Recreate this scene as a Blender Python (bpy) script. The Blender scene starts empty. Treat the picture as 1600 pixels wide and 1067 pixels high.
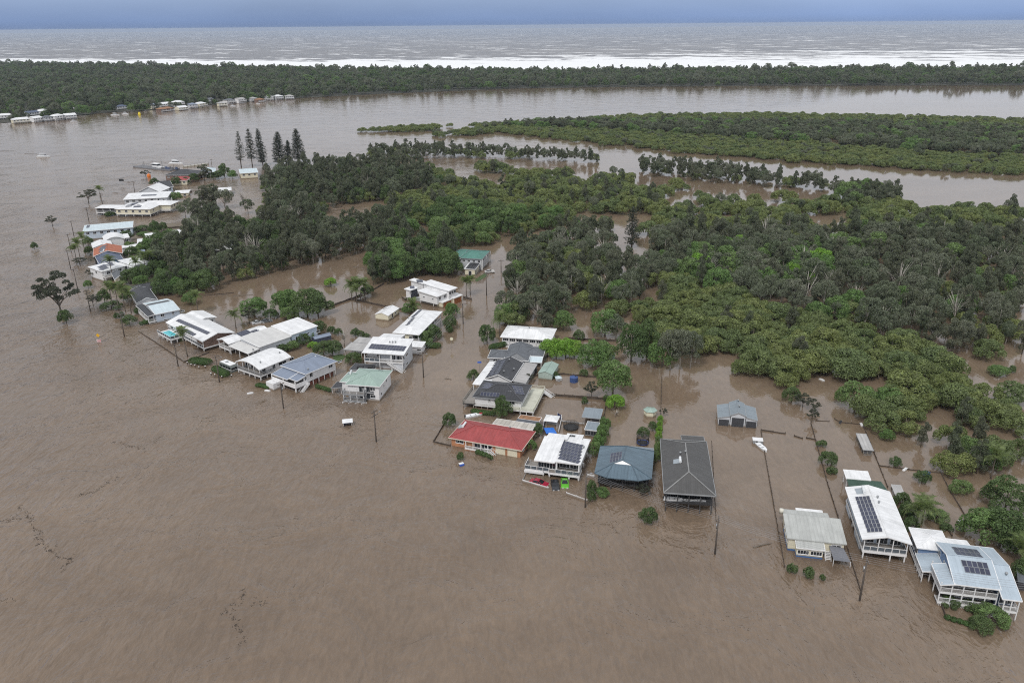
import bpy, bmesh, math, random
import numpy as np
from mathutils import Vector, Matrix, Quaternion

SC = bpy.context.scene
COL = SC.collection
R = math.radians

# ------------------------------------------------------------------ camera
FPX, HORIZ, ROLL, CAMH = 1250.0, 40.0, R(0.54), 100.0      # focal length in photo pixels, horizon row, roll, height
TH = math.atan((533.5 - HORIZ) / FPX)
_Rt = Vector((1, 0, 0)); _Dn = Vector((0, -math.sin(TH), -math.cos(TH))); _Fw = Vector((0, math.cos(TH), -math.sin(TH)))
CX = _Rt * math.cos(ROLL) + _Dn * math.sin(ROLL)
CY = -_Rt * math.sin(ROLL) + _Dn * math.cos(ROLL)
cam_d = bpy.data.cameras.new('camera'); cam = bpy.data.objects.new('camera', cam_d); COL.objects.link(cam)
cam_d.sensor_fit = 'HORIZONTAL'; cam_d.sensor_width = 36.0; cam_d.lens = 36.0 * FPX / 1600.0
cam_d.clip_start = 1.0; cam_d.clip_end = 120000.0
mw = Matrix((CX, -CY, -_Fw)).transposed().to_4x4(); mw.translation = Vector((0, 0, CAMH)); cam.matrix_world = mw
SC.camera = cam

# ------------------------------------------------------------------ sky, sun, exposure
SUN_EL, SUN_AZ = R(52), R(205)          # azimuth clockwise from +Y; the light comes softly from behind the camera
W = bpy.data.worlds.new('World'); SC.world = W; W.use_nodes = True
nt = W.node_tree; nt.nodes.clear()
def wn(t, **k):
    n = nt.nodes.new(t)
    for a, b in k.items(): setattr(n, a, b)
    return n
sky = wn('ShaderNodeTexSky', sky_type='NISHITA', sun_disc=False, sun_elevation=SUN_EL, sun_rotation=SUN_AZ, air_density=1.0, dust_density=3.0)
tc = wn('ShaderNodeTexCoord'); sep = wn('ShaderNodeSeparateXYZ'); nt.links.new(tc.outputs['Generated'], sep.inputs[0])
ramp = wn('ShaderNodeValToRGB'); cr = ramp.color_ramp
SKYRAMP = [(0.0, (.225, .325, .555)), (0.008, (.27, .39, .665)), (0.038, (.39, .515, .755)), (0.075, (.72, .745, .81)), (0.30, (.80, .835, .885)), (1.0, (.90, .92, .95))]
while len(cr.elements) < len(SKYRAMP): cr.elements.new(0.5)
for e, (p, c) in zip(cr.elements, SKYRAMP): e.position = p; e.color = (*c, 1)
nt.links.new(sep.outputs[2], ramp.inputs[0])
mp = wn('ShaderNodeMapping'); mp.inputs['Scale'].default_value = (1.3, 1.3, 6.0); nt.links.new(tc.outputs['Generated'], mp.inputs[0])
cn = wn('ShaderNodeTexNoise'); cn.inputs['Scale'].default_value = 1.7; cn.inputs['Detail'].default_value = 5; nt.links.new(mp.outputs[0], cn.inputs[0])
cm = wn('ShaderNodeMapRange'); cm.inputs[1].default_value = .3; cm.inputs[2].default_value = .7; cm.inputs[3].default_value = 6.2; cm.inputs[4].default_value = 8.6
nt.links.new(cn.outputs[0], cm.inputs[0])
sc_ = wn('ShaderNodeVectorMath', operation='SCALE'); nt.links.new(ramp.outputs[0], sc_.inputs[0]); side = wn('ShaderNodeMapRange'); side.inputs[1].default_value = -.6; side.inputs[2].default_value = .6; side.inputs[3].default_value = .90; side.inputs[4].default_value = 1.16      # the cloud is thinner towards the right
nt.links.new(sep.outputs[0], side.inputs[0]); mu_ = wn('ShaderNodeMath', operation='MULTIPLY'); nt.links.new(cm.outputs[0], mu_.inputs[0]); nt.links.new(side.outputs[0], mu_.inputs[1]); nt.links.new(mu_.outputs[0], sc_.inputs['Scale'])
mx = wn('ShaderNodeMixRGB'); mx.inputs[0].default_value = .88
nt.links.new(sky.outputs[0], mx.inputs[1]); nt.links.new(sc_.outputs[0], mx.inputs[2])
bg = wn('ShaderNodeBackground'); bg.inputs[1].default_value = .1; nt.links.new(mx.outputs[0], bg.inputs[0])
wo = wn('ShaderNodeOutputWorld'); nt.links.new(bg.outputs[0], wo.inputs[0])

sun_d = bpy.data.lights.new('sun', 'SUN'); sun_d.energy = 1.5; sun_d.angle = R(12); sun_d.color = (1, .97, .93)
sun = bpy.data.objects.new('sun', sun_d); COL.objects.link(sun)
sdir = Vector((math.sin(SUN_AZ) * math.cos(SUN_EL), math.cos(SUN_AZ) * math.cos(SUN_EL), math.sin(SUN_EL)))
sun.rotation_euler = sdir.to_track_quat('Z', 'Y').to_euler(); sun.location = (0, 0, 300)
SC.view_settings.view_transform = 'Standard'; SC.view_settings.look = 'None'; SC.view_settings.gamma = 1
SC.view_settings.exposure = 0.33; SC.view_settings.use_curve_mapping = False
SC.render.engine = 'CYCLES'
cy = SC.cycles
cy.max_bounces = 6; cy.diffuse_bounces = 4; cy.glossy_bounces = 2; cy.transmission_bounces = 2; cy.volume_bounces = 0
cy.transparent_max_bounces = 4; cy.caustics_reflective = False; cy.caustics_refractive = False
cy.use_denoising = False; cy.use_adaptive_sampling = True; cy.adaptive_threshold = 0.01
cy.pixel_filter_type = 'BLACKMAN_HARRIS'; cy.filter_width = 1.1
try: cy.denoiser = 'OPENIMAGEDENOISE'
except Exception: pass

# ------------------------------------------------------------------ helpers
def P(px, py, z=0.0):
    "the point of the place seen at photo pixel (px, py), at height z"
    x, y = px - 800.0, py - 533.5
    d = CX * (x / FPX) + CY * (y / FPX) + _Fw
    t = (z - CAMH) / d.z
    return Vector((d.x * t, d.y * t, z))

def tag(o, label=None, cat=None, group=None, kind=None):
    if label: o['label'] = label
    if cat: o['category'] = cat
    if group: o['group'] = group
    if kind: o['kind'] = kind
    return o
def empty(name, loc=(0, 0, 0), rz=0.0):
    o = bpy.data.objects.new(name, None); o.location = loc; o.rotation_euler = (0, 0, rz)
    o.empty_display_size = .5; COL.objects.link(o); return o
def link(name, me, parent=None, loc=None, rot=None, scale=None):
    o = bpy.data.objects.new(name, me); COL.objects.link(o)
    if parent is not None: o.parent = parent
    if loc is not None: o.location = loc
    if rot is not None: o.rotation_euler = rot
    if scale is not None: o.scale = scale
    return o

class MB:
    def __init__(s): s.v = []; s.f = []
    def add(s, vs, fs):
        b = len(s.v); s.v += [tuple(v) for v in vs]; s.f += [tuple(b + i for i in f) for f in fs]; return s
    def box(s, x0, y0, z0, x1, y1, z1):
        return s.add([(x0, y0, z0), (x1, y0, z0), (x1, y1, z0), (x0, y1, z0), (x0, y0, z1), (x1, y0, z1), (x1, y1, z1), (x0, y1, z1)],
                     [(0, 3, 2, 1), (4, 5, 6, 7), (0, 1, 5, 4), (1, 2, 6, 5), (2, 3, 7, 6), (3, 0, 4, 7)])
    def beam(s, p, q, w, h):
        p, q = Vector(p), Vector(q); d = (q - p)
        if d.length < 1e-6: return s
        d.normalize(); up = Vector((0, 0, 1)) if abs(d.z) < .95 else Vector((0, 1, 0))
        a = d.cross(up).normalized() * w / 2; b = a.normalized().cross(d).normalized() * h / 2
        vs = [p - a - b, p + a - b, p + a + b, p - a + b, q - a - b, q + a - b, q + a + b, q - a + b]
        return s.add(vs, [(0, 1, 2, 3), (7, 6, 5, 4), (0, 4, 5, 1), (1, 5, 6, 2), (2, 6, 7, 3), (3, 7, 4, 0)])
    def tube(s, pts, rs, n=7, cap=True):
        pts = [Vector(p) for p in pts]; b = len(s.v); m = len(pts)
        if not isinstance(rs, (list, tuple)): rs = [rs] * m
        for i, p in enumerate(pts):
            d = (pts[min(i + 1, m - 1)] - pts[max(i - 1, 0)]).normalized()
            up = Vector((0, 0, 1)) if abs(d.z) < .9 else Vector((1, 0, 0))
            a = d.cross(up).normalized(); c = a.cross(d)
            for k in range(n):
                t = 2 * math.pi * k / n; s.v.append(tuple(p + (a * math.cos(t) + c * math.sin(t)) * rs[i]))
        for i in range(m - 1):
            for k in range(n):
                k2 = (k + 1) % n; s.f.append((b + i * n + k, b + i * n + k2, b + (i + 1) * n + k2, b + (i + 1) * n + k))
        if cap:
            s.f.append(tuple(b + k for k in range(n))[::-1]); s.f.append(tuple(b + (m - 1) * n + k for k in range(n)))
        return s
    def prism(s, poly, z0, z1):
        n = len(poly); b = len(s.v)
        s.v += [(x, y, z0) for x, y in poly] + [(x, y, z1) for x, y in poly]
        s.f.append(tuple(b + i for i in range(n))[::-1]); s.f.append(tuple(b + n + i for i in range(n)))
        for i in range(n):
            j = (i + 1) % n; s.f.append((b + i, b + j, b + n + j, b + n + i))
        return s
    def slab(s, faces, t):
        "closed shell under the given top faces (lists of 3-D points), thickness t downwards"
        key = {}; vs = []
        def idx(p):
            k = tuple(round(c, 3) for c in p)
            if k not in key: key[k] = len(vs); vs.append(tuple(p))
            return key[k]
        fi = [[idx(p) for p in f] for f in faces]; n = len(vs)
        cnt = {}
        for f in fi:
            for i in range(len(f)): cnt[(f[i], f[(i + 1) % len(f)])] = 1
        allf = [tuple(f) for f in fi] + [tuple(i + n for i in f[::-1]) for f in fi]
        for (a, c) in cnt:
            if (c, a) not in cnt: allf.append((c, a, a + n, c + n))
        return s.add(vs + [(x, y, z - t) for x, y, z in vs], allf)
    def mesh(s, name, mat, smooth=False):
        me = bpy.data.meshes.new(name); me.from_pydata(s.v, [], s.f)
        bm = bmesh.new(); bm.from_mesh(me); bmesh.ops.recalc_face_normals(bm, faces=bm.faces); bm.to_mesh(me); bm.free()
        if mat: me.materials.append(mat)
        if smooth:
            for p in me.polygons: p.use_smooth = True
        return me
    def build(s, name, mat, parent=None, smooth=False, **k):
        return link(name, s.mesh(name, mat, smooth), parent, **k)

# ------------------------------------------------------------------ materials
def newmat(name):
    m = bpy.data.materials.new(name); m.use_nodes = True; t = m.node_tree
    b = t.nodes['Principled BSDF']; return m, t, b
def node(t, ty, ins=None, **k):
    n = t.nodes.new(ty)
    for a, b in k.items(): setattr(n, a, b)
    for a, b in (ins or {}).items():
        if hasattr(b, 'is_output'): t.links.new(b, n.inputs[a])
        else: n.inputs[a].default_value = b
    return n
def mixc(t, fac, a, b, mode='MIX'):
    n = t.nodes.new('ShaderNodeMixRGB'); n.blend_type = mode
    for i, x in ((0, fac), (1, a), (2, b)):
        if hasattr(x, 'is_output'): t.links.new(x, n.inputs[i])
        elif isinstance(x, (tuple, list)): n.inputs[i].default_value = (*x[:3], 1)
        else: n.inputs[i].default_value = x
    return n.outputs[0]
MATS = {}
def mat(name, col, rough=.6, var=.12, scale=1.2, metal=0.0, ribs=0, rib_gap=.76, mud=False, tile=False, spec=.5, grain=None):
    if name in MATS: return MATS[name]
    m, t, b = newmat(name)
    geo = node(t, 'ShaderNodeNewGeometry'); oi = node(t, 'ShaderNodeObjectInfo')
    pos = geo.outputs['Position']
    n1 = node(t, 'ShaderNodeTexNoise', {'Vector': pos, 'Scale': scale * .35, 'Detail': 4.0, 'Roughness': .6})
    n2 = node(t, 'ShaderNodeTexNoise', {'Vector': pos, 'Scale': scale * 5, 'Detail': 3.0})
    f1 = node(t, 'ShaderNodeMapRange', {0: n1.outputs[0], 1: .32, 2: .68, 3: 1 - var, 4: 1 + var * .6})
    f2 = node(t, 'ShaderNodeMapRange', {0: n2.outputs[0], 1: .3, 2: .7, 3: 1 - var * .5, 4: 1 + var * .3})
    mu = node(t, 'ShaderNodeMath', {0: f1.outputs[0], 1: f2.outputs[0]}, operation='MULTIPLY')
    c = node(t, 'ShaderNodeVectorMath', {0: (*col,), 'Scale': mu.outputs[0]}, operation='SCALE').outputs[0]
    if ribs:
        cr_ = node(t, 'ShaderNodeVectorMath', {0: geo.outputs['True Normal'], 1: (0, 0, 1)}, operation='CROSS_PRODUCT')
        nn = node(t, 'ShaderNodeVectorMath', {0: cr_.outputs[0]}, operation='NORMALIZE')
        d = node(t, 'ShaderNodeVectorMath', {0: pos, 1: nn.outputs[0]}, operation='DOT_PRODUCT')
        pp = node(t, 'ShaderNodeMath', {0: d.outputs['Value'], 1: rib_gap / 2}, operation='PINGPONG')
        st = node(t, 'ShaderNodeMapRange', {0: pp.outputs[0], 1: 0.0, 2: rib_gap * .16, 3: 1 - ribs, 4: 1.0})
        fac = st.outputs[0]
        # sheets weather differently: one step of tone per sheet width
        fl = node(t, 'ShaderNodeMath', {0: d.outputs['Value'], 1: rib_gap * 1.0}, operation='SNAP')
        wn_ = node(t, 'ShaderNodeTexWhiteNoise', {'W': fl.outputs[0]}, noise_dimensions='1D')
        sv = node(t, 'ShaderNodeMapRange', {0: wn_.outputs[0], 3: 1 - ribs * .35, 4: 1 + ribs * .2})
        fac = node(t, 'ShaderNodeMath', {0: fac, 1: sv.outputs[0]}, operation='MULTIPLY').outputs[0]
        # rain streaks and grime running down the slope
        cs = node(t, 'ShaderNodeVectorMath', {0: geo.outputs['True Normal'], 1: nn.outputs[0]}, operation='CROSS_PRODUCT')
        ds = node(t, 'ShaderNodeVectorMath', {0: pos, 1: cs.outputs[0]}, operation='DOT_PRODUCT')
        sx_ = node(t, 'ShaderNodeMath', {0: d.outputs['Value'], 1: 1.3}, operation='MULTIPLY'); sy_ = node(t, 'ShaderNodeMath', {0: ds.outputs['Value'], 1: .16}, operation='MULTIPLY')
        sv_ = node(t, 'ShaderNodeCombineXYZ', {0: sx_.outputs[0], 1: sy_.outputs[0], 2: oi.outputs['Random']})
        sn = node(t, 'ShaderNodeTexNoise', {'Vector': sv_.outputs[0], 'Scale': 1.0, 'Detail': 4.0, 'Roughness': .65})
        sm = node(t, 'ShaderNodeMapRange', {0: sn.outputs[0], 1: .35, 2: .72, 3: 1.04, 4: 1 - var * 1.6})
        fac = node(t, 'ShaderNodeMath', {0: fac, 1: sm.outputs[0]}, operation='MULTIPLY').outputs[0]
        if tile:
            c2 = node(t, 'ShaderNodeVectorMath', {0: geo.outputs['True Normal'], 1: nn.outputs[0]}, operation='CROSS_PRODUCT')
            d2 = node(t, 'ShaderNodeVectorMath', {0: pos, 1: c2.outputs[0]}, operation='DOT_PRODUCT')
            p2 = node(t, 'ShaderNodeMath', {0: d2.outputs['Value'], 1: .19}, operation='PINGPONG')
            s2 = node(t, 'ShaderNodeMapRange', {0: p2.outputs[0], 1: 0.0, 2: .07, 3: 1 - ribs, 4: 1.0})
            fac = node(t, 'ShaderNodeMath', {0: fac, 1: s2.outputs[0]}, operation='MULTIPLY').outputs[0]
        c = node(t, 'ShaderNodeVectorMath', {0: c, 'Scale': fac}, operation='SCALE').outputs[0]
        bp = node(t, 'ShaderNodeBump', {'Height': fac, 'Strength': .25, 'Distance': .05}); t.links.new(bp.outputs[0], b.inputs['Normal'])
    if mud:
        sz = node(t, 'ShaderNodeSeparateXYZ', {0: pos})
        wob = node(t, 'ShaderNodeMath', {0: n1.outputs[0], 1: .5}, operation='MULTIPLY')
        z2 = node(t, 'ShaderNodeMath', {0: sz.outputs[2], 1: wob.outputs[0]}, operation='SUBTRACT')
        mf = node(t, 'ShaderNodeMapRange', {0: z2.outputs[0], 1: .0, 2: .42, 3: .85, 4: 0.0})
        c = mixc(t, mf.outputs[0], c, (.17, .12, .075))
    t.links.new(c, b.inputs['Base Color'])
    b.inputs['Roughness'].default_value = rough; b.inputs['Metallic'].default_value = metal
    b.inputs['Specular IOR Level'].default_value = spec
    MATS[name] = m; return m

ROOF = dict(
    white=mat('roof_white', (.78, .785, .79), .45, .11, ribs=.08), grey=mat('roof_grey', (.12, .13, .145), .5, .12, ribs=.16),
    dark=mat('roof_charcoal', (.045, .046, .052), .5, .15, ribs=.2), big=mat('roof_weathered_grey', (.085, .083, .081), .6, .14, ribs=.12, rib_gap=.5),
    red=mat('roof_red_tile', (.36, .066, .066), .65, .14, ribs=.16, rib_gap=.33, tile=True), blue=mat('roof_blue_steel', (.105, .155, .195), .45, .12, ribs=.2),
    pale=mat('roof_pale_blue', (.40, .47, .53), .4, .06, ribs=.08), slate=mat('roof_slate_blue', (.21, .25, .325), .45, .06, ribs=.08),
    mint=mat('roof_mint', (.31, .41, .36), .5, .08, ribs=.1), teal=mat('roof_teal', (.075, .215, .175), .5, .12, ribs=.12),
    fibro=mat('roof_fibro', (.44, .45, .43), .75, .1, ribs=.1), zinc=mat('roof_zinc', (.42, .41, .40), .5, .12, ribs=.12),
    orange=mat('roof_terracotta', (.42, .14, .075), .7, .12, ribs=.12), navy=mat('roof_navy', (.07, .095, .16), .45, .14, ribs=.15),
    garage=mat('roof_steel_grey', (.22, .26, .29), .45, .08, ribs=.12), rust=mat('roof_rusty', (.36, .19, .10), .8, .25, ribs=.1),
    ice=mat('roof_ice_blue', (.55, .64, .68), .45, .08, ribs=.06))
WALL = dict(
    white=mat('wall_white', (.74, .74, .745), .7, .07, mud=True), cream=mat('wall_cream', (.72, .68, .53), .7, .07, mud=True),
    ltgrey=mat('wall_light_grey', (.55, .57, .60), .7, .08, mud=True), blue=mat('wall_blue', (.16, .24, .38), .7, .08, mud=True),
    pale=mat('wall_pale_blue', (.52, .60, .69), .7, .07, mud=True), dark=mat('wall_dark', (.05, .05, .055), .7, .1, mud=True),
    grey=mat('wall_grey', (.33, .34, .35), .7, .1, mud=True), mintw=mat('wall_sage', (.38, .46, .42), .7, .1, mud=True),
    brick=None, brickdk=None, wood=mat('wall_timber_red', (.14, .045, .03), .7, .2, mud=True))
def brick_mat(name, c1, c2, mortar):
    m, t, b = newmat(name)
    g = node(t, 'ShaderNodeNewGeometry'); 
    cr_ = node(t, 'ShaderNodeVectorMath', {0: g.outputs['True Normal'], 1: (0, 0, 1)}, operation='CROSS_PRODUCT')
    d = node(t, 'ShaderNodeVectorMath', {0: g.outputs['Position'], 1: cr_.outputs[0]}, operation='DOT_PRODUCT')
    s = node(t, 'ShaderNodeSeparateXYZ', {0: g.outputs['Position']})
    cb = node(t, 'ShaderNodeCombineXYZ', {0: d.outputs['Value'], 1: s.outputs[2]})
    bt = node(t, 'ShaderNodeTexBrick', {'Vector': cb.outputs[0], 'Color1': (*c1, 1), 'Color2': (*c2, 1), 'Mortar': (*mortar, 1), 'Scale': 1.0, 'Mortar Size': .012, 'Brick Width': .24, 'Row Height': .086})
    n = node(t, 'ShaderNodeTexNoise', {'Vector': g.outputs['Position'], 'Scale': .9, 'Detail': 4.0})
    f = node(t, 'ShaderNodeMapRange', {0: n.outputs[0], 1: .3, 2: .7, 3: .75, 4: 1.15})
    c = node(t, 'ShaderNodeVectorMath', {0: bt.outputs[0], 'Scale': f.outputs[0]}, operation='SCALE')
    t.links.new(c.outputs[0], b.inputs['Base Color']); b.inputs['Roughness'].default_value = .85; return m
WALL['brick'] = brick_mat('wall_orange_brick', (.50, .20, .08), (.40, .14, .055), (.44, .28, .18))
WALL['brickdk'] = brick_mat('wall_brown_brick', (.20, .115, .085), (.15, .085, .065), (.24, .19, .16))
TRIM = mat('trim_white', (.78, .78, .78), .5, .05); TRIMG = mat('trim_grey', (.30, .31, .32), .5, .08)
POSTM = mat('post_weathered', (.30, .28, .25), .8, .2, mud=True); POSTW = mat('post_white', (.72, .72, .72), .6, .06, mud=True)
DECKM = mat('deck_boards', (.27, .25, .23), .8, .18); TIMBER = mat('fence_timber', (.085, .065, .05), .9, .3, mud=False)
DARKT = mat('dark_stuff', (.03, .03, .032), .7, .3); STEEL = mat('steel', (.45, .46, .47), .35, .08, metal=.7)
def glass_mat(name, col, rough=.08):
    m, t, b = newmat(name); b.inputs['Base Color'].default_value = (*col, 1); b.inputs['Roughness'].default_value = rough
    b.inputs['IOR'].default_value = 1.5; MATS[name] = m; return m
GLASS = glass_mat('window_glass', (.025, .03, .036)); CARGL = glass_mat('car_glass', (.015, .017, .02))
RAILGL = glass_mat('rail_glass', (.10, .12, .14), .05)
def solar_mat():
    m, t, b = newmat('solar_cells')
    tcn = node(t, 'ShaderNodeTexCoord'); s = node(t, 'ShaderNodeSeparateXYZ', {0: tcn.outputs['Object']})
    n = node(t, 'ShaderNodeTexNoise', {'Vector': tcn.outputs['Object'], 'Scale': 3.0})
    oi = node(t, 'ShaderNodeObjectInfo')
    c = mixc(t, n.outputs[0], (.030, .034, .062), (.042, .046, .078))
    v = node(t, 'ShaderNodeMapRange', {0: oi.outputs['Random'], 3: .8, 4: 1.25})
    c = node(t, 'ShaderNodeVectorMath', {0: c, 'Scale': v.outputs[0]}, operation='SCALE').outputs[0]
    t.links.new(c, b.inputs['Base Color']); b.inputs['Roughness'].default_value = .25; return m
SOLAR = solar_mat()
# ------------------------------------------------------------------ setting: water, sea, land
def rgbf(t, v): return t
def poly_obj(name, pts, z, mt, kind='structure'):
    bm = bmesh.new(); vs = [bm.verts.new((p[0], p[1], z)) for p in pts]
    f = bm.faces.new(vs); bmesh.ops.recalc_face_normals(bm, faces=[f])
    if f.normal.z < 0: f.normal_flip()
    bmesh.ops.triangulate(bm, faces=bm.faces[:])
    me = bpy.data.meshes.new(name); bm.to_mesh(me); bm.free(); me.materials.append(mt)
    o = link(name, me); o['kind'] = kind; return o

def river_mat():
    m, t, b = newmat('flood_water')
    g = node(t, 'ShaderNodeNewGeometry'); pos = g.outputs['Position']
    mpn = node(t, 'ShaderNodeMapping', {'Vector': pos, 'Rotation': (0, 0, R(28)), 'Scale': (.006, .016, 1)})
    n1 = node(t, 'ShaderNodeTexNoise', {'Vector': mpn.outputs[0], 'Scale': 1.0, 'Detail': 6.0, 'Roughness': .62, 'Distortion': .6})
    n2 = node(t, 'ShaderNodeTexNoise', {'Vector': pos, 'Scale': .06, 'Detail': 5.0, 'Roughness': .65, 'Distortion': .8})
    f1 = node(t, 'ShaderNodeMapRange', {0: n1.outputs[0], 1: .32, 2: .68}); f2 = node(t, 'ShaderNodeMapRange', {0: n2.outputs[0], 1: .3, 2: .7, 3: .9, 4: 1.1})
    c = mixc(t, f1.outputs[0], (.146, .105, .073), (.204, .151, .107))
    # light and dark of small ripples, painted into the water colour as fine streaks
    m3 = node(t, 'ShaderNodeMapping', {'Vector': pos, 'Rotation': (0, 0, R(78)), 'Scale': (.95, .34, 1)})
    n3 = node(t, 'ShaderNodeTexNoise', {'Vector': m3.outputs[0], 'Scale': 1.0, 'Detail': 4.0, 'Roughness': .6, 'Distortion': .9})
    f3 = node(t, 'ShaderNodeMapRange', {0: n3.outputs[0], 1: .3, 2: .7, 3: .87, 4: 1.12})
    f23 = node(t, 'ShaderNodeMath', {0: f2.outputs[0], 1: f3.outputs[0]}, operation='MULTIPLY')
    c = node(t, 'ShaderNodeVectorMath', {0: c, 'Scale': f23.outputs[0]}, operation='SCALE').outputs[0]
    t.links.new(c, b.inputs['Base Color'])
    b.inputs['Roughness'].default_value = .07; b.inputs['IOR'].default_value = 1.333; b.inputs['Specular IOR Level'].default_value = .95
    # wind ripples, several sizes, running across the current
    def wv(scale, rot, sx, sy, det, dist):
        mp_ = node(t, 'ShaderNodeMapping', {'Vector': pos, 'Rotation': (0, 0, R(rot)), 'Scale': (sx, sy, 1)})
        return node(t, 'ShaderNodeTexNoise', {'Vector': mp_.outputs[0], 'Scale': scale, 'Detail': det, 'Roughness': .55, 'Distortion': dist}).outputs[0]
    a = wv(.42, 82, 1.0, .36, 3.0, .5); d = wv(1.25, 66, 1.0, .45, 2.0, .4); e = wv(.12, 98, 1.0, .4, 3.0, .5)
    patch = node(t, 'ShaderNodeMapRange', {0: n2.outputs[0], 1: .35, 2: .65, 3: .55, 4: 1.15}).outputs[0]
    s = node(t, 'ShaderNodeMath', {0: a, 1: d}, operation='MULTIPLY_ADD'); s.inputs[1].default_value = 1.0
    h = node(t, 'ShaderNodeMath', {0: d, 1: .42, 2: a}, operation='MULTIPLY_ADD')
    h2 = node(t, 'ShaderNodeMath', {0: e, 1: 1.5, 2: h.outputs[0]}, operation='MULTIPLY_ADD')
    # the flooded lots lie in the lee of the houses: calmer there than on the open river
    l0, l1 = P(217, 500), P(1440, 940); ld = (l1 - l0).normalized(); ln = Vector((-ld.y, ld.x, 0))
    rel = node(t, 'ShaderNodeVectorMath', {0: pos, 1: tuple(l0)}, operation='SUBTRACT')
    dl = node(t, 'ShaderNodeVectorMath', {0: rel.outputs[0], 1: tuple(ln)}, operation='DOT_PRODUCT').outputs['Value']
    dt = node(t, 'ShaderNodeVectorMath', {0: rel.outputs[0], 1: tuple(ld)}, operation='DOT_PRODUCT').outputs['Value']
    lee = node(t, 'ShaderNodeMapRange', {0: dl, 1: -6.0, 2: 22.0, 3: 1.0, 4: .10}).outputs[0]
    back = node(t, 'ShaderNodeMapRange', {0: dt, 1: -90.0, 2: -20.0, 3: 1.0, 4: 0.0}).outputs[0]
    lee = node(t, 'ShaderNodeMath', {0: lee, 1: back}, operation='MAXIMUM').outputs[0]
    sy = node(t, 'ShaderNodeSeparateXYZ', {0: pos}).outputs[1]
    reach = node(t, 'ShaderNodeMapRange', {0: sy, 1: 260.0, 2: 760.0, 3: 1.0, 4: .2}).outputs[0]      # the upper reach lies in the lee of the spit
    patch = node(t, 'ShaderNodeMath', {0: patch, 1: reach}, operation='MULTIPLY').outputs[0]
    patch = node(t, 'ShaderNodeMath', {0: patch, 1: lee}, operation='MULTIPLY').outputs[0]
    h3 = node(t, 'ShaderNodeMath', {0: h2.outputs[0], 1: patch}, operation='MULTIPLY')
    bp = node(t, 'ShaderNodeBump', {'Height': h3.outputs[0], 'Strength': 1.0, 'Distance': RIPPLE})
    t.links.new(bp.outputs[0], b.inputs['Normal']); return m
RIPPLE = .5
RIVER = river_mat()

SHORE = [(-3000, 0), (-3000, 0)]
bank = [(0, 193), (60, 188), (110, 182), (150, 178), (240, 172), (330, 164), (400, 158), (460, 154), (600, 147), (800, 139), (1000, 136), (1200, 134.5), (1600, 134)]
beach = [(1600, 109), (1200, 111), (800, 113), (400, 108), (200, 104.5), (0, 101)]
bankw = [P(*p) for p in bank]; beachw = [P(*p) for p in beach]
bankw = [Vector((-2300, 560, 0))] + bankw + [Vector((3200, bankw[-1].y - 150, 0))]
beachw = [Vector((3200, beachw[0].y - 500, 0))] + beachw + [Vector((-3300, beachw[-1].y + 900, 0))]
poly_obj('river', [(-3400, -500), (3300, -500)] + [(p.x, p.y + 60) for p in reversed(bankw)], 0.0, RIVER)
LAND = mat('forest_floor', (.05, .05, .035), .9, .3, .1)
poly_obj('coastal_spit_ground', [(p.x, p.y) for p in bankw] + [(p.x, p.y) for p in beachw], 0.25, LAND)
SAND = mat('beach_sand', (.36, .31, .25), .9, .12, .05)

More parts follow.
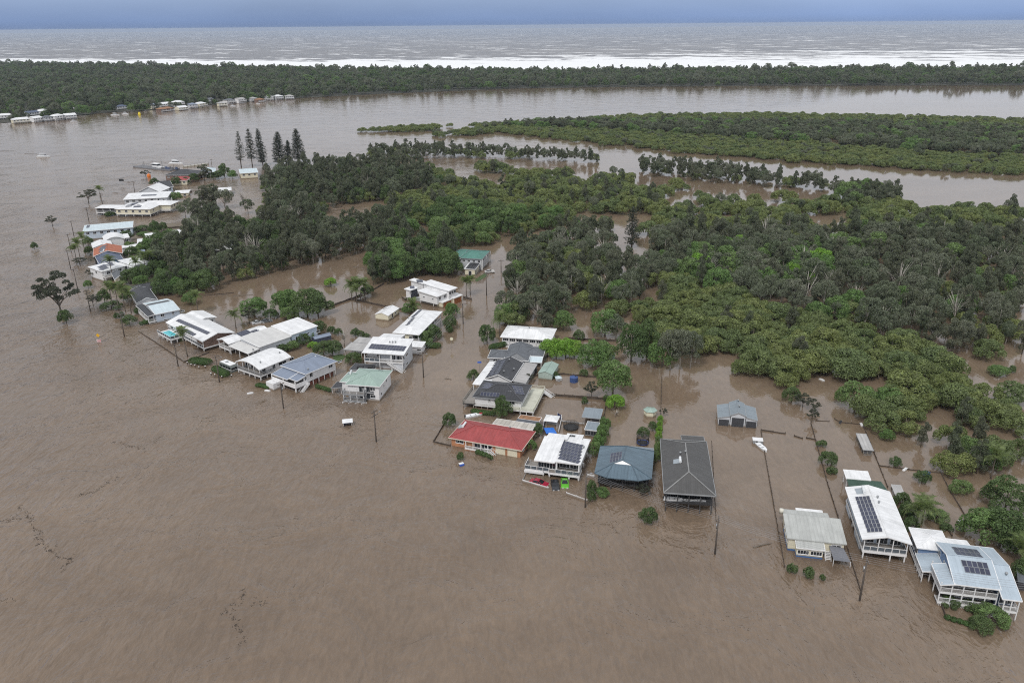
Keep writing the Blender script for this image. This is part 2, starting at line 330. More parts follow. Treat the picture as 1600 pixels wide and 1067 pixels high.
# sea: darker open water, surf foam lying along the beach line
b0, b1 = beachw[1], beachw[-2]
bd = (b0 - b1).normalized(); bn = Vector((-bd.y, bd.x, 0))
if bn.y < 0: bn = -bn
def sea_mat():
    m, t, b = newmat('sea_water')
    g = node(t, 'ShaderNodeNewGeometry'); rel = node(t, 'ShaderNodeVectorMath', {0: g.outputs['Position'], 1: tuple(b1)}, operation='SUBTRACT')
    S = node(t, 'ShaderNodeVectorMath', {0: rel.outputs[0], 1: tuple(bn)}, operation='DOT_PRODUCT').outputs['Value']
    T = node(t, 'ShaderNodeVectorMath', {0: rel.outputs[0], 1: tuple(bd)}, operation='DOT_PRODUCT').outputs['Value']
    cb = node(t, 'ShaderNodeCombineXYZ', {0: T, 1: S})
    def nz(sx, sy, det, ro=.6, dist=0.3):
        mp_ = node(t, 'ShaderNodeMapping', {'Vector': cb.outputs[0], 'Scale': (sx, sy, 1)})
        return node(t, 'ShaderNodeTexNoise', {'Vector': mp_.outputs[0], 'Scale': 1.0, 'Detail': det, 'Roughness': ro, 'Distortion': dist}).outputs[0]
    big = nz(.0009, .0024, 4, .6, .8); rows = nz(.0045, .0085, 6, .65, .6); fine = nz(.016, .022, 5, .7); caps = nz(.006, .007, 4, .6)
    tl = node(t, 'ShaderNodeMapRange', {0: T, 1: 900.0, 2: 2900.0, 3: 0.0, 4: 1.0}).outputs[0]
    outer = node(t, 'ShaderNodeMapRange', {0: tl, 3: 520.0, 4: 2000.0}).outputs[0]     # the surf zone widens towards the south
    u = node(t, 'ShaderNodeMath', {0: S, 1: outer}, operation='DIVIDE').outputs[0]
    need = node(t, 'ShaderNodeMapRange', {0: u, 1: 0.15, 2: 1.0, 3: .41, 4: .55}).outputs[0]
    near = node(t, 'ShaderNodeMapRange', {0: S, 1: 120.0, 2: 560.0, 3: .085, 4: 0.0}).outputs[0]
    v = node(t, 'ShaderNodeMath', {0: rows, 1: .62}, operation='MULTIPLY').outputs[0]
    v = node(t, 'ShaderNodeMath', {0: fine, 1: .38, 2: v}, operation='MULTIPLY_ADD').outputs[0]
    v = node(t, 'ShaderNodeMath', {0: v, 1: near}, operation='ADD').outputs[0]
    df = node(t, 'ShaderNodeMath', {0: v, 1: need}, operation='SUBTRACT').outputs[0]
    foam = node(t, 'ShaderNodeMapRange', {0: df, 1: 0.0, 2: .045}).outputs[0]
    cap = node(t, 'ShaderNodeMapRange', {0: caps, 1: .635, 2: .69, 3: 0.0, 4: .7}).outputs[0]
    foam = node(t, 'ShaderNodeMath', {0: foam, 1: cap}, operation='MAXIMUM').outputs[0]
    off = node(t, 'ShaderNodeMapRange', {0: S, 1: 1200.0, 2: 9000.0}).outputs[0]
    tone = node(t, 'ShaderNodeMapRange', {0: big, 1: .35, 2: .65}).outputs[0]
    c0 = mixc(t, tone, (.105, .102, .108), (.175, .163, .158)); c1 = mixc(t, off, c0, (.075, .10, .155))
    c = mixc(t, foam, c1, (.82, .83, .84)); t.links.new(c, b.inputs['Base Color'])
    ro = node(t, 'ShaderNodeMapRange', {0: foam, 3: .35, 4: .9}); t.links.new(ro.outputs[0], b.inputs['Roughness'])
    b.inputs['IOR'].default_value = 1.333
    h = node(t, 'ShaderNodeMath', {0: caps, 1: rows}, operation='ADD')
    bp = node(t, 'ShaderNodeBump', {'Height': h.outputs[0], 'Strength': 1.0, 'Distance': 2.5}); t.links.new(bp.outputs[0], b.inputs['Normal'])
    return m
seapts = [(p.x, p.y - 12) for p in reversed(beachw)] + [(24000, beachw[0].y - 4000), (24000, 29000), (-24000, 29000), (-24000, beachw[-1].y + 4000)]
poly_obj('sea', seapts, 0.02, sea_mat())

# air: one even haze box around everything
def haze():
    mb = MB().box(-25000, -600, -1.5, 25000, 29500, 104)
    m = bpy.data.materials.new('haze'); m.use_nodes = True; t = m.node_tree; t.nodes.clear()
    v = t.nodes.new('ShaderNodeVolumePrincipled'); v.inputs['Color'].default_value = (.74, .83, .97, 1); v.inputs['Density'].default_value = HAZE
    o = t.nodes.new('ShaderNodeOutputMaterial'); t.links.new(v.outputs[0], o.inputs['Volume'])
    ob = mb.build('haze', m); ob['kind'] = 'stuff'; return ob
HAZE = 0.000048
haze()
# ------------------------------------------------------------------ vegetation
def leaf_mat(name, ca, cb, rough=.55, young=None):
    m, t, b = newmat(name)
    g = node(t, 'ShaderNodeNewGeometry'); oi = node(t, 'ShaderNodeObjectInfo'); tcn = node(t, 'ShaderNodeTexCoord')
    n = node(t, 'ShaderNodeTexNoise', {'Vector': tcn.outputs['Object'], 'Scale': .45, 'Detail': 2.0})
    c = mixc(t, oi.outputs['Random'], ca, cb)
    v1 = node(t, 'ShaderNodeMapRange', {0: n.outputs[0], 1: .3, 2: .7, 3: 1.0, 4: 1.75})
    v2 = node(t, 'ShaderNodeMapRange', {0: g.outputs['Random Per Island'], 3: .6, 4: 1.4})
    mu = node(t, 'ShaderNodeMath', {0: v1.outputs[0], 1: v2.outputs[0]}, operation='MULTIPLY')
    c = node(t, 'ShaderNodeVectorMath', {0: c, 'Scale': mu.outputs[0]}, operation='SCALE').outputs[0]
    t.links.new(c, b.inputs['Base Color']); b.inputs['Roughness'].default_value = rough; b.inputs['Specular IOR Level'].default_value = .3
    # thin leaves let part of the light through
    tr = node(t, 'ShaderNodeBsdfTranslucent'); c2 = node(t, 'ShaderNodeVectorMath', {0: c, 1: (1.5, 1.55, 1.1)}, operation='MULTIPLY'); t.links.new(c2.outputs[0], tr.inputs[0])
    ms = node(t, 'ShaderNodeMixShader', {0: .38}); t.links.new(b.outputs[0], ms.inputs[1]); t.links.new(tr.outputs[0], ms.inputs[2]); t.links.new(ms.outputs[0], t.nodes['Material Output'].inputs['Surface'])
    return m
LEAF = dict(
    mangrove=leaf_mat('leaf_mangrove', (.150, .172, .064), (.108, .142, .062)),
    oak=leaf_mat('leaf_swamp_oak', (.078, .094, .058), (.105, .110, .078)),
    paperbark=leaf_mat('leaf_paperbark', (.096, .118, .074), (.130, .138, .104)),
    leafy=leaf_mat('leaf_broad', (.092, .155, .050), (.12, .17, .066)),
    bright=leaf_mat('leaf_bright', (.13, .24, .035), (.16, .26, .05)),
    garden=leaf_mat('leaf_garden', (.062, .098, .036), (.085, .12, .048)),
    pine=leaf_mat('leaf_pine', (.035, .045, .032), (.042, .05, .035)),
    palm=leaf_mat('leaf_palm', (.085, .115, .04), (.11, .14, .055)),
    gum=leaf_mat('leaf_gum', (.058, .066, .048), (.07, .075, .055)),
    far=leaf_mat('leaf_far', (.040, .052, .036), (.062, .072, .052)),
    hedge=leaf_mat('leaf_hedge', (.05, .09, .028), (.065, .105, .034)))
BARK = mat('bark_grey', (.15, .125, .10), .9, .3, 3.0); BARKP = mat('bark_pale', (.42, .39, .35), .9, .2, 3.0)

rng0 = np.random.default_rng(5)
def leaf_cloud(blobs, n, size, seed, droop=0.0, aspect=1.0, up=.25, shell=(.78, 1.06), flat=.55, low=-.55):
    "many small leaf faces on the shells of a set of overlapping clumps"
    rg = np.random.default_rng(seed); B = np.array(blobs, float)           # x y z rx rz
    w = B[:, 3] ** 2; w /= w.sum(); bi = rg.choice(len(B), int(n * 1.8), p=w)
    d = rg.normal(size=(len(bi), 3)); d[:, 2] += up; d /= np.linalg.norm(d, axis=1)[:, None]
    k = d[:, 2] > low; bi = bi[k]; d = d[k]
    rad = rg.uniform(shell[0], shell[1], len(bi))
    p = B[bi, :3] + d * (rad[:, None]) * np.stack([B[bi, 3], B[bi, 3], B[bi, 4]], 1)
    inside = np.zeros(len(p), bool)
    for b in B:
        q = (p - b[:3]) / np.array([b[3], b[3], b[4]]); inside |= (q * q).sum(1) < .60 * .60
    p = p[~inside][:n]; d = d[~inside][:n]; m = len(p)
    nrm = d + rg.normal(size=(m, 3)) * flat; nrm /= np.linalg.norm(nrm, axis=1)[:, None]
    t = rg.normal(size=(m, 3)); t[:, 2] -= droop * 4
    t -= nrm * (t * nrm).sum(1)[:, None]; t /= np.linalg.norm(t, axis=1)[:, None]
    s = np.cross(nrm, t); L = (size * rg.uniform(.6, 1.3, m))[:, None]
    a, b_ = t * L * aspect, s * L / aspect
    # two triangles folded along the midrib
    v = np.stack([p - a * .5, p + b_ * .5 - nrm * L * .12, p + a * .5, p - b_ * .5 - nrm * L * .12], 1).reshape(-1, 3)
    return v
def cloud_mesh(name, vs, mt):
    n = len(vs) // 4; me = bpy.data.meshes.new(name)
    me.vertices.add(n * 4); me.vertices.foreach_set('co', vs.astype(np.float32).ravel())
    me.loops.add(n * 4); me.loops.foreach_set('vertex_index', np.arange(n * 4, dtype=np.int32))
    me.polygons.add(n); me.polygons.foreach_set('loop_start', (np.arange(n) * 4).astype(np.int32))
    try: me.polygons.foreach_set('loop_total', np.full(n, 4, np.int32))
    except Exception: pass
    me.update(calc_edges=True); me.validate(); me.materials.append(mt); return me
def limbs(name, h, r, tips, mt, seed, lean=.05):
    rg = random.Random(seed); mb = MB()
    fx, fy = rg.uniform(-lean, lean) * h, rg.uniform(-lean, lean) * h
    mb.tube([(0, 0, -1.5), (fx * .3, fy * .3, h * .35), (fx, fy, h * .62), (fx * 1.1, fy * 1.1, h * .85)], [r * 1.15, r * .8, r * .55, r * .2], 6)
    for (x, y, z) in tips:
        s = rg.uniform(.25, .55) * h; bx, by = fx * s / h, fy * s / h
        mb.tube([(bx, by, s), ((bx + x) / 2, (by + y) / 2, s + (z - s) * .6), (x, y, z)], [r * .4, r * .26, r * .08], 5)
    return mb.mesh(name, mt, True)
def dome(rg, n, R_, H_, base, rb, rz):
    out = []
    for i in range(n):
        a = rg.uniform(0, 6.283); q = math.sqrt(rg.uniform(0, 1)); x, y = math.cos(a) * q * R_, math.sin(a) * q * R_
        z = base + (H_ - base) * math.sqrt(max(0, 1 - (q * .92) ** 2)) * rg.uniform(.82, 1.0)
        k = rg.uniform(.75, 1.2); out.append((x, y, z - rz * k * .6, rb * k, rz * k))
        if q > .55: out.append((x * 1.05, y * 1.05, base + (z - base) * .45, rb * k * .9, rz * k))
    return out
VAR = {}
def variants():
    for i in range(6):          # grey mangrove: wide, low, cauliflower crown down to the water
        rg = random.Random(100 + i); bl = dome(rg, 22, 4.1, 6.4, .8, 1.25, 1.0)
        VAR.setdefault('mangrove', []).append((cloud_mesh('mangrove_crown', leaf_cloud(bl, 5600, .33, 100 + i, flat=.5), LEAF['mangrove']),
            limbs('mangrove_trunk', 5.5, .22, [b[:3] for b in bl[:5]], BARK, i)))
    for i in range(6):          # she-oak: tall, ragged, drooping fine foliage
        rg = random.Random(200 + i); bl = []
        for j in range(15):
            z = 3.2 + 10.2 * (j / 14) + rg.uniform(-.4, .4); q = (1 - ((z - 6.5) / 9.0) ** 2) * 2.7 * rg.uniform(.3, 1)
            a = rg.uniform(0, 6.28); k = rg.uniform(.8, 1.25) * (1.0 if z < 11 else .75)
            bl.append((math.cos(a) * q, math.sin(a) * q, z, 1.15 * k, 1.45 * k))
        VAR.setdefault('oak', []).append((cloud_mesh('swamp_oak_crown', leaf_cloud(bl, 4400, .36, 200 + i, droop=.5, aspect=1.5, flat=.8), LEAF['oak']),
            limbs('swamp_oak_trunk', 13, .2, [b[:3] for b in bl[2:12:2]], BARK, i)))
    for i in range(6):          # paperbark: rounded pale grey-green head on pale stems
        rg = random.Random(300 + i); bl = dome(rg, 15, 3.6, 12.6, 6.0, 1.35, 1.25)
        bl += [(rg.uniform(-2.5, 2.5), rg.uniform(-2.5, 2.5), rg.uniform(4.2, 6.5), 1.2, 1.1) for _ in range(5)]
        VAR.setdefault('paperbark', []).append((cloud_mesh('paperbark_crown', leaf_cloud(bl, 5000, .34, 300 + i, flat=.7, droop=.1), LEAF['paperbark']),
            limbs('paperbark_trunk', 11, .24, [b[:3] for b in bl[:7]], BARKP, i)))
    for key, mt, sd in (('leafy', 'leafy', 400), ('garden', 'garden', 450), ('bright', 'bright', 470)):
        for i in range(4 if key == 'leafy' else 3):   # broadleaf: full rounded crown
            rg = random.Random(sd + i); bl = dome(rg, 26, 3.9, 8.6, 1.1, 1.35, 1.25)
            VAR.setdefault(key, []).append((cloud_mesh(key + '_tree_crown', leaf_cloud(bl, 6000, .34, sd + i, flat=.55), LEAF[mt]),
                limbs(key + '_tree_trunk', 7.5, .24, [b[:3] for b in bl[:6]], BARK, i)))
    for i in range(3):          # open crown: clumps held apart on visible limbs
        rg = random.Random(500 + i); bl = []
        for j in range(30):
            a = rg.uniform(0, 6.28); q = 4.3 * math.sqrt(rg.uniform(.02, 1)); z = 4.0 + 5.2 * rg.uniform(.1, 1) * math.sqrt(max(.08, 1 - (q / 4.8) ** 2))
            bl.append((math.cos(a) * q, math.sin(a) * q, z, rg.uniform(.55, 1.05), rg.uniform(.32, .6)))
        VAR.setdefault('gum', []).append((cloud_mesh('gum_crown', leaf_cloud(bl, 4600, .28, 500 + i, flat=1.0, shell=(.4, 1.15)), LEAF['gum']),
            limbs('gum_trunk', 8, .22, [b[:3] for b in bl[::2]], BARK, i)))
    for i in range(3):          # shrub
        rg = random.Random(600 + i); bl = dome(rg, 10, .85, 1.9, .0, .5, .48)
        VAR.setdefault('shrub', []).append((cloud_mesh('shrub_foliage', leaf_cloud(bl, 1100, .2, 600 + i), LEAF['garden']),
            limbs('shrub_stem', 1.4, .05, [b[:3] for b in bl[:4]], BARK, i)))
    for i in range(3):          # bare dead tree
        rg = random.Random(700 + i); tips = [(rg.uniform(-3, 3), rg.uniform(-3, 3), rg.uniform(5, 10)) for _ in range(12)]
        VAR.setdefault('dead', []).append((limbs('dead_branches', 9, .14, tips + [(a * 1.25, b * .7, c * 1.08) for a, b, c in tips], BARKP, i),
            limbs('dead_trunk', 10, .22, tips[:3], BARKP, i)))
variants()
NAMES = dict(mangrove=('mangrove_tree', 'trunk', 'crown'), oak=('swamp_oak', 'trunk', 'crown'), paperbark=('paperbark_tree', 'trunk', 'crown'),
             leafy=('broadleaf_tree', 'trunk', 'crown'), garden=('garden_tree', 'trunk', 'crown'), bright=('bright_green_tree', 'trunk', 'crown'),
             gum=('gum_tree', 'trunk', 'crown'), shrub=('shrub', 'stem', 'foliage'), dead=('bare_tree', 'trunk', 'branch_crown'))
NOMH = dict(mangrove=6.4, oak=14, paperbark=12.6, leafy=8.6, garden=8.6, bright=8.6, gum=9.5, shrub=1.9, dead=10)
NOMW = dict(mangrove=10.6, oak=6.4, paperbark=9.2, leafy=9.4, garden=9.4, bright=9.4, gum=9.6, shrub=2.5, dead=7)
CATS = dict(shrub='shrub', dead='bare tree')
CROWNS = {k: [] for k in VAR}                                 # placed crowns that the far woods repeat
_tr = random.Random(77)
def tree(kind, loc, h, w=None, label=None, group=None, v=None, rz=None, leafmat=None):
    tn, a, b = NAMES[kind]; vs = VAR[kind]; i = (v if v is not None else _tr.randrange(len(vs))) % len(vs)
    sz = h / NOMH[kind]; sx = (w / NOMW[kind]) if w else sz
    e = empty(tn, loc, rz if rz is not None else _tr.uniform(0, 6.28)); e.scale = (sx, sx, sz)
    tag(e, label, CATS.get(kind, 'tree'), group)
    link(a, vs[i][1], e); me = vs[i][0]
    if leafmat:
        me = me.copy(); me.materials[0] = leafmat
    c = link(b, me, e)
    if len(CROWNS[kind]) <= i or True: CROWNS[kind].append((i, c))
    return e

# ---- woods
def inpoly(x, y, poly):
    c = np.zeros(len(x), bool); n = len(poly); j = n - 1
    for i in range(n):
        xi, yi = poly[i]; xj, yj = poly[j]
        if yi != yj:
            k = ((yi > y) != (yj > y)) & (x < (xj - xi) * (y - yi) / (yj - yi) + xi); c ^= k
        j = i
    return c
def W2(pts): return [(P(*p).x, P(*p).y) for p in pts]
def sample(poly, gap, rg, holes=()):
    a = np.array(poly); x0, y0 = a.min(0); x1, y1 = a.max(0)
    nx, ny = int((x1 - x0) / gap) + 2, int((y1 - y0) / (gap * .87)) + 2
    gx, gy = np.meshgrid(np.arange(nx), np.arange(ny))
    x = x0 + (gx + .5 * (gy % 2)) * gap + rg.uniform(-.38, .38, gx.shape) * gap; y = y0 + gy * gap * .87 + rg.uniform(-.38, .38, gx.shape) * gap
    x, y = x.ravel(), y.ravel(); k = inpoly(x, y, poly)
    for h in holes: k &= ~inpoly(x, y, h)
    d = (x / np.maximum(y, 1)); k &= np.abs(d) < .78                        # what the photograph could see, with a margin
    return x[k], y[k]
FARH = [(10, 187, 22, 'w', 'w', .6, 'white-roofed house at the extreme left of the far bank'), (53, 182, 21, 'n', 'g', .5, 'navy-roofed house set back in the left group on the far bank'), (72, 178.5, 20, 'w', 'w', .4, 'white roof furthest back behind the navy-roofed far bank house'),
 (37, 193, 28, 'w', 'c', .5, 'low white house nearest the water below the navy roof on the far bank'), (61, 191.5, 17, 'w', 'w', .7, 'tall narrow white house right of the low waterside one on the far bank'), (78, 190, 15, 'g', 'g', .6, 'grey-roofed house between white ones on the far bank'),
 (95, 188.5, 19, 'w', 'w', .9, 'two-storey white house in the middle of the left far bank group'), (112, 187, 17, 'w', 'g', .7, 'white-roofed house at the right end of the left far bank group'), (126, 177, 20, 'z', 'w', 1.2, 'pale tall house alone among trees right of the left far bank group'),
 (192, 171.5, 17, 'n', 'g', .3, 'long low navy roof left of the yellow buoy on the far bank'), (209, 170, 12, 'g', 'd', .3, 'small dark roof just right of the long navy roof on the far bank'), (233, 169, 10, 'w', 'w', .2, 'tiny white roof left of the brown boatshed on the far bank'),
 (244, 170.5, 16, 's', 'c', .7, 'slate-roofed house left of the brown boatshed on the far bank'), (261, 169, 20, 'w', 'w', .9, 'white house behind the brown boatshed on the far bank'), (262, 174.5, 26, 'b', 'd', .1, 'low brown boatshed on the water of the far bank'),
 (281, 168, 18, 'w', 'w', 1.5, 'tallest white two-storey house of the far bank'), (287, 172.5, 17, 'w', 'c', .1, 'low white boathouse below the tallest far bank house'), (303, 170, 14, 's', 'g', .8, 'slate-roofed house right of the tallest far bank house'),
 (318, 168.5, 18, 'w', 'c', .9, 'white house with dark porch right of the slate one on the far bank'), (329, 161.5, 15, 'g', 'g', .8, 'grey roof set back behind trees on the far bank'), (349, 167, 15, 'z', 'c', .5, 'cream waterside house in the right far bank group'),
 (362, 163, 18, 'g', 'w', .9, 'grey-roofed white house behind the cream waterside one on the far bank'), (379, 161.8, 18, 'z', 'w', 1.0, 'pale zinc-roofed tall house in the right far bank group'), (398, 159.5, 12, 'z', 'g', .6, 'small zinc-roofed house left of the brown jetty shed on the far bank'),
 (409, 160, 14, 'b', 'd', .1, 'brown jetty shed in the right far bank group'), (420, 157.5, 17, 'w', 'w', .8, 'bright white roof second from the right end of the far bank'), (437, 156.5, 15, 'w', 'g', .8, 'bright white roof near the right end of the far bank'), (453, 156, 15, 'z', 'g', .6, 'last grey house at the right end of the far bank')]
_bx = [p[0] for p in bank]; _by = [p[1] for p in bank]
SETB = [_tb for _tb in (0, 30, 55, 0, 12, 0, 0, 22, 40, 0, 18, 30, 0, 26, 0, 34, 0, 14, 0, 60, 0, 32, 22, 0, 0, 20, 26, 6)]
def BANKS(px): return float(np.interp(px, _bx, _by))
HOLES = [W2(h) for h in [
    [(340, 290), (400, 283), (420, 300), (405, 335), (380, 345), (345, 330)], [(505, 332), (560, 320), (605, 312), (600, 322), (545, 335), (505, 345)],
    [(672, 253), (752, 250), (752, 263), (700, 265), (672, 263)], [(784, 252), (876, 254), (868, 266), (800, 264)], [(892, 259), (936, 261), (932, 280), (892, 275)],
    [(890, 335), (1000, 336), (1030, 338), (1020, 350), (985, 352), (968, 345), (900, 342)], [(960, 350), (995, 352), (1020, 378), (1020, 392), (960, 396), (955, 370)],
    [(1085, 290), (1150, 289), (1210, 295), (1215, 305), (1130, 308), (1090, 300)], [(985, 280), (1060, 276), (1050, 288), (1000, 290)],
    [(1240, 300), (1290, 306), (1285, 312), (1240, 312)], [(1255, 338), (1336, 336), (1330, 353), (1262, 355)], [(1188, 316), (1216, 315), (1214, 328), (1190, 329)], [(1130, 330), (1150, 329), (1148, 338), (1130, 338)], [(855, 312), (880, 311), (880, 318), (855, 318)], [(640, 356), (672, 354), (680, 368), (650, 372)],
    [(905, 490), (940, 487), (940, 520), (930, 540), (890, 535)], [(985, 497), (1010, 505), (1018, 520), (990, 512)],
    [(1490, 565), (1600, 560), (1600, 606), (1560, 600), (1500, 588)], [(1445, 655), (1475, 660), (1480, 672), (1450, 675)],
    [(1040, 300), (1090, 296), (1085, 312), (1045, 316)], [(1400, 305), (1440, 300), (1500, 322), (1440, 325)],
    [(1083, 316), (1096, 318), (1094, 340), (1080, 338)], [(1275, 222), (1310, 221), (1312, 228), (1280, 228)], [(676, 200), (736, 196), (736, 207), (690, 212)],
    [(1545, 678), (1600, 672), (1600, 690), (1560, 690)]]]
# zones: ground outline in the photograph, spacing, mixture (kind, share, height range), label place
ZONES = [
 ('left wood', [(243, 420), (300, 460), (345, 450), (400, 434), (470, 422), (530, 406), (572, 398), (600, 386), (640, 352), (600, 335), (500, 345), (500, 330), (600, 318), (690, 292), (655, 268), (560, 262), (480, 268), (440, 276), (412, 290), (398, 345), (350, 360), (340, 345), (310, 350), (300, 380), (262, 396)], 7.0,
   [('dead', .025, 9, 13), ('oak', .48, 9, 15), ('paperbark', .22, 8, 13), ('garden', .22, 6, 10), ('mangrove', .08, 4.5, 6.5)], 'the dark left wood'),
 ('left clump', [(575, 400), (582, 452), (632, 448), (642, 432), (690, 430), (706, 434), (712, 400), (705, 380), (640, 355), (600, 385)], 7.0,
   [('oak', .35, 10, 15), ('garden', .45, 8, 12), ('leafy', .2, 7, 10)], 'the green-roof clump'),
 ('behind road', [(712, 384), (765, 384), (775, 372), (800, 372), (900, 350), (700, 325), (645, 350), (700, 376)], 8.0,
   [('garden', .4, 7, 11), ('leafy', .2, 7, 11), ('mangrove', .4, 5, 7)], 'the green garden'),
 ('mid mangrove', [(600, 320), (700, 292), (660, 262), (760, 262), (870, 275), (960, 270), (1000, 290), (1100, 300), (1250, 315), (1440, 328), (1600, 335), (1600, 372), (1300, 372), (1100, 372), (1000, 385), (900, 352), (700, 325), (645, 350)], 7.6,
   [('mangrove', .86, 4, 8), ('oak', .08, 8, 11), ('paperbark', .06, 7, 10)], 'the low mangrove flat'),
 ('central', [(783, 512), (785, 470), (790, 432), (812, 402), (860, 380), (905, 354), (1000, 387), (1050, 420), (1060, 442), (1000, 470), (985, 498), (940, 486), (900, 500), (880, 520), (850, 520)], 7.4,
   [('dead', .03, 9, 13), ('oak', .40, 9, 14), ('paperbark', .40, 8, 12), ('leafy', .08, 7, 9), ('mangrove', .12, 6, 8)], 'the wood behind the long roof'),
 ('green patch', [(1055, 435), (1080, 405), (1180, 390), (1270, 395), (1310, 420), (1250, 460), (1130, 470)], 8.4,
   [('leafy', .62, 8, 12), ('paperbark', .28, 9, 12), ('bright', .10, 8, 11)], 'the greener stand'),
 ('right wood', [(1100, 372), (1300, 372), (1600, 372), (1600, 556), (1500, 562), (1420, 545), (1330, 520), (1250, 498), (1140, 470), (1060, 440), (1000, 388)], 7.4,
   [('dead', .035, 10, 14), ('paperbark', .46, 8, 14), ('oak', .36, 8, 14), ('leafy', .10, 7, 11), ('mangrove', .08, 6, 8)], 'the tall right wood'),
 ('front mangrove', [(985, 500), (1010, 470), (1060, 446), (1150, 472), (1250, 500), (1330, 522), (1420, 547), (1480, 566), (1505, 592), (1600, 612), (1600, 672), (1560, 684), (1500, 690), (1440, 668), (1385, 640), (1378, 612), (1330, 592), (1262, 588), (1225, 610), (1190, 600), (1150, 580), (1155, 562), (1090, 560), (1030, 545)], 6.4,
   [('mangrove', .95, 4.2, 8), ('oak', .05, 8, 10)], 'the belt behind the garage'),
 ('corner mangrove', [(1328, 640), (1345, 625), (1400, 628), (1440, 670), (1500, 692), (1600, 690), (1600, 745), (1555, 752), (1500, 758), (1475, 745), (1450, 715), (1420, 690), (1370, 672)], 6.4,
   [('mangrove', .6, 5, 7.5), ('oak', .25, 7, 10), ('leafy', .15, 6, 8)], 'the wood by the back fences'),
 ('left gardens', [(196, 402), (262, 372), (300, 382), (262, 398), (243, 422), (300, 458), (250, 462), (243, 440), (205, 452), (198, 436), (234, 430), (236, 402)], 6.2,
   [('garden', .6, 4.5, 8), ('leafy', .3, 4, 7), ('oak', .1, 7, 10)], 'the left back gardens'),
 ('channel row', [(575, 240), (650, 234), (700, 238), (790, 241), (870, 247), (932, 251), (935, 257), (860, 253), (790, 249), (690, 248), (640, 251), (585, 257)], 7.0,
   [('oak', .45, 7, 11), ('paperbark', .35, 7, 10), ('mangrove', .2, 5, 6)], 'the row along the channel'),
 ('channel row', [(1000, 262), (1100, 268), (1200, 280), (1290, 292), (1285, 300), (1180, 294), (1080, 284), (1000, 274)], 7.0,
   [('oak', .5, 8, 12), ('paperbark', .35, 8, 11), ('mangrove', .15, 5, 6)], 'the row along the channel'),
 ('channel row', [(1295, 302), (1340, 300), (1420, 308), (1432, 318), (1400, 330), (1320, 325)], 6.5,
   [('oak', .5, 9, 12), ('leafy', .2, 8, 11), ('paperbark', .3, 8, 10)], 'the row along the channel'),
]
FARZONES = [
 ('island', [(555, 206), (640, 207), (690, 204), (672, 214), (740, 214), (770, 206), (850, 216), (1000, 232), (1100, 242), (1300, 257), (1450, 268), (1600, 274), (1600, 190), (1400, 184), (1200, 180), (1000, 183), (850, 192), (770, 196), (690, 198), (600, 203)], 6.6,
   [('oak', .40, 6, 10), ('mangrove', .6, 4, 6)]),
 ('spit', None, 12.0, [('paperbark', .48, 8, 14), ('oak', .25, 9, 14), ('garden', .22, 7, 13), ('leafy', .05, 7, 11)]),
]
rgw = np.random.default_rng(11)
def draw(mixture, n):
    p = np.array([m[1] for m in mixture]); ki = rgw.choice(len(mixture), n, p=p / p.sum())
    lo = np.array([m[2] for m in mixture])[ki]; hi = np.array([m[3] for m in mixture])[ki]
    return [mixture[i][0] for i in ki], rgw.uniform(lo, hi)
allp = []                                                     # (size on the picture, kind, x, y, h, zone label, group)
for zn, poly, gap, mixt, place in ZONES:
    x, y = sample(W2(poly), gap, rgw, HOLES); ks, hs = draw(mixt, len(x)); keep = np.ones(len(x), bool)
    for hl in HOLES:                                          # open pools stay in sight: nothing tall stands right before them
        for u in (.25, .5, .75): keep &= ~inpoly(x * (1 + u * hs / CAMH), y * (1 + u * hs / CAMH), hl)
    if zn == 'mid mangrove':                                  # the flat breaks up into clumps and open water towards the channel
        nv = np.sin(x * .045 + 1.3) * np.sin(y * .017 + x * .011) + .6 * np.sin(x * .021 - y * .031 + .7); keep &= ~((y > 430) & (nv > .85 - .0032 * (y - 430)))
    x, y, hs = x[keep], y[keep], hs[keep]; ks = [k for k, q in zip(ks, keep) if q]
    for a, b, k, h in zip(x, y, ks, hs): allp.append((h / math.hypot(a, b, 95), k, a, b, h, place, zn))
byk = {}
for r_ in sorted(allp, key=lambda r: -r[0]): byk.setdefault(r_[1], []).append(r_)
ADJ = dict(mangrove='olive mangrove', oak='ragged she-oak', paperbark='grey paperbark', leafy='broadleaf tree', garden='dark leafy tree', bright='bright green tree', dead='pale bare tree')
PLUR = dict(mangrove='mangroves', oak='she-oaks', paperbark='paperbarks', leafy='green broadleaf trees', garden='dark broadleaf trees', bright='bright green trees', dead='pale bare trees')
rest = {}
CAP = 285
ZPOS = {}; ZH = {}
for zn in {r[6] for r in allp}:
    us = [r[2] / r[3] for r in allp if r[6] == zn]; bs = [r[3] for r in allp if r[6] == zn]; ZPOS[zn] = (np.quantile(us, [.12, .36, .64, .88]), np.quantile(bs, [.2, .5, .8]))
for k in byk: ZH[k] = np.quantile([r[4] for r in byk[k]], [.33, .67])
for k, lst in byk.items():
    for i, (s, k_, a, b, h, place, zn) in enumerate(lst):
        if i < CAP:
            sx, sd = ZPOS[zn]; u = a / b; fx = ('far left', 'left', 'middle', 'right', 'far right')[int(np.searchsorted(sx, u))]; fd = ('front edge', 'front', 'back', 'rear edge')[int(np.searchsorted(sd, b))]
            lo, hi = ZH[k]; ta = 'tall ' if h > hi else 'low ' if h < lo else ''
            where = fx + ' ' + fd
            tree(k, (a, b, 0), h, NOMW[k] * h / NOMH[k] * rgw.uniform(.82, 1.28), ta + ADJ[k] + ' at the ' + where + ' of ' + place, PLUR[k] + ' in ' + place)
        else: rest.setdefault(('mangrove_flat' if k == 'mangrove' else k + '_wood'), []).append((k, a, b, h))

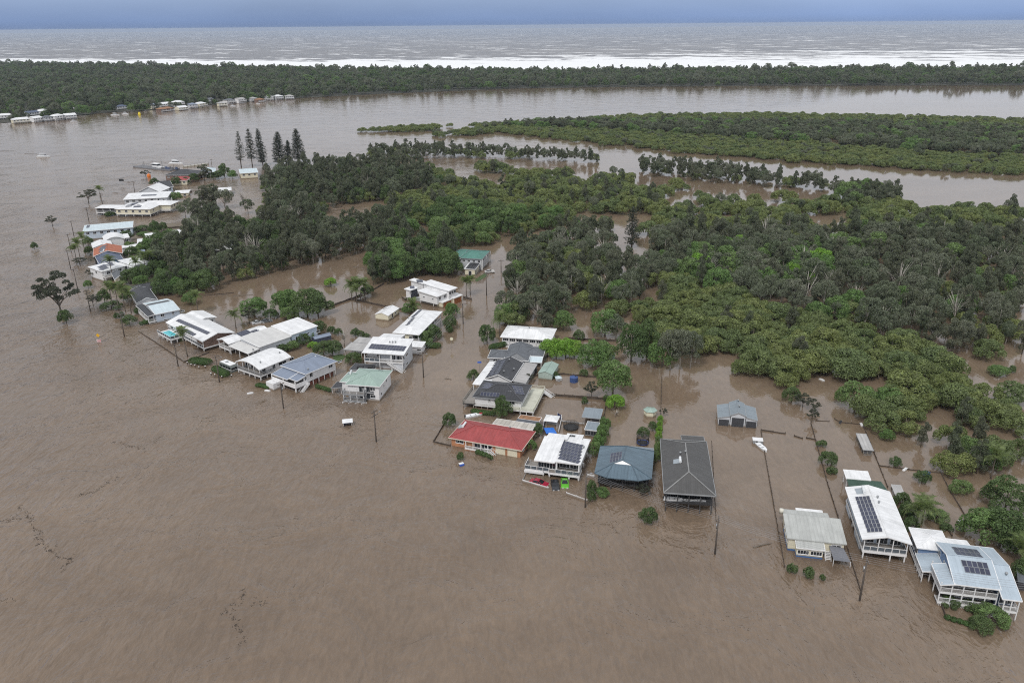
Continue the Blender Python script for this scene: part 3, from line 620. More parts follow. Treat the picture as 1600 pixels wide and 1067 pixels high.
# ---- everything past the nearest 300 of a kind, and the far woods: one counted-by-nobody mass each
def wood(name, pts, label, sink=0.0, zf=None, wide=1.0):
    kinds = sorted({p[0] for p in pts}); src = []; base = {}
    for k in kinds:
        seen = {}
        for i, c in CROWNS[k]: seen.setdefault(i, c)
        base[k] = (len(src), len(seen)); src += [seen[i] for i in sorted(seen)]
    n = len(pts); co = np.zeros((n, 3), np.float32); rot = np.zeros((n, 3), np.float32); scl = np.zeros((n, 3), np.float32); idx = np.zeros(n, np.int32)
    rg = np.random.default_rng(len(pts))
    for j, (k, a, b, h) in enumerate(pts):
        co[j] = (a, b, (zf(a, b) if zf else 0) - sink * h); rot[j, 2] = rg.uniform(0, 6.28); s = h / NOMH[k]
        scl[j] = (s * rg.uniform(.9, 1.25) * wide,) * 2 + (s,); o, c = base[k]; idx[j] = o + rg.integers(c)
    me = bpy.data.meshes.new(name); me.vertices.add(n); me.vertices.foreach_set('co', co.ravel())
    for an, ty, dat, f in (('rot', 'FLOAT_VECTOR', rot, 'vector'), ('scl', 'FLOAT_VECTOR', scl, 'vector'), ('idx', 'INT', idx, 'value')):
        at = me.attributes.new(an, ty, 'POINT'); at.data.foreach_set(f, dat.ravel())
    o = link(name, me); o['kind'] = 'stuff'
    if label: o['label'] = label
    ng = bpy.data.node_groups.new(name, 'GeometryNodeTree')
    ng.interface.new_socket('Geometry', in_out='INPUT', socket_type='NodeSocketGeometry'); ng.interface.new_socket('Geometry', in_out='OUTPUT', socket_type='NodeSocketGeometry')
    N = ng.nodes; L = ng.links; gi = N.new('NodeGroupInput'); go = N.new('NodeGroupOutput'); ins = N.new('GeometryNodeInstanceOnPoints'); jn = N.new('GeometryNodeJoinGeometry')
    for so in reversed(src):                                  # the join lists its inputs last link first
        ob = N.new('GeometryNodeObjectInfo'); ob.inputs['Object'].default_value = so; ob.inputs['As Instance'].default_value = True
        L.new(ob.outputs['Geometry'], jn.inputs[0])
    def na(nm, ty):
        q = N.new('GeometryNodeInputNamedAttribute'); q.data_type = ty; q.inputs[0].default_value = nm
        return [s for s in q.outputs if s.enabled and s.name == 'Attribute'][0]
    er = N.new('FunctionNodeEulerToRotation')
    L.new(gi.outputs[0], ins.inputs['Points']); L.new(jn.outputs[0], ins.inputs['Instance']); ins.inputs['Pick Instance'].default_value = True
    L.new(na('idx', 'INT'), ins.inputs['Instance Index']); L.new(na('rot', 'FLOAT_VECTOR'), er.inputs[0]); L.new(er.outputs[0], ins.inputs['Rotation'])
    L.new(na('scl', 'FLOAT_VECTOR'), ins.inputs['Scale']); L.new(ins.outputs[0], go.inputs[0])
    md = o.modifiers.new('scatter', 'NODES'); md.node_group = ng
    return o
LAB = dict(mangrove_flat='olive mangroves merging into one mass behind the nearer trees', oak_wood='dark she-oaks merging into one mass behind the nearer trees', paperbark_wood='grey paperbarks merging into one mass at the right edge')
for nm, pts in rest.items(): wood(nm, pts, LAB.get(nm))
ip, im = FARZONES[0][1], FARZONES[0][3]
x, y = sample(W2(ip), FARZONES[0][2], rgw, HOLES); dk = W2([(765, 201), (900, 204), (1060, 213), (1200, 223), (1400, 239), (1600, 248), (1600, 207), (1400, 198), (1100, 195), (850, 196)])
isd = inpoly(x, y, dk); x = x + rgw.normal(size=len(x)) * 3; y = y + np.abs(rgw.normal(size=len(y))) * np.where(rgw.uniform(size=len(y)) < .25, 9, 2) * rgw.choice([-1, 1], len(y))
pts = []
for a, b, q in zip(x, y, isd):
    r1 = rgw.uniform()
    if q: k = 'paperbark' if r1 < .4 else 'oak' if r1 < .78 else 'leafy' if r1 < .86 else 'mangrove'; h = rgw.uniform(6.5, 10) if k != 'mangrove' else rgw.uniform(4.5, 6)
    else: k = 'mangrove' if r1 < .93 else 'paperbark'; h = rgw.uniform(3.2, 5.2) if k == 'mangrove' else rgw.uniform(4, 6.5)
    pts.append((k, a, b, h))
wood('island_wood', pts, 'low dark wood on the flooded island across the channel', wide=1.3)
sp = [(p.x, p.y + 6) for p in bankw] + [(p.x, p.y - 45) for p in beachw]
x, y = sample(sp, FARZONES[1][2], rgw); fk = np.ones(len(x), bool)
for q in FARH:
    c = P(q[0], q[1]); fk &= (np.hypot(x - c.x, y - c.y - 5) > q[2] * .5 + 4) & ~((np.abs(x - c.x * y / c.y) < q[2] * .45) & (y < c.y + 6) & (y > c.y - 60))
x, y = x[fk], y[fk]; x = x + rgw.normal(size=len(x)) * 3
for q, dx in zip(FARH, (16, -14, 15, -19, 12, 13, -13, 14, -17, 14, 11, -9, -12, 15, -17, -14, 13, 12, 14, -12, 12, 14, -14, 10, 11, -13, 13, 11)):
    for s_ in (0, 5):
        c = P(q[0] + dx + s_, BANKS(q[0] + dx + s_) + .6); x = np.append(x, c.x); y = np.append(y, c.y)
ks, hs = draw(FARZONES[1][3], len(x))
x0h = P(60, 150).x; y0h = P(60, 150).y
def hill(a, b): return 0.0
hs = hs * np.clip(rgw.lognormal(0, .22, len(hs)), .6, 1.7); wood('coastal_wood', list(zip(ks, x, y, hs)), 'dark coastal forest on the spit between river and sea', zf=hill)
print('trees', {k: len(v) for k, v in byk.items()}, 'rest', {k: len(v) for k, v in rest.items()}, 'island', len(pts), 'spit', len(x))
# ------------------------------------------------------------------ building kit
_cache = {}
def cached(key, fn):
    if key not in _cache: _cache[key] = fn()
    return _cache[key]
def fit(A, B, C, D, z):
    a, b, c = P(*A, z), P(*B, z), P(*C, z); d = P(*D, z) if D else a + c - b
    sx = sy = 0
    for p, q, off in ((a, b, 0), (d, c, 0), (a, d, -90), (b, c, -90)):
        e = (q - p).to_2d(); an = math.atan2(e.y, e.x) + R(off); sx += math.cos(an) * e.length; sy += math.sin(an) * e.length
    ang = math.atan2(sy, sx); cen = (a + b + c + d) / 4; cen.z = 0
    u = Vector((math.cos(ang), math.sin(ang), 0)); v = Vector((-u.y, u.x, 0))
    w = ((b - a).dot(u) + (c - d).dot(u)) / 2; dd = ((d - a).dot(v) + (c - b).dot(v)) / 2
    return cen, ang, w, dd
FACEROT = dict(F=0, R=R(90), B=R(180), L=R(-90))
class Building:
    def __init__(s, name, label, A, B, C, D=None, z=3.0, cat='house', group=None):
        s.c, s.ang, s.w, s.d = fit(A, B, C, D, z)
        s.root = empty(name, s.c, s.ang); tag(s.root, label, cat, group)
        s.inv = Matrix.Rotation(-s.ang, 4, 'Z') @ Matrix.Translation(-s.c); s.bb = (-s.w / 2, -s.d / 2, s.w / 2, s.d / 2); s.rz = None; s.wb = None
    def p(s, px, py, z): return s.inv @ P(px, py, z)
    def sub(s, pts, z):
        q = [s.p(*t, z) for t in pts]; return (min(a.x for a in q), min(a.y for a in q), max(a.x for a in q), max(a.y for a in q))
    def sub4(s, A, B, C, D, z):
        a, b, c, d = [s.p(*t, z) for t in (A, B, C, D)]
        return ((a.x + d.x) / 2, (a.y + b.y) / 2, (b.x + c.x) / 2, (c.y + d.y) / 2)
    # roofs: each returns the height function of its top
    def roof(s, kind, ze, zr, m, bb=None, axis='x', t=.16, gut=TRIM, cap=None, name='roof', hipl=1.0, keep=True, label=None):
        x0, y0, x1, y1 = bb or s.bb; cxm, cym = (x0 + x1) / 2, (y0 + y1) / 2; F = []; lines = []
        if kind == 'hip':
            if axis == 'x':
                i = min((y1 - y0) / 2 * hipl, (x1 - x0) / 2 - .05); r0, r1 = (x0 + i, cym, zr), (x1 - i, cym, zr)
                a, b, c, d = (x0, y0, ze), (x1, y0, ze), (x1, y1, ze), (x0, y1, ze)
                F = [[a, b, r1, r0], [b, c, r1], [c, d, r0, r1], [d, a, r0]]; lines = [(r0, r1), (a, r0), (d, r0), (b, r1), (c, r1)]
                k1 = (zr - ze) / ((y1 - y0) / 2); k2 = (zr - ze) / i
                rz = lambda x, y: ze + min(k1 * (y - y0), k1 * (y1 - y), k2 * (x - x0), k2 * (x1 - x))
            else:
                i = min((x1 - x0) / 2 * hipl, (y1 - y0) / 2 - .05); r0, r1 = (cxm, y0 + i, zr), (cxm, y1 - i, zr)
                a, b, c, d = (x0, y0, ze), (x1, y0, ze), (x1, y1, ze), (x0, y1, ze)
                F = [[a, b, r0], [b, c, r1, r0], [c, d, r1], [d, a, r0, r1]]; lines = [(r0, r1), (a, r0), (b, r0), (c, r1), (d, r1)]
                k1 = (zr - ze) / ((x1 - x0) / 2); k2 = (zr - ze) / i
                rz = lambda x, y: ze + min(k1 * (x - x0), k1 * (x1 - x), k2 * (y - y0), k2 * (y1 - y))
        elif kind == 'gable':
            if axis == 'x':
                F = [[(x0, y0, ze), (x1, y0, ze), (x1, cym, zr), (x0, cym, zr)], [(x1, y1, ze), (x0, y1, ze), (x0, cym, zr), (x1, cym, zr)]]
                k1 = (zr - ze) / ((y1 - y0) / 2); rz = lambda x, y: ze + k1 * min(y - y0, y1 - y); lines = [((x0, cym, zr), (x1, cym, zr))]
            else:
                F = [[(x0, y1, ze), (x0, y0, ze), (cxm, y0, zr), (cxm, y1, zr)], [(x1, y0, ze), (x1, y1, ze), (cxm, y1, zr), (cxm, y0, zr)]]
                k1 = (zr - ze) / ((x1 - x0) / 2); rz = lambda x, y: ze + k1 * min(x - x0, x1 - x); lines = [((cxm, y0, zr), (cxm, y1, zr))]
        elif kind == 'skill':       # one plane: ze at the front (or left) edge, zr at the back (or right)
            if axis == 'y':
                F = [[(x0, y0, ze), (x1, y0, ze), (x1, y1, zr), (x0, y1, zr)]]; rz = lambda x, y: ze + (zr - ze) * (y - y0) / (y1 - y0)
            else:
                F = [[(x0, y0, ze), (x1, y0, zr), (x1, y1, zr), (x0, y1, ze)]]; rz = lambda x, y: ze + (zr - ze) * (x - x0) / (x1 - x0)
        elif kind == 'barrel':      # arch across x, running along y
            n = 14; xs = [x0 + (x1 - x0) * i / n for i in range(n + 1)]; rz = lambda x, y: ze + (zr - ze) * (1 - (2 * (x - cxm) / (x1 - x0)) ** 2)
            F = [[(xs[i], y0, rz(xs[i], 0)), (xs[i + 1], y0, rz(xs[i + 1], 0)), (xs[i + 1], y1, rz(xs[i + 1], 0)), (xs[i], y1, rz(xs[i], 0))] for i in range(n)]
        o = MB().slab(F, t).build(name, m, s.root, smooth=False)
        if label: o['label'] = label
        if lines:
            mb = MB()
            for a, b in lines: mb.beam((a[0], a[1], a[2] + .03), (b[0], b[1], b[2] + .03), .26, .07)
            mb.build('ridge_cap', cap or m, o)
        if gut:
            mb = MB(); g = .1; e = .02
            zz = [rz(x0 + .001, cym), rz(x1 - .001, cym), rz(cxm, y0 + .001), rz(cxm, y1 - .001)]
            def gb(a0, b0, a1, b1, za, zb): mb.beam((a0, b0, za - t / 2), (a1, b1, zb - t / 2), g, t + .05)
            if kind in ('hip',): segs = [((x0 - e, y0 - e), (x1 + e, y0 - e)), ((x1 + e, y0 - e), (x1 + e, y1 + e)), ((x1 + e, y1 + e), (x0 - e, y1 + e)), ((x0 - e, y1 + e), (x0 - e, y0 - e))]
            else: segs = [((x0 - e, y0 - e), (x1 + e, y0 - e)), ((x1 + e, y1 + e), (x0 - e, y1 + e)), ((x1 + e, y0 - e), (x1 + e, y1 + e)), ((x0 - e, y1 + e), (x0 - e, y0 - e))]
            for (a0, b0), (a1, b1) in segs:
                k = 8 if kind in ('barrel', 'gable') else 1
                for i in range(k):
                    u0, u1 = i / k, (i + 1) / k
                    q0 = (a0 + (a1 - a0) * u0, b0 + (b1 - b0) * u0); q1 = (a0 + (a1 - a0) * u1, b0 + (b1 - b0) * u1)
                    cl = lambda q: rz(min(max(q[0], x0), x1), min(max(q[1], y0), y1))
                    gb(*q0, *q1, cl(q0), cl(q1))
            mb.build('gutter', gut, o)
        o['_t'] = 0; del o['_t']
        if keep: s.rz = rz
        s.roofs = getattr(s, 'roofs', []) + [(o, rz, (x0, y0, x1, y1), kind, axis, ze, zr)]
        return o
    def walls(s, m, z0=-1.2, inset=.55, roof_i=-1, bb=None, top=None, name='wall', label=None):
        "a body under the roof just built, with its gables"
        if bb is None:
            o, rz, (a, b, c, d), kind, axis, ze, zr = s.roofs[roof_i]; iy = ix = inset; bb = (a + ix, b + iy, c - ix, d - iy)
        else: o = rz = kind = None
        x0, y0, x1, y1 = bb; mb = MB(); t = .19
        if top is not None or kind is None: mb.box(x0, y0, z0, x1, y1, top)
        else:
            n = 8 if kind == 'barrel' else 2; loop = []
            def side(pts):
                vs = []
                for q in pts: vs.append((q[0], q[1], z0))
                for q in reversed(pts): vs.append((q[0], q[1], rz(*q) - t))
                mb.add(vs, [tuple(range(len(vs)))])
            lx = [x0 + (x1 - x0) * i / n for i in range(n + 1)]; ly = [y0 + (y1 - y0) * i / n for i in range(n + 1)]
            side([(x, y0) for x in lx]); side([(x1, y) for y in ly]); side([(x, y1) for x in reversed(lx)]); side([(x0, y) for y in reversed(ly)])
            mb.add([(x0, y0, z0), (x1, y0, z0), (x1, y1, z0), (x0, y1, z0)], [(3, 2, 1, 0)])
        w = mb.build(name, m, s.root); s.wb = bb
        if label: w['label'] = label
        return w
    def face(s, f, u, z, off=0.0, bb=None):
        x0, y0, x1, y1 = bb or s.wb
        return {'F': (x0 + u, y0 - off, z), 'R': (x1 + off, y0 + u, z), 'B': (x1 - u, y1 + off, z), 'L': (x0 - off, y1 - u, z)}[f]
    def flen(s, f, bb=None):
        x0, y0, x1, y1 = bb or s.wb; return (x1 - x0) if f in 'FB' else (y1 - y0)
    def win(s, f, u, z, w=1.4, h=1.1, trim=TRIM, mull=1, glass=GLASS, bb=None, name='window'):
        def mk():
            mb = MB(); e = .07
            mb.box(0, -.07, 0, w, -.003, e).box(0, -.07, h - e, w, -.003, h).box(0, -.07, e, e, -.003, h - e).box(w - e, -.07, e, w, -.003, h - e)
            for i in range(mull): mb.box(w * (i + 1) / (mull + 1) - .03, -.06, e, w * (i + 1) / (mull + 1) + .03, -.004, h - e)
            if name == 'window': mb.box(-.06, -.14, -.06, w + .06, -.003, -.002)
            return mb.mesh(name, trim)
        me = cached(('win', name, w, h, trim.name, mull), mk)
        pm = cached(('pane', w, h, glass.name), lambda: MB().box(.05, -.035, .05, w - .05, -.006, h - .05).mesh('pane', glass))
        o = link(name, me, s.root, s.face(f, u, z, 0, bb), (0, 0, FACEROT[f])); link('pane', pm, o); return o
    def wins(s, f, lst, **k):
        L = s.flen(f, k.get('bb'))
        for q in lst:
            u, z, w, h = q[:4]; u = u * L if 0 < u < 1 else u; s.win(f, u, z, w, h, **{**k, **(q[4] if len(q) > 4 else {})})
    def auto(s, f, z, n, w=1.4, h=1.1, **k):
        L = s.flen(f)
        for i in range(n): s.win(f, L * (i + .5) / n - w / 2, z, w, h, **k)
    def door(s, f, u, z, w=.9, h=2.0, m=TRIMG, bb=None):
        me = cached(('door', w, h, m.name), lambda: MB().box(0, -.06, 0, w, -.004, h).box(.12, -.075, .2, w - .12, -.06, h * .45).box(.12, -.075, h * .55, w - .12, -.06, h - .2).mesh('door', m))
        o = link('door', me, s.root, s.face(f, u, z, 0, bb), (0, 0, FACEROT[f]))
        link('handle', cached(('hnd',), lambda: MB().box(.08, -.13, .95, .16, -.06, 1.1).mesh('handle', STEEL)), o); return o
    def garage(s, f, u, z, w=2.6, h=2.1, m=TRIM, bb=None):
        def mk():
            mb = MB(); n = 6
            for i in range(n): mb.box(0, -.05, h * i / n + .015, w, -.003, h * (i + 1) / n - .015)
            mb.box(0, -.03, 0, w, -.002, h); return mb.mesh('garage_door', m)
        return link('garage_door', cached(('gar', w, h, m.name), mk), s.root, s.face(f, u, z, 0, bb), (0, 0, FACEROT[f]))
    def post(s, x, y, z1, z0=-1.5, r=.1, m=POSTW):
        me = cached(('post', r, m.name), lambda: MB().box(-r, -r, 0, r, r, 1).mesh('post', m))
        return link('post', me, s.root, (x, y, z0), None, (1, 1, z1 - z0))
    def posts(s, bb, z1, nx, ny, inner=False, **k):
        x0, y0, x1, y1 = bb
        for i in range(nx):
            for j in range(ny):
                if inner or i in (0, nx - 1) or j in (0, ny - 1): s.post(x0 + (x1 - x0) * i / max(nx - 1, 1), y0 + (y1 - y0) * j / max(ny - 1, 1), z1, **k)
    def rail(s, p, q, z, h=1.0, m=TRIM, style='bal', parent=None):
        a, b = Vector((p[0], p[1], z)), Vector((q[0], q[1], z)); L = (b - a).length; mb = MB(); up = Vector((0, 0, h))
        mb.beam(a + up, b + up, .09, .07); mb.beam(a + up * .1, b + up * .1, .06, .06)
        n = max(2, int(L / (.16 if style == 'bal' else 1.3)))
        for i in range(n + 1):
            c = a + (b - a) * i / n; mb.beam(c, c + up, .035 if style == 'bal' and i not in (0, n) else .09, .035 if style == 'bal' and i not in (0, n) else .09)
        if style == 'solid': mb = MB(); mb.beam(a + up * .5, b + up * .5, .12, h)
        o = mb.build('railing', m, parent or s.root)
        if style == 'glass':
            for i in range(n):
                c, d = a + (b - a) * (i + .08) / n, a + (b - a) * (i + .92) / n; g = MB(); g.beam(c + up * .52, d + up * .52, .02, h * .8); g.build('glass_panel', RAILGL, o)
        return o
    def deck(s, bb, z, rails='FLR', h=1.0, m=DECKM, rm=TRIM, style='bal', t=.22, edge=TRIM, name='balcony_floor'):
        x0, y0, x1, y1 = bb; o = MB().box(x0, y0, z - t, x1, y1, z).build(name, m, s.root)
        if edge:
            e = .06; MB().box(x0 - e, y0 - e, z - t - .06, x1 + e, y0, z + .03).box(x0 - e, y0, z - t - .06, x0, y1, z + .03).box(x1, y0, z - t - .06, x1 + e, y1, z + .03).build('edge_board', edge, o)
        E = dict(F=((x0, y0), (x1, y0)), B=((x0, y1), (x1, y1)), L=((x0, y0), (x0, y1)), R=((x1, y0), (x1, y1)))
        for f in rails: s.rail(*E[f], z, h, rm, style)
        return o
    def on_roof(s, px, py, i=-1):
        rz = s.roofs[i][1]; z = s.roofs[i][5]
        for _ in range(8):
            q = s.p(px, py, z); z = rz(q.x, q.y)
        return s.p(px, py, z)
    def solar(s, quad, nx, ny, i=-1, gap=.06):
        "rows of panels lying on roof i inside the photo quad (front-left, front-right, back-right, back-left)"
        rz = s.roofs[i][1]; q = [s.on_roof(*t, i) for t in quad]
        def at(u, v):
            a = q[0].lerp(q[1], u); b = q[3].lerp(q[2], u); c = a.lerp(b, v); return c
        w = ((q[1] - q[0]).length + (q[2] - q[3]).length) / 2 / nx; d = ((q[3] - q[0]).length + (q[2] - q[1]).length) / 2 / ny
        me = cached(('sol', round(w, 2), round(d, 2)), lambda: solar_mesh(w - gap, d - gap))
        for a in range(nx):
            for b in range(ny):
                c = at((a + .5) / nx, (b + .5) / ny); ex = at((a + 1) / nx, (b + .5) / ny) - at(a / nx, (b + .5) / ny); ex.z = rz(c.x + ex.x * .1, c.y + ex.y * .1) - rz(c.x - ex.x * .1, c.y - ex.y * .1); ex.z *= 5
                ey = at((a + .5) / nx, (b + 1) / ny) - at((a + .5) / nx, b / ny); ey.z = (rz(c.x + ey.x * .1, c.y + ey.y * .1) - rz(c.x - ey.x * .1, c.y - ey.y * .1)) * 5
                ex.normalize(); n = ex.cross(ey).normalized(); ey = n.cross(ex)
                M = Matrix((ex, ey, n)).transposed().to_4x4(); c.z = rz(c.x, c.y); M.translation = c + n * .09
                o = link('solar_panel', me, s.root); o.matrix_local = M
    def vent(s, px, py, i=-1, kind='roof_vent'):
        c = s.on_roof(px, py, i)
        me = cached(('vent',), lambda: MB().tube([(0, 0, -.05), (0, 0, .25), (0, 0, .3), (0, 0, .55), (0, 0, .62)], [.12, .12, .24, .26, .08], 10).mesh('roof_vent', TRIMG, True))
        link(kind, me, s.root, c)
    def heater(s, quad, i=-1):
        "solar water heater: tilted collectors with a tank along their top edge"
        rz = s.roofs[i][1]; q = [s.on_roof(*t, i) for t in quad]
        q = [Vector((a.x, a.y, rz(a.x, a.y) + .12)) for a in q]
        o = MB().slab([[q[0], q[1], q[2], q[3]]], .1).build('solar_water_heater', mat('collector_glass', (.30, .34, .37), .12, .05), s.root)
        a, b = q[1], q[2]; d = (b - a).normalized() * .15; MB().tube([a - d + Vector((0, 0, .25)), b + d + Vector((0, 0, .25))], .3, 12).build('tank', mat('tank_white', (.7, .72, .73), .35, .05), o)
    def antenna(s, px, py, h=1.8, i=-1):
        c = s.on_roof(px, py, i); mb = MB().tube([c, c + Vector((0, 0, h))], .03, 5)
        for k in range(5): mb.beam(c + Vector((-.45 + k * .22, -.35, h)), c + Vector((-.45 + k * .22, .35, h)), .025, .025)
        mb.beam(c + Vector((-.5, 0, h)), c + Vector((.5, 0, h)), .03, .03); mb.build('antenna', STEEL, s.root)
    def box(s, name, m, bb, z0, z1, parent=None):
        return MB().box(bb[0], bb[1], z0, bb[2], bb[3], z1).build(name, m, parent or s.root)
    def stairs(s, x, y, z, w=1.1, dirn=(0, -1), m=TRIM):
        mb = MB(); n = max(2, int(z / .18)); d = Vector((*dirn, 0)); sd = Vector((-d.y, d.x, 0))
        for i in range(n + 4):
            c = Vector((x, y, z - .18 * i)) + d * (.27 * i + .13); mb.beam(c - sd * w / 2, c + sd * w / 2, .27, .05)
        e = Vector((x, y, z)) + d * (.27 * (n + 4)); e.z = z - .18 * (n + 4)
        for sgn in (-1, 1):
            a = Vector((x, y, z)) + sd * sgn * w / 2; b = e + sd * sgn * w / 2; mb.beam(a - Vector((0, 0, .15)), b - Vector((0, 0, .15)), .06, .25); mb.beam(a + Vector((0, 0, .95)), b + Vector((0, 0, .95)), .07, .07)
            for i in range(0, n + 4, 2): c = a.lerp(b, i / (n + 4)); mb.beam(c, c + Vector((0, 0, .95)), .05, .05)
        return mb.build('stairs', m, s.root)
def solar_mesh(w, d):
    mb = MB(); mb.box(-w / 2, -d / 2, -.03, w / 2, d / 2, .005); nb = len(mb.f); e = .035
    mb.box(-w / 2, -d / 2, -.035, w / 2, -d / 2 + e, .02).box(-w / 2, d / 2 - e, -.035, w / 2, d / 2, .02).box(-w / 2, -d / 2 + e, -.035, -w / 2 + e, d / 2 - e, .02).box(w / 2 - e, -d / 2 + e, -.035, w / 2, d / 2 - e, .02)
    me = mb.mesh('solar_panel', SOLAR); me.materials.append(STEEL)
    for i, p in enumerate(me.polygons): p.material_index = 0 if i < nb else 1
    return me
# ------------------------------------------------------------------ houses right of the flooded road, nearest first
def ins(bb, l=.5, f=.5, r=.5, b=.5): return (bb[0] + l, bb[1] + f, bb[2] - r, bb[3] - b)

# pale blue two-storey house with stacked verandahs, bottom right
h = Building('verandah_house', 'pale blue two-storey house with stacked white verandahs and two solar arrays', (1491, 912), (1565, 921.6), (1528, 853), (1462, 846), z=5.2)
h.roof('gable', 5.2, 7.0, ROOF['pale'], cap=ROOF['pale']); m0 = h.bb; mi = 0
wb = ins(m0, .4, 2.3, .3, .5); h.walls(WALL['blue'], -1.2, bb=wb, top=5.05)
x0, y0, x1, y1 = m0
h.box('gable_wall', WALL['blue'], (wb[0], (y0 + y1) / 2 - 2.3, wb[0] + .2, (y0 + y1) / 2 + 2.6), 5.05, 5.75)
vb = (x0 - 2.0, y0 + .25, x1 - .2, wb[1])
for z, ra in ((3.0, 'FL'), (.75, 'F')):
    h.deck(vb, z, ra, 1.0, DECKM, TRIM)
nb = 5
for i in range(nb + 1):
    h.post(vb[0] + (vb[2] - vb[0]) * i / nb, vb[1] + .06, 5.1, r=.09)
h.deck((x0 - 2.0, wb[1], wb[0], wb[1] + 4.5), 3.0, 'L', 1.0); h.posts((x0 - 1.95, wb[1] + 1.5, x0 - 1.9, wb[1] + 4.5), 5.0, 1, 2, r=.09)
MBl = MB()
for i in range(int((vb[2] - vb[0]) / .3)): MBl.beam((vb[0] + i * .3, vb[1], -.6), (vb[0] + i * .3, vb[1], .6), .12, .04)
MBl.build('lattice_skirt', TRIM, h.root)
for z in (1.0, 3.15):
    h.auto('F', z, 4, 1.7, 1.7, mull=2)
h.auto('L', 3.4, 3, 1.2, 1.3); h.door('F', wb[2] - wb[0] - 1.3, .75)
h.solar([(1509, 894), (1548.5, 899.5), (1542, 879), (1500, 874.5)], 5, 2, 0)
h.solar([(1495.5, 867), (1536, 871.5), (1527, 859), (1487, 854.2)], 5, 2, 0)
wr = h.sub4((1566.8, 935.6), (1598.8, 939.8), (1549.9, 856.3), (1529.6, 853.5), 4.7); wr = (x1 - .3, wr[1], wr[2], wr[3])
h.roof('gable', 4.75, 6.5, ROOF['pale'], wr, keep=False); ww = ins(wr, .5, 2.0, .4, .4)
h.walls(WALL['blue'], -1.2, bb=ww, top=4.6); h.auto('F', 2.4, 2, 1.4, 1.5); h.auto('R', 2.6, 3, 1.2, 1.2)
db = (wr[0] + .5, wr[1] + .2, wr[2] - .3, ww[1]); h.deck(db, 2.1, 'FR', 1.0); h.posts(db, 4.7, 3, 1, r=.09)
h.stairs(x1 - 1.2, vb[1], .75)
lr = h.sub4((1477.4, 909.5), (1490, 911), (1479, 879), (1463, 878.3), 5.0)
h.roof('skill', 4.75, 5.25, ROOF['pale'], (x0 - 2.3, y0 - .1, x0 + .1, y0 + 6.2), axis='x', keep=False)
lb = h.sub4((1459.6, 896), (1468, 884), (1459.6, 863), (1446.1, 863.9), 3.2)
h.roof('skill', 2.9, 3.5, ROOF['pale'], (x0 - 3.6, y0 + 6.0, x0 + .3, y1 - 1.5), axis='x', keep=False); h.posts((x0 - 3.4, y0 + 6.3, x0 - 3.3, y1 - 2), 2.8, 1, 4, r=.08)
h.rail((x0 - 3.4, y0 + 6.3), (x0 - 3.4, y1 + 3), .8, 1.0)
rb = h.sub4((1449.5, 857), (1480, 860), (1478.2, 836.9), (1436.4, 827.1), 4.8)
h.roof('hip', 4.5, 5.4, ROOF['white'], (x0 - 3.6, y1 - 1.8, x0 + 2.6, y1 + 5.2), axis='y', keep=False, t=.16); h.walls(WALL['blue'], -1.2, bb=ins((x0 - 3.6, y1 - 1.8, x0 + 2.6, y1 + 5.2)), top=4.4)
h.auto('L', 2.2, 3, 1.5, 1.4)
h.roof('skill', 4.9, 4.4, ROOF['white'], (x0 + 2.4, y1 + .05, x1 - 1.2, y1 + 2.8), axis='y', keep=False); h.walls(WALL['blue'], -1.2, bb=ins((x0 + 2.6, y1 + .1, x1 - 1.2, y1 + 2.7)), top=4.3)
h.vent(1572, 898, 1); h1 = h

# white gable house on posts with one long solar array
h = Building('stilt_house', 'long white gable-roofed house on posts with one long narrow solar array', (1348.7, 841.6), (1425.6, 850.6), (1390, 768.2), (1319.5, 760.5), z=5.0)
h.roof('gable', 5.0, 6.1, ROOF['white'], axis='y'); x0, y0, x1, y1 = h.bb
wb = (x0 + .7, y0 + 3.2, x1 - .7, y1 - .5); h.walls(WALL['pale'], 2.05, bb=wb, top=4.9)
h.box('gable_wall', WALL['white'], ((x0 + x1) / 2 - 2.2, wb[1], (x0 + x1) / 2 + 2.2, wb[1] + .2), 4.9, 5.45)
h.deck((x0 + .5, y0 + .3, x1 - .5, y1 - .4), 2.25, '', t=.45); h.rail((x0 + .5, y0 + .4), (x1 - .5, y0 + .4), 2.25, 1.0, TRIM, 'glass')
h.rail((x1 - .5, y0 + .4), (x1 - .5, wb[1]), 2.25, 1.0, TRIM, 'glass')
for i in range(4): h.post(x0 + .6 + (x1 - x0 - 1.2) * i / 3, y0 + .4, 5.0 + (.5 if i in (1, 2) else 0), 2.2, r=.08)
for i in range(6):
    for x in (x0 + .7, x1 - .7): h.post(x, y0 + .4 + (y1 - y0 - 1) * i / 5, 2.1, r=.12)
h.post((x0 + x1) / 2 + 1.2, y0 + .4, 2.1, r=.12)
h.box('lower_room', WALL['pale'], (x0 + .6, y0 + 3.4, x0 + 3.4, y0 + 9), -1.2, 2.0); h.box('lower_room', WALL['pale'], (x0 + .6, y1 - 5, x0 + 4.4, y1 - .6), -1.2, 2.0)
h.auto('L', 3.1, 5, 1.3, 1.1); h.auto('F', 2.35, 3, 2.1, 2.1, mull=2); h.auto('R', 3.1, 5, 1.3, 1.1)
h.solar([(1355.5, 831.7), (1379.7, 830.7), (1358.2, 774.8), (1335.7, 776.4)], 4, 9, 0)
h.heater([(1338.7, 771.8), (1350.2, 771.2), (1348, 762.5), (1335.2, 763.7)]); h.vent(1371, 778); h.vent(1373, 786)
h2 = h
h = Building('open_shed', 'flooded open shed with white roof and green cloth behind the long solar-roofed house', (1322, 747.5), (1360.5, 749.6), (1355.5, 738), (1318, 735), z=3.2, cat='shed')
h.roof('skill', 3.2, 3.5, ROOF['white'], axis='y', gut=TRIM); h.posts(ins(h.bb, .3, .3, .3, .3), 3.2, 3, 2)
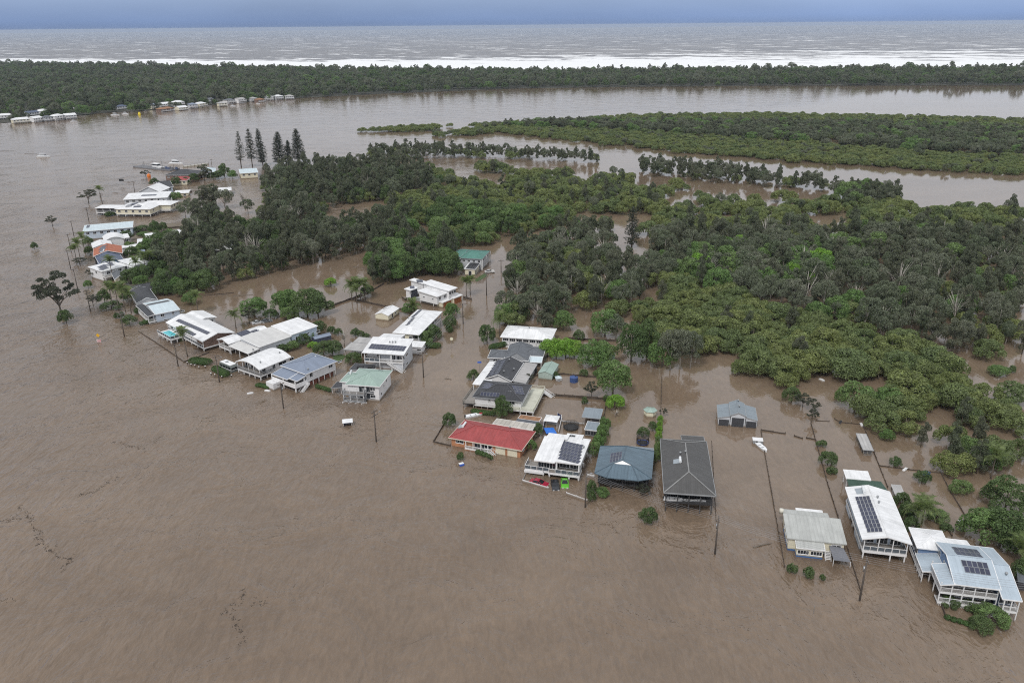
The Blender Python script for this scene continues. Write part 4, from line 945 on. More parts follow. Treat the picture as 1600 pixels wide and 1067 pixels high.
x0, y0, x1, y1 = h.bb; o = MB().slab([[(x0 + .1, y0 - 3.4, 2.4), (x1 + 3.2, y0 - 3.0, 2.3), (x1 + 2.2, y0 + .2, 3.0), (x0 + .1, y0 - .1, 3.1)]], .06).build('shade_cloth', mat('cloth_green', (.045, .085, .065), .9, .25), h.root)
h.posts((x0 + .2, y0 - 3.3, x1 + 3, y0 - 3.2), 2.3, 3, 1, r=.06)

# weathered fibro cottage with blue base
h = Building('fibro_cottage', 'old pale fibro cottage with a flat weathered roof and blue painted base at the waterline', (1230.3, 840.8), (1319, 849), (1314.8, 813.5), (1224, 807.3), z=3.1)
h.roof('skill', 3.1, 3.75, ROOF['fibro'], axis='y', gut=ROOF['fibro']); x0, y0, x1, y1 = h.bb; h.walls(WALL['cream'], -.1, .35)
h.box('base_band', mat('paint_blue', (.07, .16, .36), .6, .15), (x0 + .33, y0 + .33, x1 - 2.9, y1 - .33), -1.2, .38)
h.auto('L', 1.5, 3, 1.2, 1.0, trim=TRIM); wbm = h.wb
h.roof('skill', 3.55, 3.15, ROOF['fibro'], (x0 + .2, y1 - .3, x0 + 9.3, y1 + 2.6), axis='y', gut=ROOF['fibro'], keep=False); h.walls(WALL['cream'], -1.2, .3)
h.roof('skill', 2.3, 2.5, ROOF['white'], (x0 + 3.2, y1 + 2.4, x0 + 8.6, y1 + 4.6), axis='y', keep=False); h.posts((x0 + 3.4, y1 + 2.6, x0 + 8.4, y1 + 4.4), 2.3, 3, 2, r=.06)
pb = (x0 + 1.6, y0 - 1.9, x0 + 7.0, y0 + .4); h.roof('skill', 2.35, 2.95, ROOF['fibro'], pb, axis='y', gut=TRIM, keep=False)
h.walls(WALL['cream'], -.1, bb=(pb[0] + .2, pb[1] + .35, pb[2] - .2, pb[3]), top=2.25); h.auto('F', .75, 2, 2.2, .95, mull=3)
h.box('base_band', mat('paint_blue', ()), (pb[0] + .18, pb[1] + .33, pb[2] - .18, pb[3] + .01), -1.2, .36)
h.wb = wbm; h.wins('F', [(8.2, 1.5, 1.9, .9), (x1 - x0 - 3.0, 1.6, 1.9, .9)])
MBs = MB().slab([[(x1 - 3.2, y0 + .2, 2.3), (x1 - .5, y0 - .1, 2.2), (x1 + .3, y0 - 3.8, 1.6), (x1 - 2.9, y0 - 3.9, 1.8)]], .03); MBs.build('shade_sail', mat('sail_grey', (.16, .165, .185), .9, .12), h.root)
for q in ((x1 + .3, y0 - 3.8, 1.7), (x1 - 2.9, y0 - 3.9, 1.9)): h.post(q[0], q[1], q[2], r=.05)
MBt = MB().tube([(x0 - .2, y1 + 1.4, 2.9), (x0 - .2, y1 + 1.4, 3.9)], .45, 10); MBt.build('water_tank', mat('tank_cream', (.62, .60, .52), .5, .1), h.root, True)
h.stairs(x0 + 7.9, y0 + .2, .9, 1.0)

# grey triple garage
h = Building('triple_garage', 'grey steel barn-shaped garage with three dark roller doors standing in open water', (1121.6, 664.2), (1182.3, 669.2), (1177, 645), (1119, 640), z=0.0, cat='garage')
x0, y0, x1, y1 = h.bb; w = x1 - x0; a, b = x0 + w * .315, x0 + w * .70; y1 = y0 + 7.6
h.roof('gable', 3.35, 4.25, ROOF['garage'], (a - .12, y0 - .15, b + .12, y1 + .15), axis='y', gut=TRIMG); h.walls(WALL['ltgrey'], -1.2, .15)
h.garage('F', h.flen('F') / 2 - 1.55, -.9, 3.1, 3.5, MATS.get('roller_dark') or mat('roller_dark', (.055, .058, .066), .55, .08))
h.roof('skill', 2.35, 3.05, ROOF['garage'], (x0 - .1, y0 - .1, a - .02, y1 + .1), axis='x', gut=TRIMG, keep=False); h.walls(WALL['ltgrey'], -1.2, .12); h.garage('F', h.flen('F') / 2 - 1.3, -.9, 2.6, 2.75, MATS['roller_dark'])
h.roof('skill', 3.05, 2.35, ROOF['garage'], (b + .02, y0 - .1, x1 + .1, y1 + .1), axis='x', gut=TRIMG, keep=False); h.walls(WALL['ltgrey'], -1.2, .12); h.garage('F', h.flen('F') / 2 - 1.3, -.9, 2.6, 2.75, MATS['roller_dark'])
h.vent(1153.5, 627, 0); h.vent(1155, 636, 0); h.win('L', 2.0, .9, 1.2, .9)

# big weathered grey hip roof, dark undercroft with boats
h = Building('dark_house', 'large two-storey house under a weathered dark grey hip roof with an open shadowed front', (1031.6, 769.8), (1112.7, 773.5), (1108.5, 685.5), (1036.8, 689.7), z=5.0)
h.roof('hip', 5.0, 7.3, ROOF['big'], axis='y', gut=TRIMG, t=.2, cap=mat('ridge_pale_grey', (.24, .24, .235), .6, .2)); x0, y0, x1, y1 = h.bb
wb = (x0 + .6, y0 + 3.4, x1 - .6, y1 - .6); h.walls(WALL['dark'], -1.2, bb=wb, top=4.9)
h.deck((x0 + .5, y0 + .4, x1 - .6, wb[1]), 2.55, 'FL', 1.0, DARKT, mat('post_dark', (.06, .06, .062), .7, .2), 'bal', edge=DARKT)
for i in range(5): h.post(x0 + .6 + (x1 - x0 - 1.3) * i / 4, y0 + .5, 4.9, m=mat('post_dark', (.06, .06, .062), .7, .2))
h.auto('F', 2.65, 4, 1.9, 2.0, trim=TRIMG, mull=2); h.auto('L', 3.1, 5, 1.2, 1.2, trim=TRIMG); h.auto('R', 3.1, 5, 1.2, 1.2, trim=TRIMG)
h.roof('skill', 5.0, 4.6, ROOF['big'], (x0 + 5.2, y1 - .1, x1 - .4, y1 + 3.2), axis='y', gut=TRIMG, keep=False); h.walls(WALL['dark'], -1.2, .4)
h.deck((x0 + .6, y1 - .5, x0 + 5.1, y1 + 2.2), 2.6, 'BL', 1.0, DECKM, TRIMG); h.posts((x0 + .7, y1 + .1, x0 + 5.0, y1 + 2.1), 3.6, 3, 2, m=MATS['post_dark'], r=.07)
h.roofs.append(h.roofs[0]); h.heater([(1052, 725), (1063, 723.2), (1062.5, 716.8), (1052, 718.5)], 0); h.vent(1063, 709, 0); h.vent(1071, 707, 0); h5 = h

# blue hip-roofed house
h = Building('blue_roof_house', 'house under a broad blue steel hip roof with a white gablet and small solar array', (929, 742.5), (1018.4, 752.5), (1021.8, 704.7), (936.8, 696.2), z=4.0)
x0, y0, x1, y1 = h.bb; cxm = (x0 + x1) / 2
A_, B_, C_, D_ = (x0, y0 + 1.2, 4.0), (x1, y0 + 1.2, 4.0), (x1, y1, 4.0), (x0, y1, 4.0); E1, E2 = (x0 + 2.9, y0 - .25, 4.0), (x1 - 2.9, y0 - .25, 4.0)
zr = 6.1; Ra, Rb = (cxm - .4, y0 + 4.6, zr), (cxm - .1, y1 - 2.6, zr); G1, G2 = (cxm - 2.6, y0 + 4.0, 5.35), (cxm + 1.9, y0 + 4.0, 5.35)
faces = [[A_, E1, G1], [E1, E2, G2, G1], [E2, B_, G2], [B_, C_, Rb, Ra, G2], [D_, A_, G1, Ra, Rb], [C_, D_, Rb]]
o = MB().slab(faces, .18).build('roof', ROOF['blue'], h.root)
MB().add([(G1[0] + .25, G1[1] - .05, G1[2] + .02), (G2[0] - .25, G2[1] - .05, G2[2] + .02), (Ra[0], Ra[1] - .12, zr - .06)], [(0, 1, 2)]).build('gablet', TRIM, o)
mb = MB()
for p, q in ((A_, G1), (E1, G1), (E2, G2), (B_, G2), (Ra, Rb), (C_, Rb), (D_, Rb), (Ra, G1), (Ra, G2)): mb.beam((p[0], p[1], p[2] + .03), (q[0], q[1], q[2] + .03), .24, .07)
mb.build('ridge_cap', mat('ridge_blue', (.07, .105, .135), .5, .1), o)
lim = lambda x, y: 4.0 + min((x - x0) * (zr - 4) / (cxm - x0), (x1 - x) * (zr - 4) / (x1 - cxm), 3)
h.roofs = [(o, lim, h.bb, 'hip', 'x', 4.0, zr)]
wb = (x0 + .7, y0 + 3.0, x1 - .7, y1 - .5); h.walls(WALL['dark'], -1.2, bb=wb, top=3.9); h.deck((x0 + .9, y0 + 1.4, x1 - .9, wb[1]), 1.6, 'FR', 1.0, DARKT, MATS['post_dark'], edge=DARKT)
for i in range(5): h.post(x0 + 1.2 + (x1 - x0 - 2.4) * i / 4, y0 + 1.5, 3.9, m=MATS['post_dark'])
h.auto('F', 1.7, 4, 1.8, 1.9, trim=TRIM, mull=1); h.auto('L', 2, 3, 1.2, 1.1); h.auto('R', 2, 3, 1.2, 1.1)
h.solar([(952.4, 723.2), (971, 719.5), (972.5, 705.5), (954.5, 708.5)], 4, 3, 0)
h.roof('skill', 3.7, 3.3, ROOF['garage'], (cxm + .8, y1 + .05, x1 - .2, y1 + 2.6), axis='y', gut=TRIMG, keep=False); h.posts((cxm + 1, y1 + .3, x1 - .4, y1 + 2.4), 3.2, 3, 2, m=POSTM)

# white modern house with carport, balconies and big array
h = Building('white_modern_house', 'white flat-roofed modern house with glass balconies, a big solar array and cars parked beneath', (840.7, 711), (907.4, 729.7), (919.4, 684.5), (849, 679), z=4.8)
x0, y0, x1, y1 = h.bb; xm = x0 + (x1 - x0) * .455
h.roof('skill', 4.55, 4.3, ROOF['white'], (xm + .1, y0 + .1, x1, y1), axis='y', gut=TRIM, t=.28)
wbR = (xm + .5, y0 + 2.8, x1 - .5, y1 - .4); h.walls(WALL['white'], 1.3, bb=wbR, top=4.15); h.auto('F', 1.6, 2, 2.4, 2.1, mull=2); h.auto('R', 2.6, 4, 1.2, 1.2)
h.solar([(872.5, 717), (905, 725), (911, 695.5), (879, 688.5)], 6, 6, 0)
fx = (xm - 1.5, y0 - .3, x1 - .1, wbR[1]); h.deck(fx, 1.55, '', t=.4); h.rail((xm + .1, y0 - .2), (x1 - .2, y0 - .2), 1.55, 1.05, TRIM, 'glass')
h.rail((x1 - .2, y0 - .2), (x1 - .2, wbR[1]), 1.55, 1.05, TRIM, 'glass')
for x, y in ((xm + .35, y0 + .3), (x1 - .35, y0 + .3)): h.post(x, y, 4.3, 1.5, r=.16)
for x, y in ((xm - 1.3, y0), (x1 - .3, y0), (x1 - 2.6, y0), (x1 - .3, y1 - 1), (xm + .4, y1 - 1), (x1 - .3, (y0 + y1) / 2)): h.post(x, y, 1.5, r=.18)
h.roof('skill', 4.3, 4.85, ROOF['white'], (x0, y0 - .1, xm - .1, y1 - 1.2), axis='y', gut=TRIM, t=.25, keep=False)
wbL = (x0 + .7, y0 + 1.2, xm - .15, y1 - 1.6); h.walls(WALL['white'], 1.3, bb=wbL, top=4.15); h.auto('F', 1.7, 3, 1.5, 2.0, mull=1, trim=TRIM); h.auto('L', 2.4, 3, 1.2, 1.1)
h.deck((x0 - 2.3, y0 + .1, xm - 1.5, wbL[1] + 2.6), 1.5, 'LF', 1.0, DECKM, TRIM, 'glass', t=.35)
for x, y in ((x0 - 2.1, y0 + .3), (x0 + 2.2, y0 + .2), (x0 - 2.1, y0 + 3.5), (x0 + .8, y1 - 2)): h.post(x, y, 1.5, r=.16)
h.box('beam_wall', WALL['white'], (x0 - 2.5, y0 - .05, x0 + 2.3, y0 + .12), .55, 1.2)
h.roof('skill', 4.75, 4.45, ROOF['white'], (x0 + .5, y1 - 1.3, xm + .6, y1 + 1.4), axis='y', gut=TRIM, keep=False); h.walls(WALL['white'], -1.2, .4)
h.roof('skill', 4.2, 3.9, ROOF['white'], (xm - .2, y1 + .1, xm + 3.9, y1 + 3.4), axis='y', gut=TRIM, keep=False); h.walls(WALL['white'], -1.2, .4); h.box('skylight', GLASS, (xm + .6, y1 + 1.6, xm + 2, y1 + 2.3), 4.08, 4.2)
h.roof('skill', 3.9, 3.6, ROOF['white'], (xm + 3.9, y1 + .1, x1 - .1, y1 + 2.2), axis='y', gut=TRIM, keep=False); h.walls(WALL['white'], -1.2, .4)
h.box('back_wall', WALL['white'], (x0 + .8, y1 - 2.2, x1 - .6, y1 - 1.8), -1.2, 1.35); h.vent(912, 700, 0); h.vent(893, 682, 3); h7 = h

# red tiled brick house
h = Building('brick_house', 'low orange brick house under a long red tiled hip roof with two cream garage doors', (702, 683), (815.7, 705), (836, 674), (726, 655), z=2.45)
h.roof('hip', 2.45, 4.35, ROOF['red'], gut=mat('gutter_cream', (.66, .60, .50), .5, .08), cap=mat('ridge_red', (.30, .06, .06), .65, .1)); h.walls(WALL['brick'], -1.2, .6)
L = h.flen('F'); CR = mat('door_cream', (.70, .66, .52), .55, .05)
h.garage('F', L - 3.4, -.5, 2.6, 2.55, CR); h.garage('F', L - 6.6, -.5, 2.6, 2.55, CR)
h.wins('F', [(1.2, 1.1, 2.2, .9), (L - 9.6, .9, 2.1, 1.05), (6.4, .75, 1.9, 1.45), (8.4, .75, 1.6, 1.45)], trim=TRIM)
x0, y0, x1, y1 = h.wb; h.deck((x0 + 4.2, y0 - 1.0, x0 + 10.8, y0 - .01), .55, 'F', .75, DECKM, TRIM, t=.9)
for i in range(4): h.post(x0 + 4.4 + i * 2.0, y0 - .9, 2.3, .5, r=.08)
h.stairs(x0 + 11.0, y0 - .5, .55, .9, (1, -.2)); h.box('brick_pier', WALL['brick'], (x0 + 4.1, y0 - 1.06, x0 + 10.9, y0 - .95), -1.2, .3)
h.heater([(715, 669.5), (723.2, 668.2), (727.5, 662), (718.5, 664.5)], 0)
h.wins('R', [(1.6, .9, 1.4, 1.0), (5.6, .9, 1.4, 1.0)]); h.vent(797, 669.3); h8 = h
h = Building('pergola', 'low pergola of cream ribbed and rusty orange sheets behind the red-roofed house', (771, 661.5), (833, 673.5), (836.5, 662), (776, 653.5), z=2.4, cat='pergola')
h.roof('skill', 2.5, 2.35, mat('roof_ribbed_cream', (.50, .47, .42), .55, .1, ribs=.3, rib_gap=1.2), axis='y', gut=TRIM); h.posts(ins(h.bb, .3, .3, .3, .3), 2.3, 5, 2, r=.06)
x0, y0, x1, y1 = h.bb; h.roof('skill', 2.3, 2.2, ROOF['slate'] if 0 else mat('roof_slate_strip', (.10, .11, .13), .7, .2, ribs=.2), (x0 + 5.2, y1 + .1, x1 + .1, y1 + 2.0), axis='y', gut=None, keep=False)
h.roof('skill', 2.2, 2.1, ROOF['rust'], (x0 + 5.2, y1 + 2.02, x1 + .1, y1 + 4.6), axis='y', gut=TRIM, keep=False); h.posts((x0 + 5.4, y1 + .3, x1 - .1, y1 + 4.4), 2.1, 3, 2, r=.06)

# charcoal hip house with decks
h = Building('charcoal_hip_house', 'white house under a charcoal hip roof between a timber deck and a cream deck', (735.7, 620.7), (815, 626.5), (833.2, 601.2), (757, 594.5), z=3.7)
h.roof('hip', 3.7, 5.7, ROOF['dark'], gut=TRIMG, cap=mat('ridge_charcoal', (.07, .07, .078), .5, .1)); x0, y0, x1, y1 = h.bb; h.walls(WALL['white'], 1.25, .6)
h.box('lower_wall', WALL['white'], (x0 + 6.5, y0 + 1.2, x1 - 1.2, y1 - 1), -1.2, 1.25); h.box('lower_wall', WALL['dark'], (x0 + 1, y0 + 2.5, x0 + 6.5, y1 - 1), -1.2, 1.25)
h.wins('F', [(.5, 1.35, 1.9, 1.9, dict(mull=1)), (3.8, 2.5, .7, .7), (5.6, 2.2, 1.2, 1.0), (9.6, 2.3, 1.9, 1.0)]); h.auto('R', 2.3, 2, 1.4, 1.1)
for i in range(5): h.post(x0 + .8 + i * 1.7, y0 + .6, 1.25, r=.1)
h.deck((x0 + .5, y0 + .1, x0 + 8.2, y0 + .58), 1.3, '', t=.25)
h.deck((x0 - 2.8, y0 - .1, x0 + .5, y1 - 1), 1.5, 'LF', 1.0, DECKM, POSTM, edge=DARKT); h.posts((x0 - 2.7, y0, x0 + .3, y1 - 1.2), 1.4, 2, 3, m=POSTM)
h.deck((x1 - .6, y0 - 1.2, x1 + 3.4, y1 + 2.4), 1.55, 'FRB', 1.0, mat('deck_cream', (.52, .52, .44), .7, .15), mat('rail_cream', (.62, .62, .52), .6, .08)); h.posts((x1 - .4, y0 - 1.1, x1 + 3.2, y1 + 2.2), 1.5, 3, 4)
h.deck((x0 + 8.4, y0 - 1.2, x1 - .6, y0 + .58), 1.55, 'F', 1.0, MATS['deck_cream'], MATS['rail_cream']); h.stairs(x1 + 3.4, y1 + 1, 1.55, 1.1, (1, 0))
h.solar([(749.8, 619), (780.5, 620.3), (780, 614.6), (751.5, 612.5)], 6, 1, 0); h.solar([(753, 607), (765, 607.5), (769, 600.5), (758.5, 598)], 3, 2, 0)
h.solar([(806, 615.5), (819, 617), (816, 604), (799, 602.5)], 3, 3, 0)
h.roof('skill', 3.4, 3.5, ROOF['white'], (x0 - 2.6, y1 - 2.6, x0 + 2.2, y1 + 1.2), axis='y', keep=False); h.posts((x0 - 2.4, y1 - 2.4, x0 + 2, y1 + 1), 3.3, 2, 2, r=.08); h.antenna(797, 619, 1.6, 0); h9 = h

# charcoal gable house with two rows of solar
h = Building('charcoal_gable_house', 'charcoal gable-roofed house with a white gable end and solar rows on its left slope', (760.5, 591), (801.7, 597), (814.5, 568.2), (776.5, 561.5), z=2.9)
h.roof('gable', 2.9, 4.7, ROOF['dark'], axis='y', gut=TRIM); h.walls(WALL['white'], -1.2, .5); x0, y0, x1, y1 = h.bb
h.box('brick_band', WALL['brick'], (x0 + .48, y0 + .47, x1 - .47, y1 - .47), -1.2, 1.9); h.wins('F', [(1.2, 1.0, 1.6, .9), (5.0, 1.0, 1.6, .9)])
h.solar([(762.5, 588.5), (770.5, 586.5), (783, 563.5), (776.5, 563)], 2, 6, 0, .05); h.solar([(772, 586.5), (780, 585), (789.5, 563), (784.5, 563)], 2, 6, 0, .05)
h.roof('skill', 2.3, 2.75, ROOF['white'], (x0 - 2.7, y0 - .2, x0 - .15, y1 - .3), axis='x', keep=False); h.posts((x0 - 2.5, y0, x0 - .4, y1 - .5), 2.2, 2, 4, r=.07)
h.roof('skill', 2.6, 2.3, ROOF['zinc'], (x1 + .15, y0 + 1, x1 + 4.0, y1 + 1.5), axis='x', gut=TRIMG, keep=False); h.walls(WALL['grey'], -1.2, .25)
h.antenna(792, 592, .5, 0); h.vent(803, 578, 0); h.vent(787.5, 581.5, 0); h.vent(796, 563.5, 0)

# grey house with several hips
h = Building('grey_hip_house', 'grey steel-roofed house with several hips and a pale blue awning', (796, 560), (826, 566), (832, 541), (789, 537), z=3.1)
h.roof('hip', 3.1, 4.9, ROOF['grey'], axis='y', gut=TRIM, hipl=.4); h.walls(WALL['ltgrey'], -1.2, .5); x0, y0, x1, y1 = h.bb
h.roof('hip', 2.9, 4.2, ROOF['grey'], (x0 - 5.4, y0 + 1.5, x0 + 3.2, y0 + 8.5), axis='x', gut=TRIM, keep=False); h.walls(WALL['ltgrey'], -1.2, .5); h.auto('F', 1.2, 2, 1.5, 1.0); h.auto('L', 1.2, 2, 1.3, 1.0)
h.roof('hip', 3.0, 4.3, ROOF['grey'], (x1 - 3.0, y0 + 4.2, x1 + 4.2, y1 - .6), axis='x', gut=TRIM, keep=False); h.walls(WALL['pale'], -1.2, .5); h.auto('F', 1.4, 2, 1.3, 1.0); h.auto('R', 1.4, 2, 1.3, 1.0)
h.roof('skill', 2.3, 2.9, ROOF['ice'], (x1 - .4, y0 + 1.0, x1 + 4.0, y0 + 4.1), axis='y', keep=False); h.posts((x1 - .2, y0 + 1.2, x1 + 3.8, y0 + 4), 2.2, 3, 2)
h.vent(811, 555, 0); h11 = h

# long white hip
h = Building('long_white_house', 'long white house under a plain low hip roof at the grey wood edge', (782.2, 526.2), (861, 532), (870, 513.5), (792.7, 508.2), z=3.5)
h.roof('hip', 3.5, 4.9, ROOF['white']); h.walls(WALL['white'], -1.2, .6); h.auto('F', 1.9, 7, 1.9, 1.0, mull=2); x0, y0, x1, y1 = h.wb
h.rail((x0, y0 - .5), (x1, y0 - .5), .3, 1.0); h.deck((x0, y0 - .5, x1, y0 - .01), .3, '', t=.3); h.auto('R', 1.9, 2, 1.3, 1.0); h.vent(827, 513, 0)
for i in range(8): h.post(x0 + .1 + (x1 - x0 - .2) * i / 7, y0 - .45, 3.3, .2, r=.07)

# outbuildings on the right
def shed(name, label, A, B, C, D, z, kind, ze, zr, rm, wm, axis='x', door=True, cat='shed', inset=.15, wins=0, gut=None, open_=False, dk=None):
    h = Building(name, label, A, B, C, D, z=z, cat=cat); h.roof(kind, ze, zr, rm, axis=axis, gut=gut, t=.1)
    if open_: h.posts(ins(h.bb, .25, .25, .25, .25), ze, 3, 2, r=.07, m=POSTM)
    else:
        h.walls(wm, -1.2, inset)
        if door: h.garage('F', h.flen('F') * .5 - 1.1, -.6, 2.2, min(ze - .2, 2.1) + .5, dk or wm)
        if wins: h.auto('R', ze - 1.1, wins, .9, .7)
    return h
shed('garden_shed', 'pale green garden shed with a gable roof beside the spreading garden tree', (844.3, 582), (865.5, 587), (869.5, 570), (849, 565), 2.1, 'gable', 2.1, 2.9, ROOF['mint'], WALL['mintw'], axis='y')
h = shed('carport', 'grey flat-roofed carport with an open side behind the trampoline yard', (909.5, 651), (939, 655), (941, 640), (914, 637), 2.6, 'skill', 2.6, 2.8, ROOF['garage'], WALL['dark'], axis='y', open_=True, cat='carport', gut=TRIMG)
x0, y0, x1, y1 = h.bb; h.box('side_wall', WALL['dark'], (x0 + 2.2, y0 + .3, x1 - .3, y0 + .45), -1.2, 2.4); h.box('back_wall', WALL['grey'], (x0 + .3, y1 - .4, x1 - .3, y1 - .3), -1.2, 2.5)
h = shed('cubby_shed', 'small flat-roofed shed with a glass front in front of the grey carport', (914, 670), (933, 674), (936, 661), (918, 659), 2.0, 'skill', 2.0, 2.2, ROOF['garage'], WALL['dark'], axis='y', door=False, gut=TRIM)
h.auto('F', .4, 4, .8, 1.3, trim=TRIMG, mull=0)
# ------------------------------------------------------------------ houses left of the flooded road
# mint roofed three-level house
h = Building('mint_roof_house', 'white three-level house under a mint green hip roof', (540.5, 600), (592.2, 604.8), (614, 578.2), (560, 575.5), z=4.9)
h.roof('hip', 4.9, 6.5, ROOF['mint'], axis='y', gut=TRIM, cap=ROOF['mint']); x0, y0, x1, y1 = h.bb; h.walls(WALL['white'], -1.2, .55); W0 = h.wb
L = h.flen('F'); h.wins('F', [(L - 2.6, 3.2, 1.5, 1.1), (L - 2.6, .9, 1.5, 1.1)], mull=1); h.wins('R', [(1.5, 1.0, 1.1, 1.0), (4.0, 2.4, .7, 1.0), (6.4, 3.0, .8, 1.0)])
db = (x0 - .3, y0 - 1.4, x1 - 4.4, W0[1]); 
for z in (2.55, .55): h.deck(db, z, 'FLR', 1.0, DECKM, TRIMG, 'bal', edge=TRIMG)
for i in range(4): h.post(db[0] + .1 + (db[2] - db[0] - .2) * i / 3, db[1] + .1, 4.7, r=.09)
h.wins('F', [(.6, .7, 2.2, 1.7), (.6, 2.7, 2.2, 1.7), (3.4, .7, 1.6, 1.7), (3.4, 2.7, 1.6, 1.7)], trim=TRIMG, mull=1)
for i in range(4): h.rail((db[0] + i * 1.9, db[1] - .9), (db[0] + 1.2 + i * 1.9, db[1] + .1), -.1, .5, TRIM)
h.roof('hip', 4.5, 5.6, ROOF['mint'], (x0 - 2.6, y0 + 2.4, x0 + 3.4, y1 - 2.2), axis='x', gut=TRIM, cap=ROOF['mint'], keep=False); h.walls(WALL['white'], -1.2, .5); h.wins('F', [(.5, 3.0, 1.3, 1.1)])
h.roof('skill', 2.0, 2.6, ROOF['dark'], (x0 - 5.6, y0 + 2.8, x0 - 2.3, y0 + 7.4), axis='x', gut=TRIMG, keep=False); h.posts((x0 - 5.4, y0 + 3, x0 - 2.6, y0 + 7.2), 2.0, 2, 3, r=.07)
h.box('skylight', GLASS, (x1 - 3.6, y1 - 3.4, x1 - 2.2, y1 - 1.8), 5.35, 5.6); h.heater([(543, 584.5), (547.5, 584.7), (549, 581), (545, 580.6)], 1)

# white skillion-roofed two storey house with one wide array
h = Building('skillion_house', 'tall white two-storey house with a sloping white roof and one wide dark solar array', (566, 549.7), (633.5, 555.7), (643, 534.7), (584, 531), z=6.0)
x0, y0, x1, y1 = h.bb; h.roof('skill', 6.0, 7.1, ROOF['white'], axis='y', gut=TRIM); wb = (x0 + 5.4, y0 + 1.6, x1 - .5, y1 - .4)
h.walls(WALL['ltgrey'], -1.2, bb=wb, top=5.9); h.box('upper_wall', WALL['white'], (x0 + .6, y0 + 3.0, x0 + 5.4, y1 - .4), 3.0, 5.9)
h.box('front_room', WALL['ltgrey'], (x1 - 4.6, y0 + .6, x1 - 1.0, wb[1] + .01), -1.2, 3.0)
h.deck((x0 + .5, y0 + .3, x0 + 5.4, y0 + 3.0), 3.1, 'LF', 1.0, DECKM, TRIM, 'glass'); h.deck((x0 + 5.5, y0 + .3, x1 - .6, wb[1]), 3.1, 'FR', 1.0, DECKM, TRIM, 'bal')
for x in (x0 + .6, x0 + 5.4, x0 + 9.4, x1 - 4.4, x1 - .7): h.post(x, y0 + .4, 5.9, r=.11)
h.wins('F', [(.8, 3.7, 1.7, 1.1), (3.6, 3.4, 1.2, 1.8), (.7, .9, 1.2, 1.7), (L - 4, 3.4, 2.2, 1.5)]); h.wins('R', [(1.6, 3.8, 2.6, .9), (1.6, 1.0, 2.2, .8)], mull=2)
h.wb = (x0 + .6, y0 + 3.0, x0 + 5.4, y1 - .4); h.wins('F', [(.7, 3.2, 1.9, 1.9), (3.1, 3.6, 1.2, 1.1)]); h.stairs(x0 + 8, y0 + .2, 3.1, 1.0, (1, 0))
h.solar([(575.2, 545), (631, 549), (635.8, 541.4), (580.5, 537.2)], 12, 2, 0)
for px in (609, 613.5, 618): h.vent(px, 535.6, 0)
h.roof('skill', 7.0, 6.2, ROOF['white'], (x0 + 1.8, y1 + .03, x1 - 4.6, y1 + 5.6), axis='y', gut=TRIM, keep=False); h.walls(WALL['white'], -1.2, .4)
ab = h.sub4((641, 541), (656.8, 541.8), (664.3, 534.8), (646, 534), 2.9); h.roof('skill', 2.9, 3.1, ROOF['white'], (3.9, 9.0, 8.3, 13.6), axis='y', gut=TRIM, keep=False); h.walls(WALL['white'], -1.2, .3); h.wins('F', [(.6, 1.5, 1.4, .6)]); h.wins('R', [(.8, 1.2, 1.2, .9)])
h = Building('carport', 'two grey flat awnings joined over a shaded yard beside the tall skillion-roofed house', (536.8, 545.3), (566, 548.3), (575.8, 538), (549.5, 534.8), z=2.7, cat='carport')
h.roof('skill', 2.6, 2.8, ROOF['zinc'], axis='y', gut=TRIMG); h.posts(ins(h.bb, .3, .3, .3, .3), 2.6, 3, 2, r=.07); x0, y0, x1, y1 = h.bb
h.roof('skill', 2.9, 3.0, ROOF['zinc'], (x0 + .6, y1 + .05, x1 + .4, y1 + 4.6), axis='y', gut=TRIMG, keep=False); h.posts((x0 + .9, y1 + .4, x1, y1 + 4.3), 2.8, 3, 2, r=.07)
h = Building('roof_deck', 'flat dark roof deck with clutter squeezed between the mint roof and the skillion house', (547, 577), (580, 580), (588.5, 570), (554, 567.8), z=2.7, cat='annex')
h.roof('skill', 2.7, 2.75, ROOF['dark'], axis='y', gut=TRIMG); h.walls(WALL['white'], -1.2, .3); x0, y0, x1, y1 = h.bb
for a, b, c, d in ((2, 1, 3.8, 2.2), (5.4, 1.5, 6.6, 3.1), (6.8, .8, 7.4, 2.8)): h.box('roof_unit', DARKT, (x0 + a, y0 + b, x0 + c, y0 + d), 2.78, 3.3)

# long white hip roof with cream walls along the road
h = Building('cream_house', 'cream-walled house under a long white hip roof running away beside the flooded road', (613.5, 520), (656.3, 523), (689.5, 487.5), (652.9, 483), z=4.7)
h.roof('hip', 4.7, 5.8, ROOF['white'], axis='y', hipl=.9); x0, y0, x1, y1 = h.bb; wb = (x0 + .6, y0 + .6, x1 - 3.0, y1 - .6); h.walls(WALL['cream'], 1.6, bb=wb, top=4.55)
h.box('lower_wall', WALL['cream'], (x0 + 1, y0 + 1.5, x1 - 3.4, y1 - 1.2), -1.2, 1.6); h.deck((x1 - 3.0, y0 + .5, x1 - .5, y1 - .5), 1.9, 'FR', 1.0, DECKM, TRIM)
for i in range(8): h.post(x1 - .6, y0 + .6 + (y1 - y0 - 1.2) * i / 7, 4.6, r=.09)
h.wins('F', [(1.6, 2.5, 1.9, 1.6), (5.0, 2.6, 1.2, 1.1)], mull=2); h.auto('R', 2.4, 5, 1.8, 1.6); h.wins('F', [(1.2, .2, 1.6, .8), (4.0, .2, 1.6, .8)])
h.solar([(634.6, 508), (638, 508.3), (647.5, 497), (644.5, 496.8)], 1, 5, 0); h.solar([(641.5, 496.2), (646.5, 496.5), (659.5, 484.8), (656, 484.6)], 1, 6, 0)
h.vent(638.5, 498, 0); h15 = h

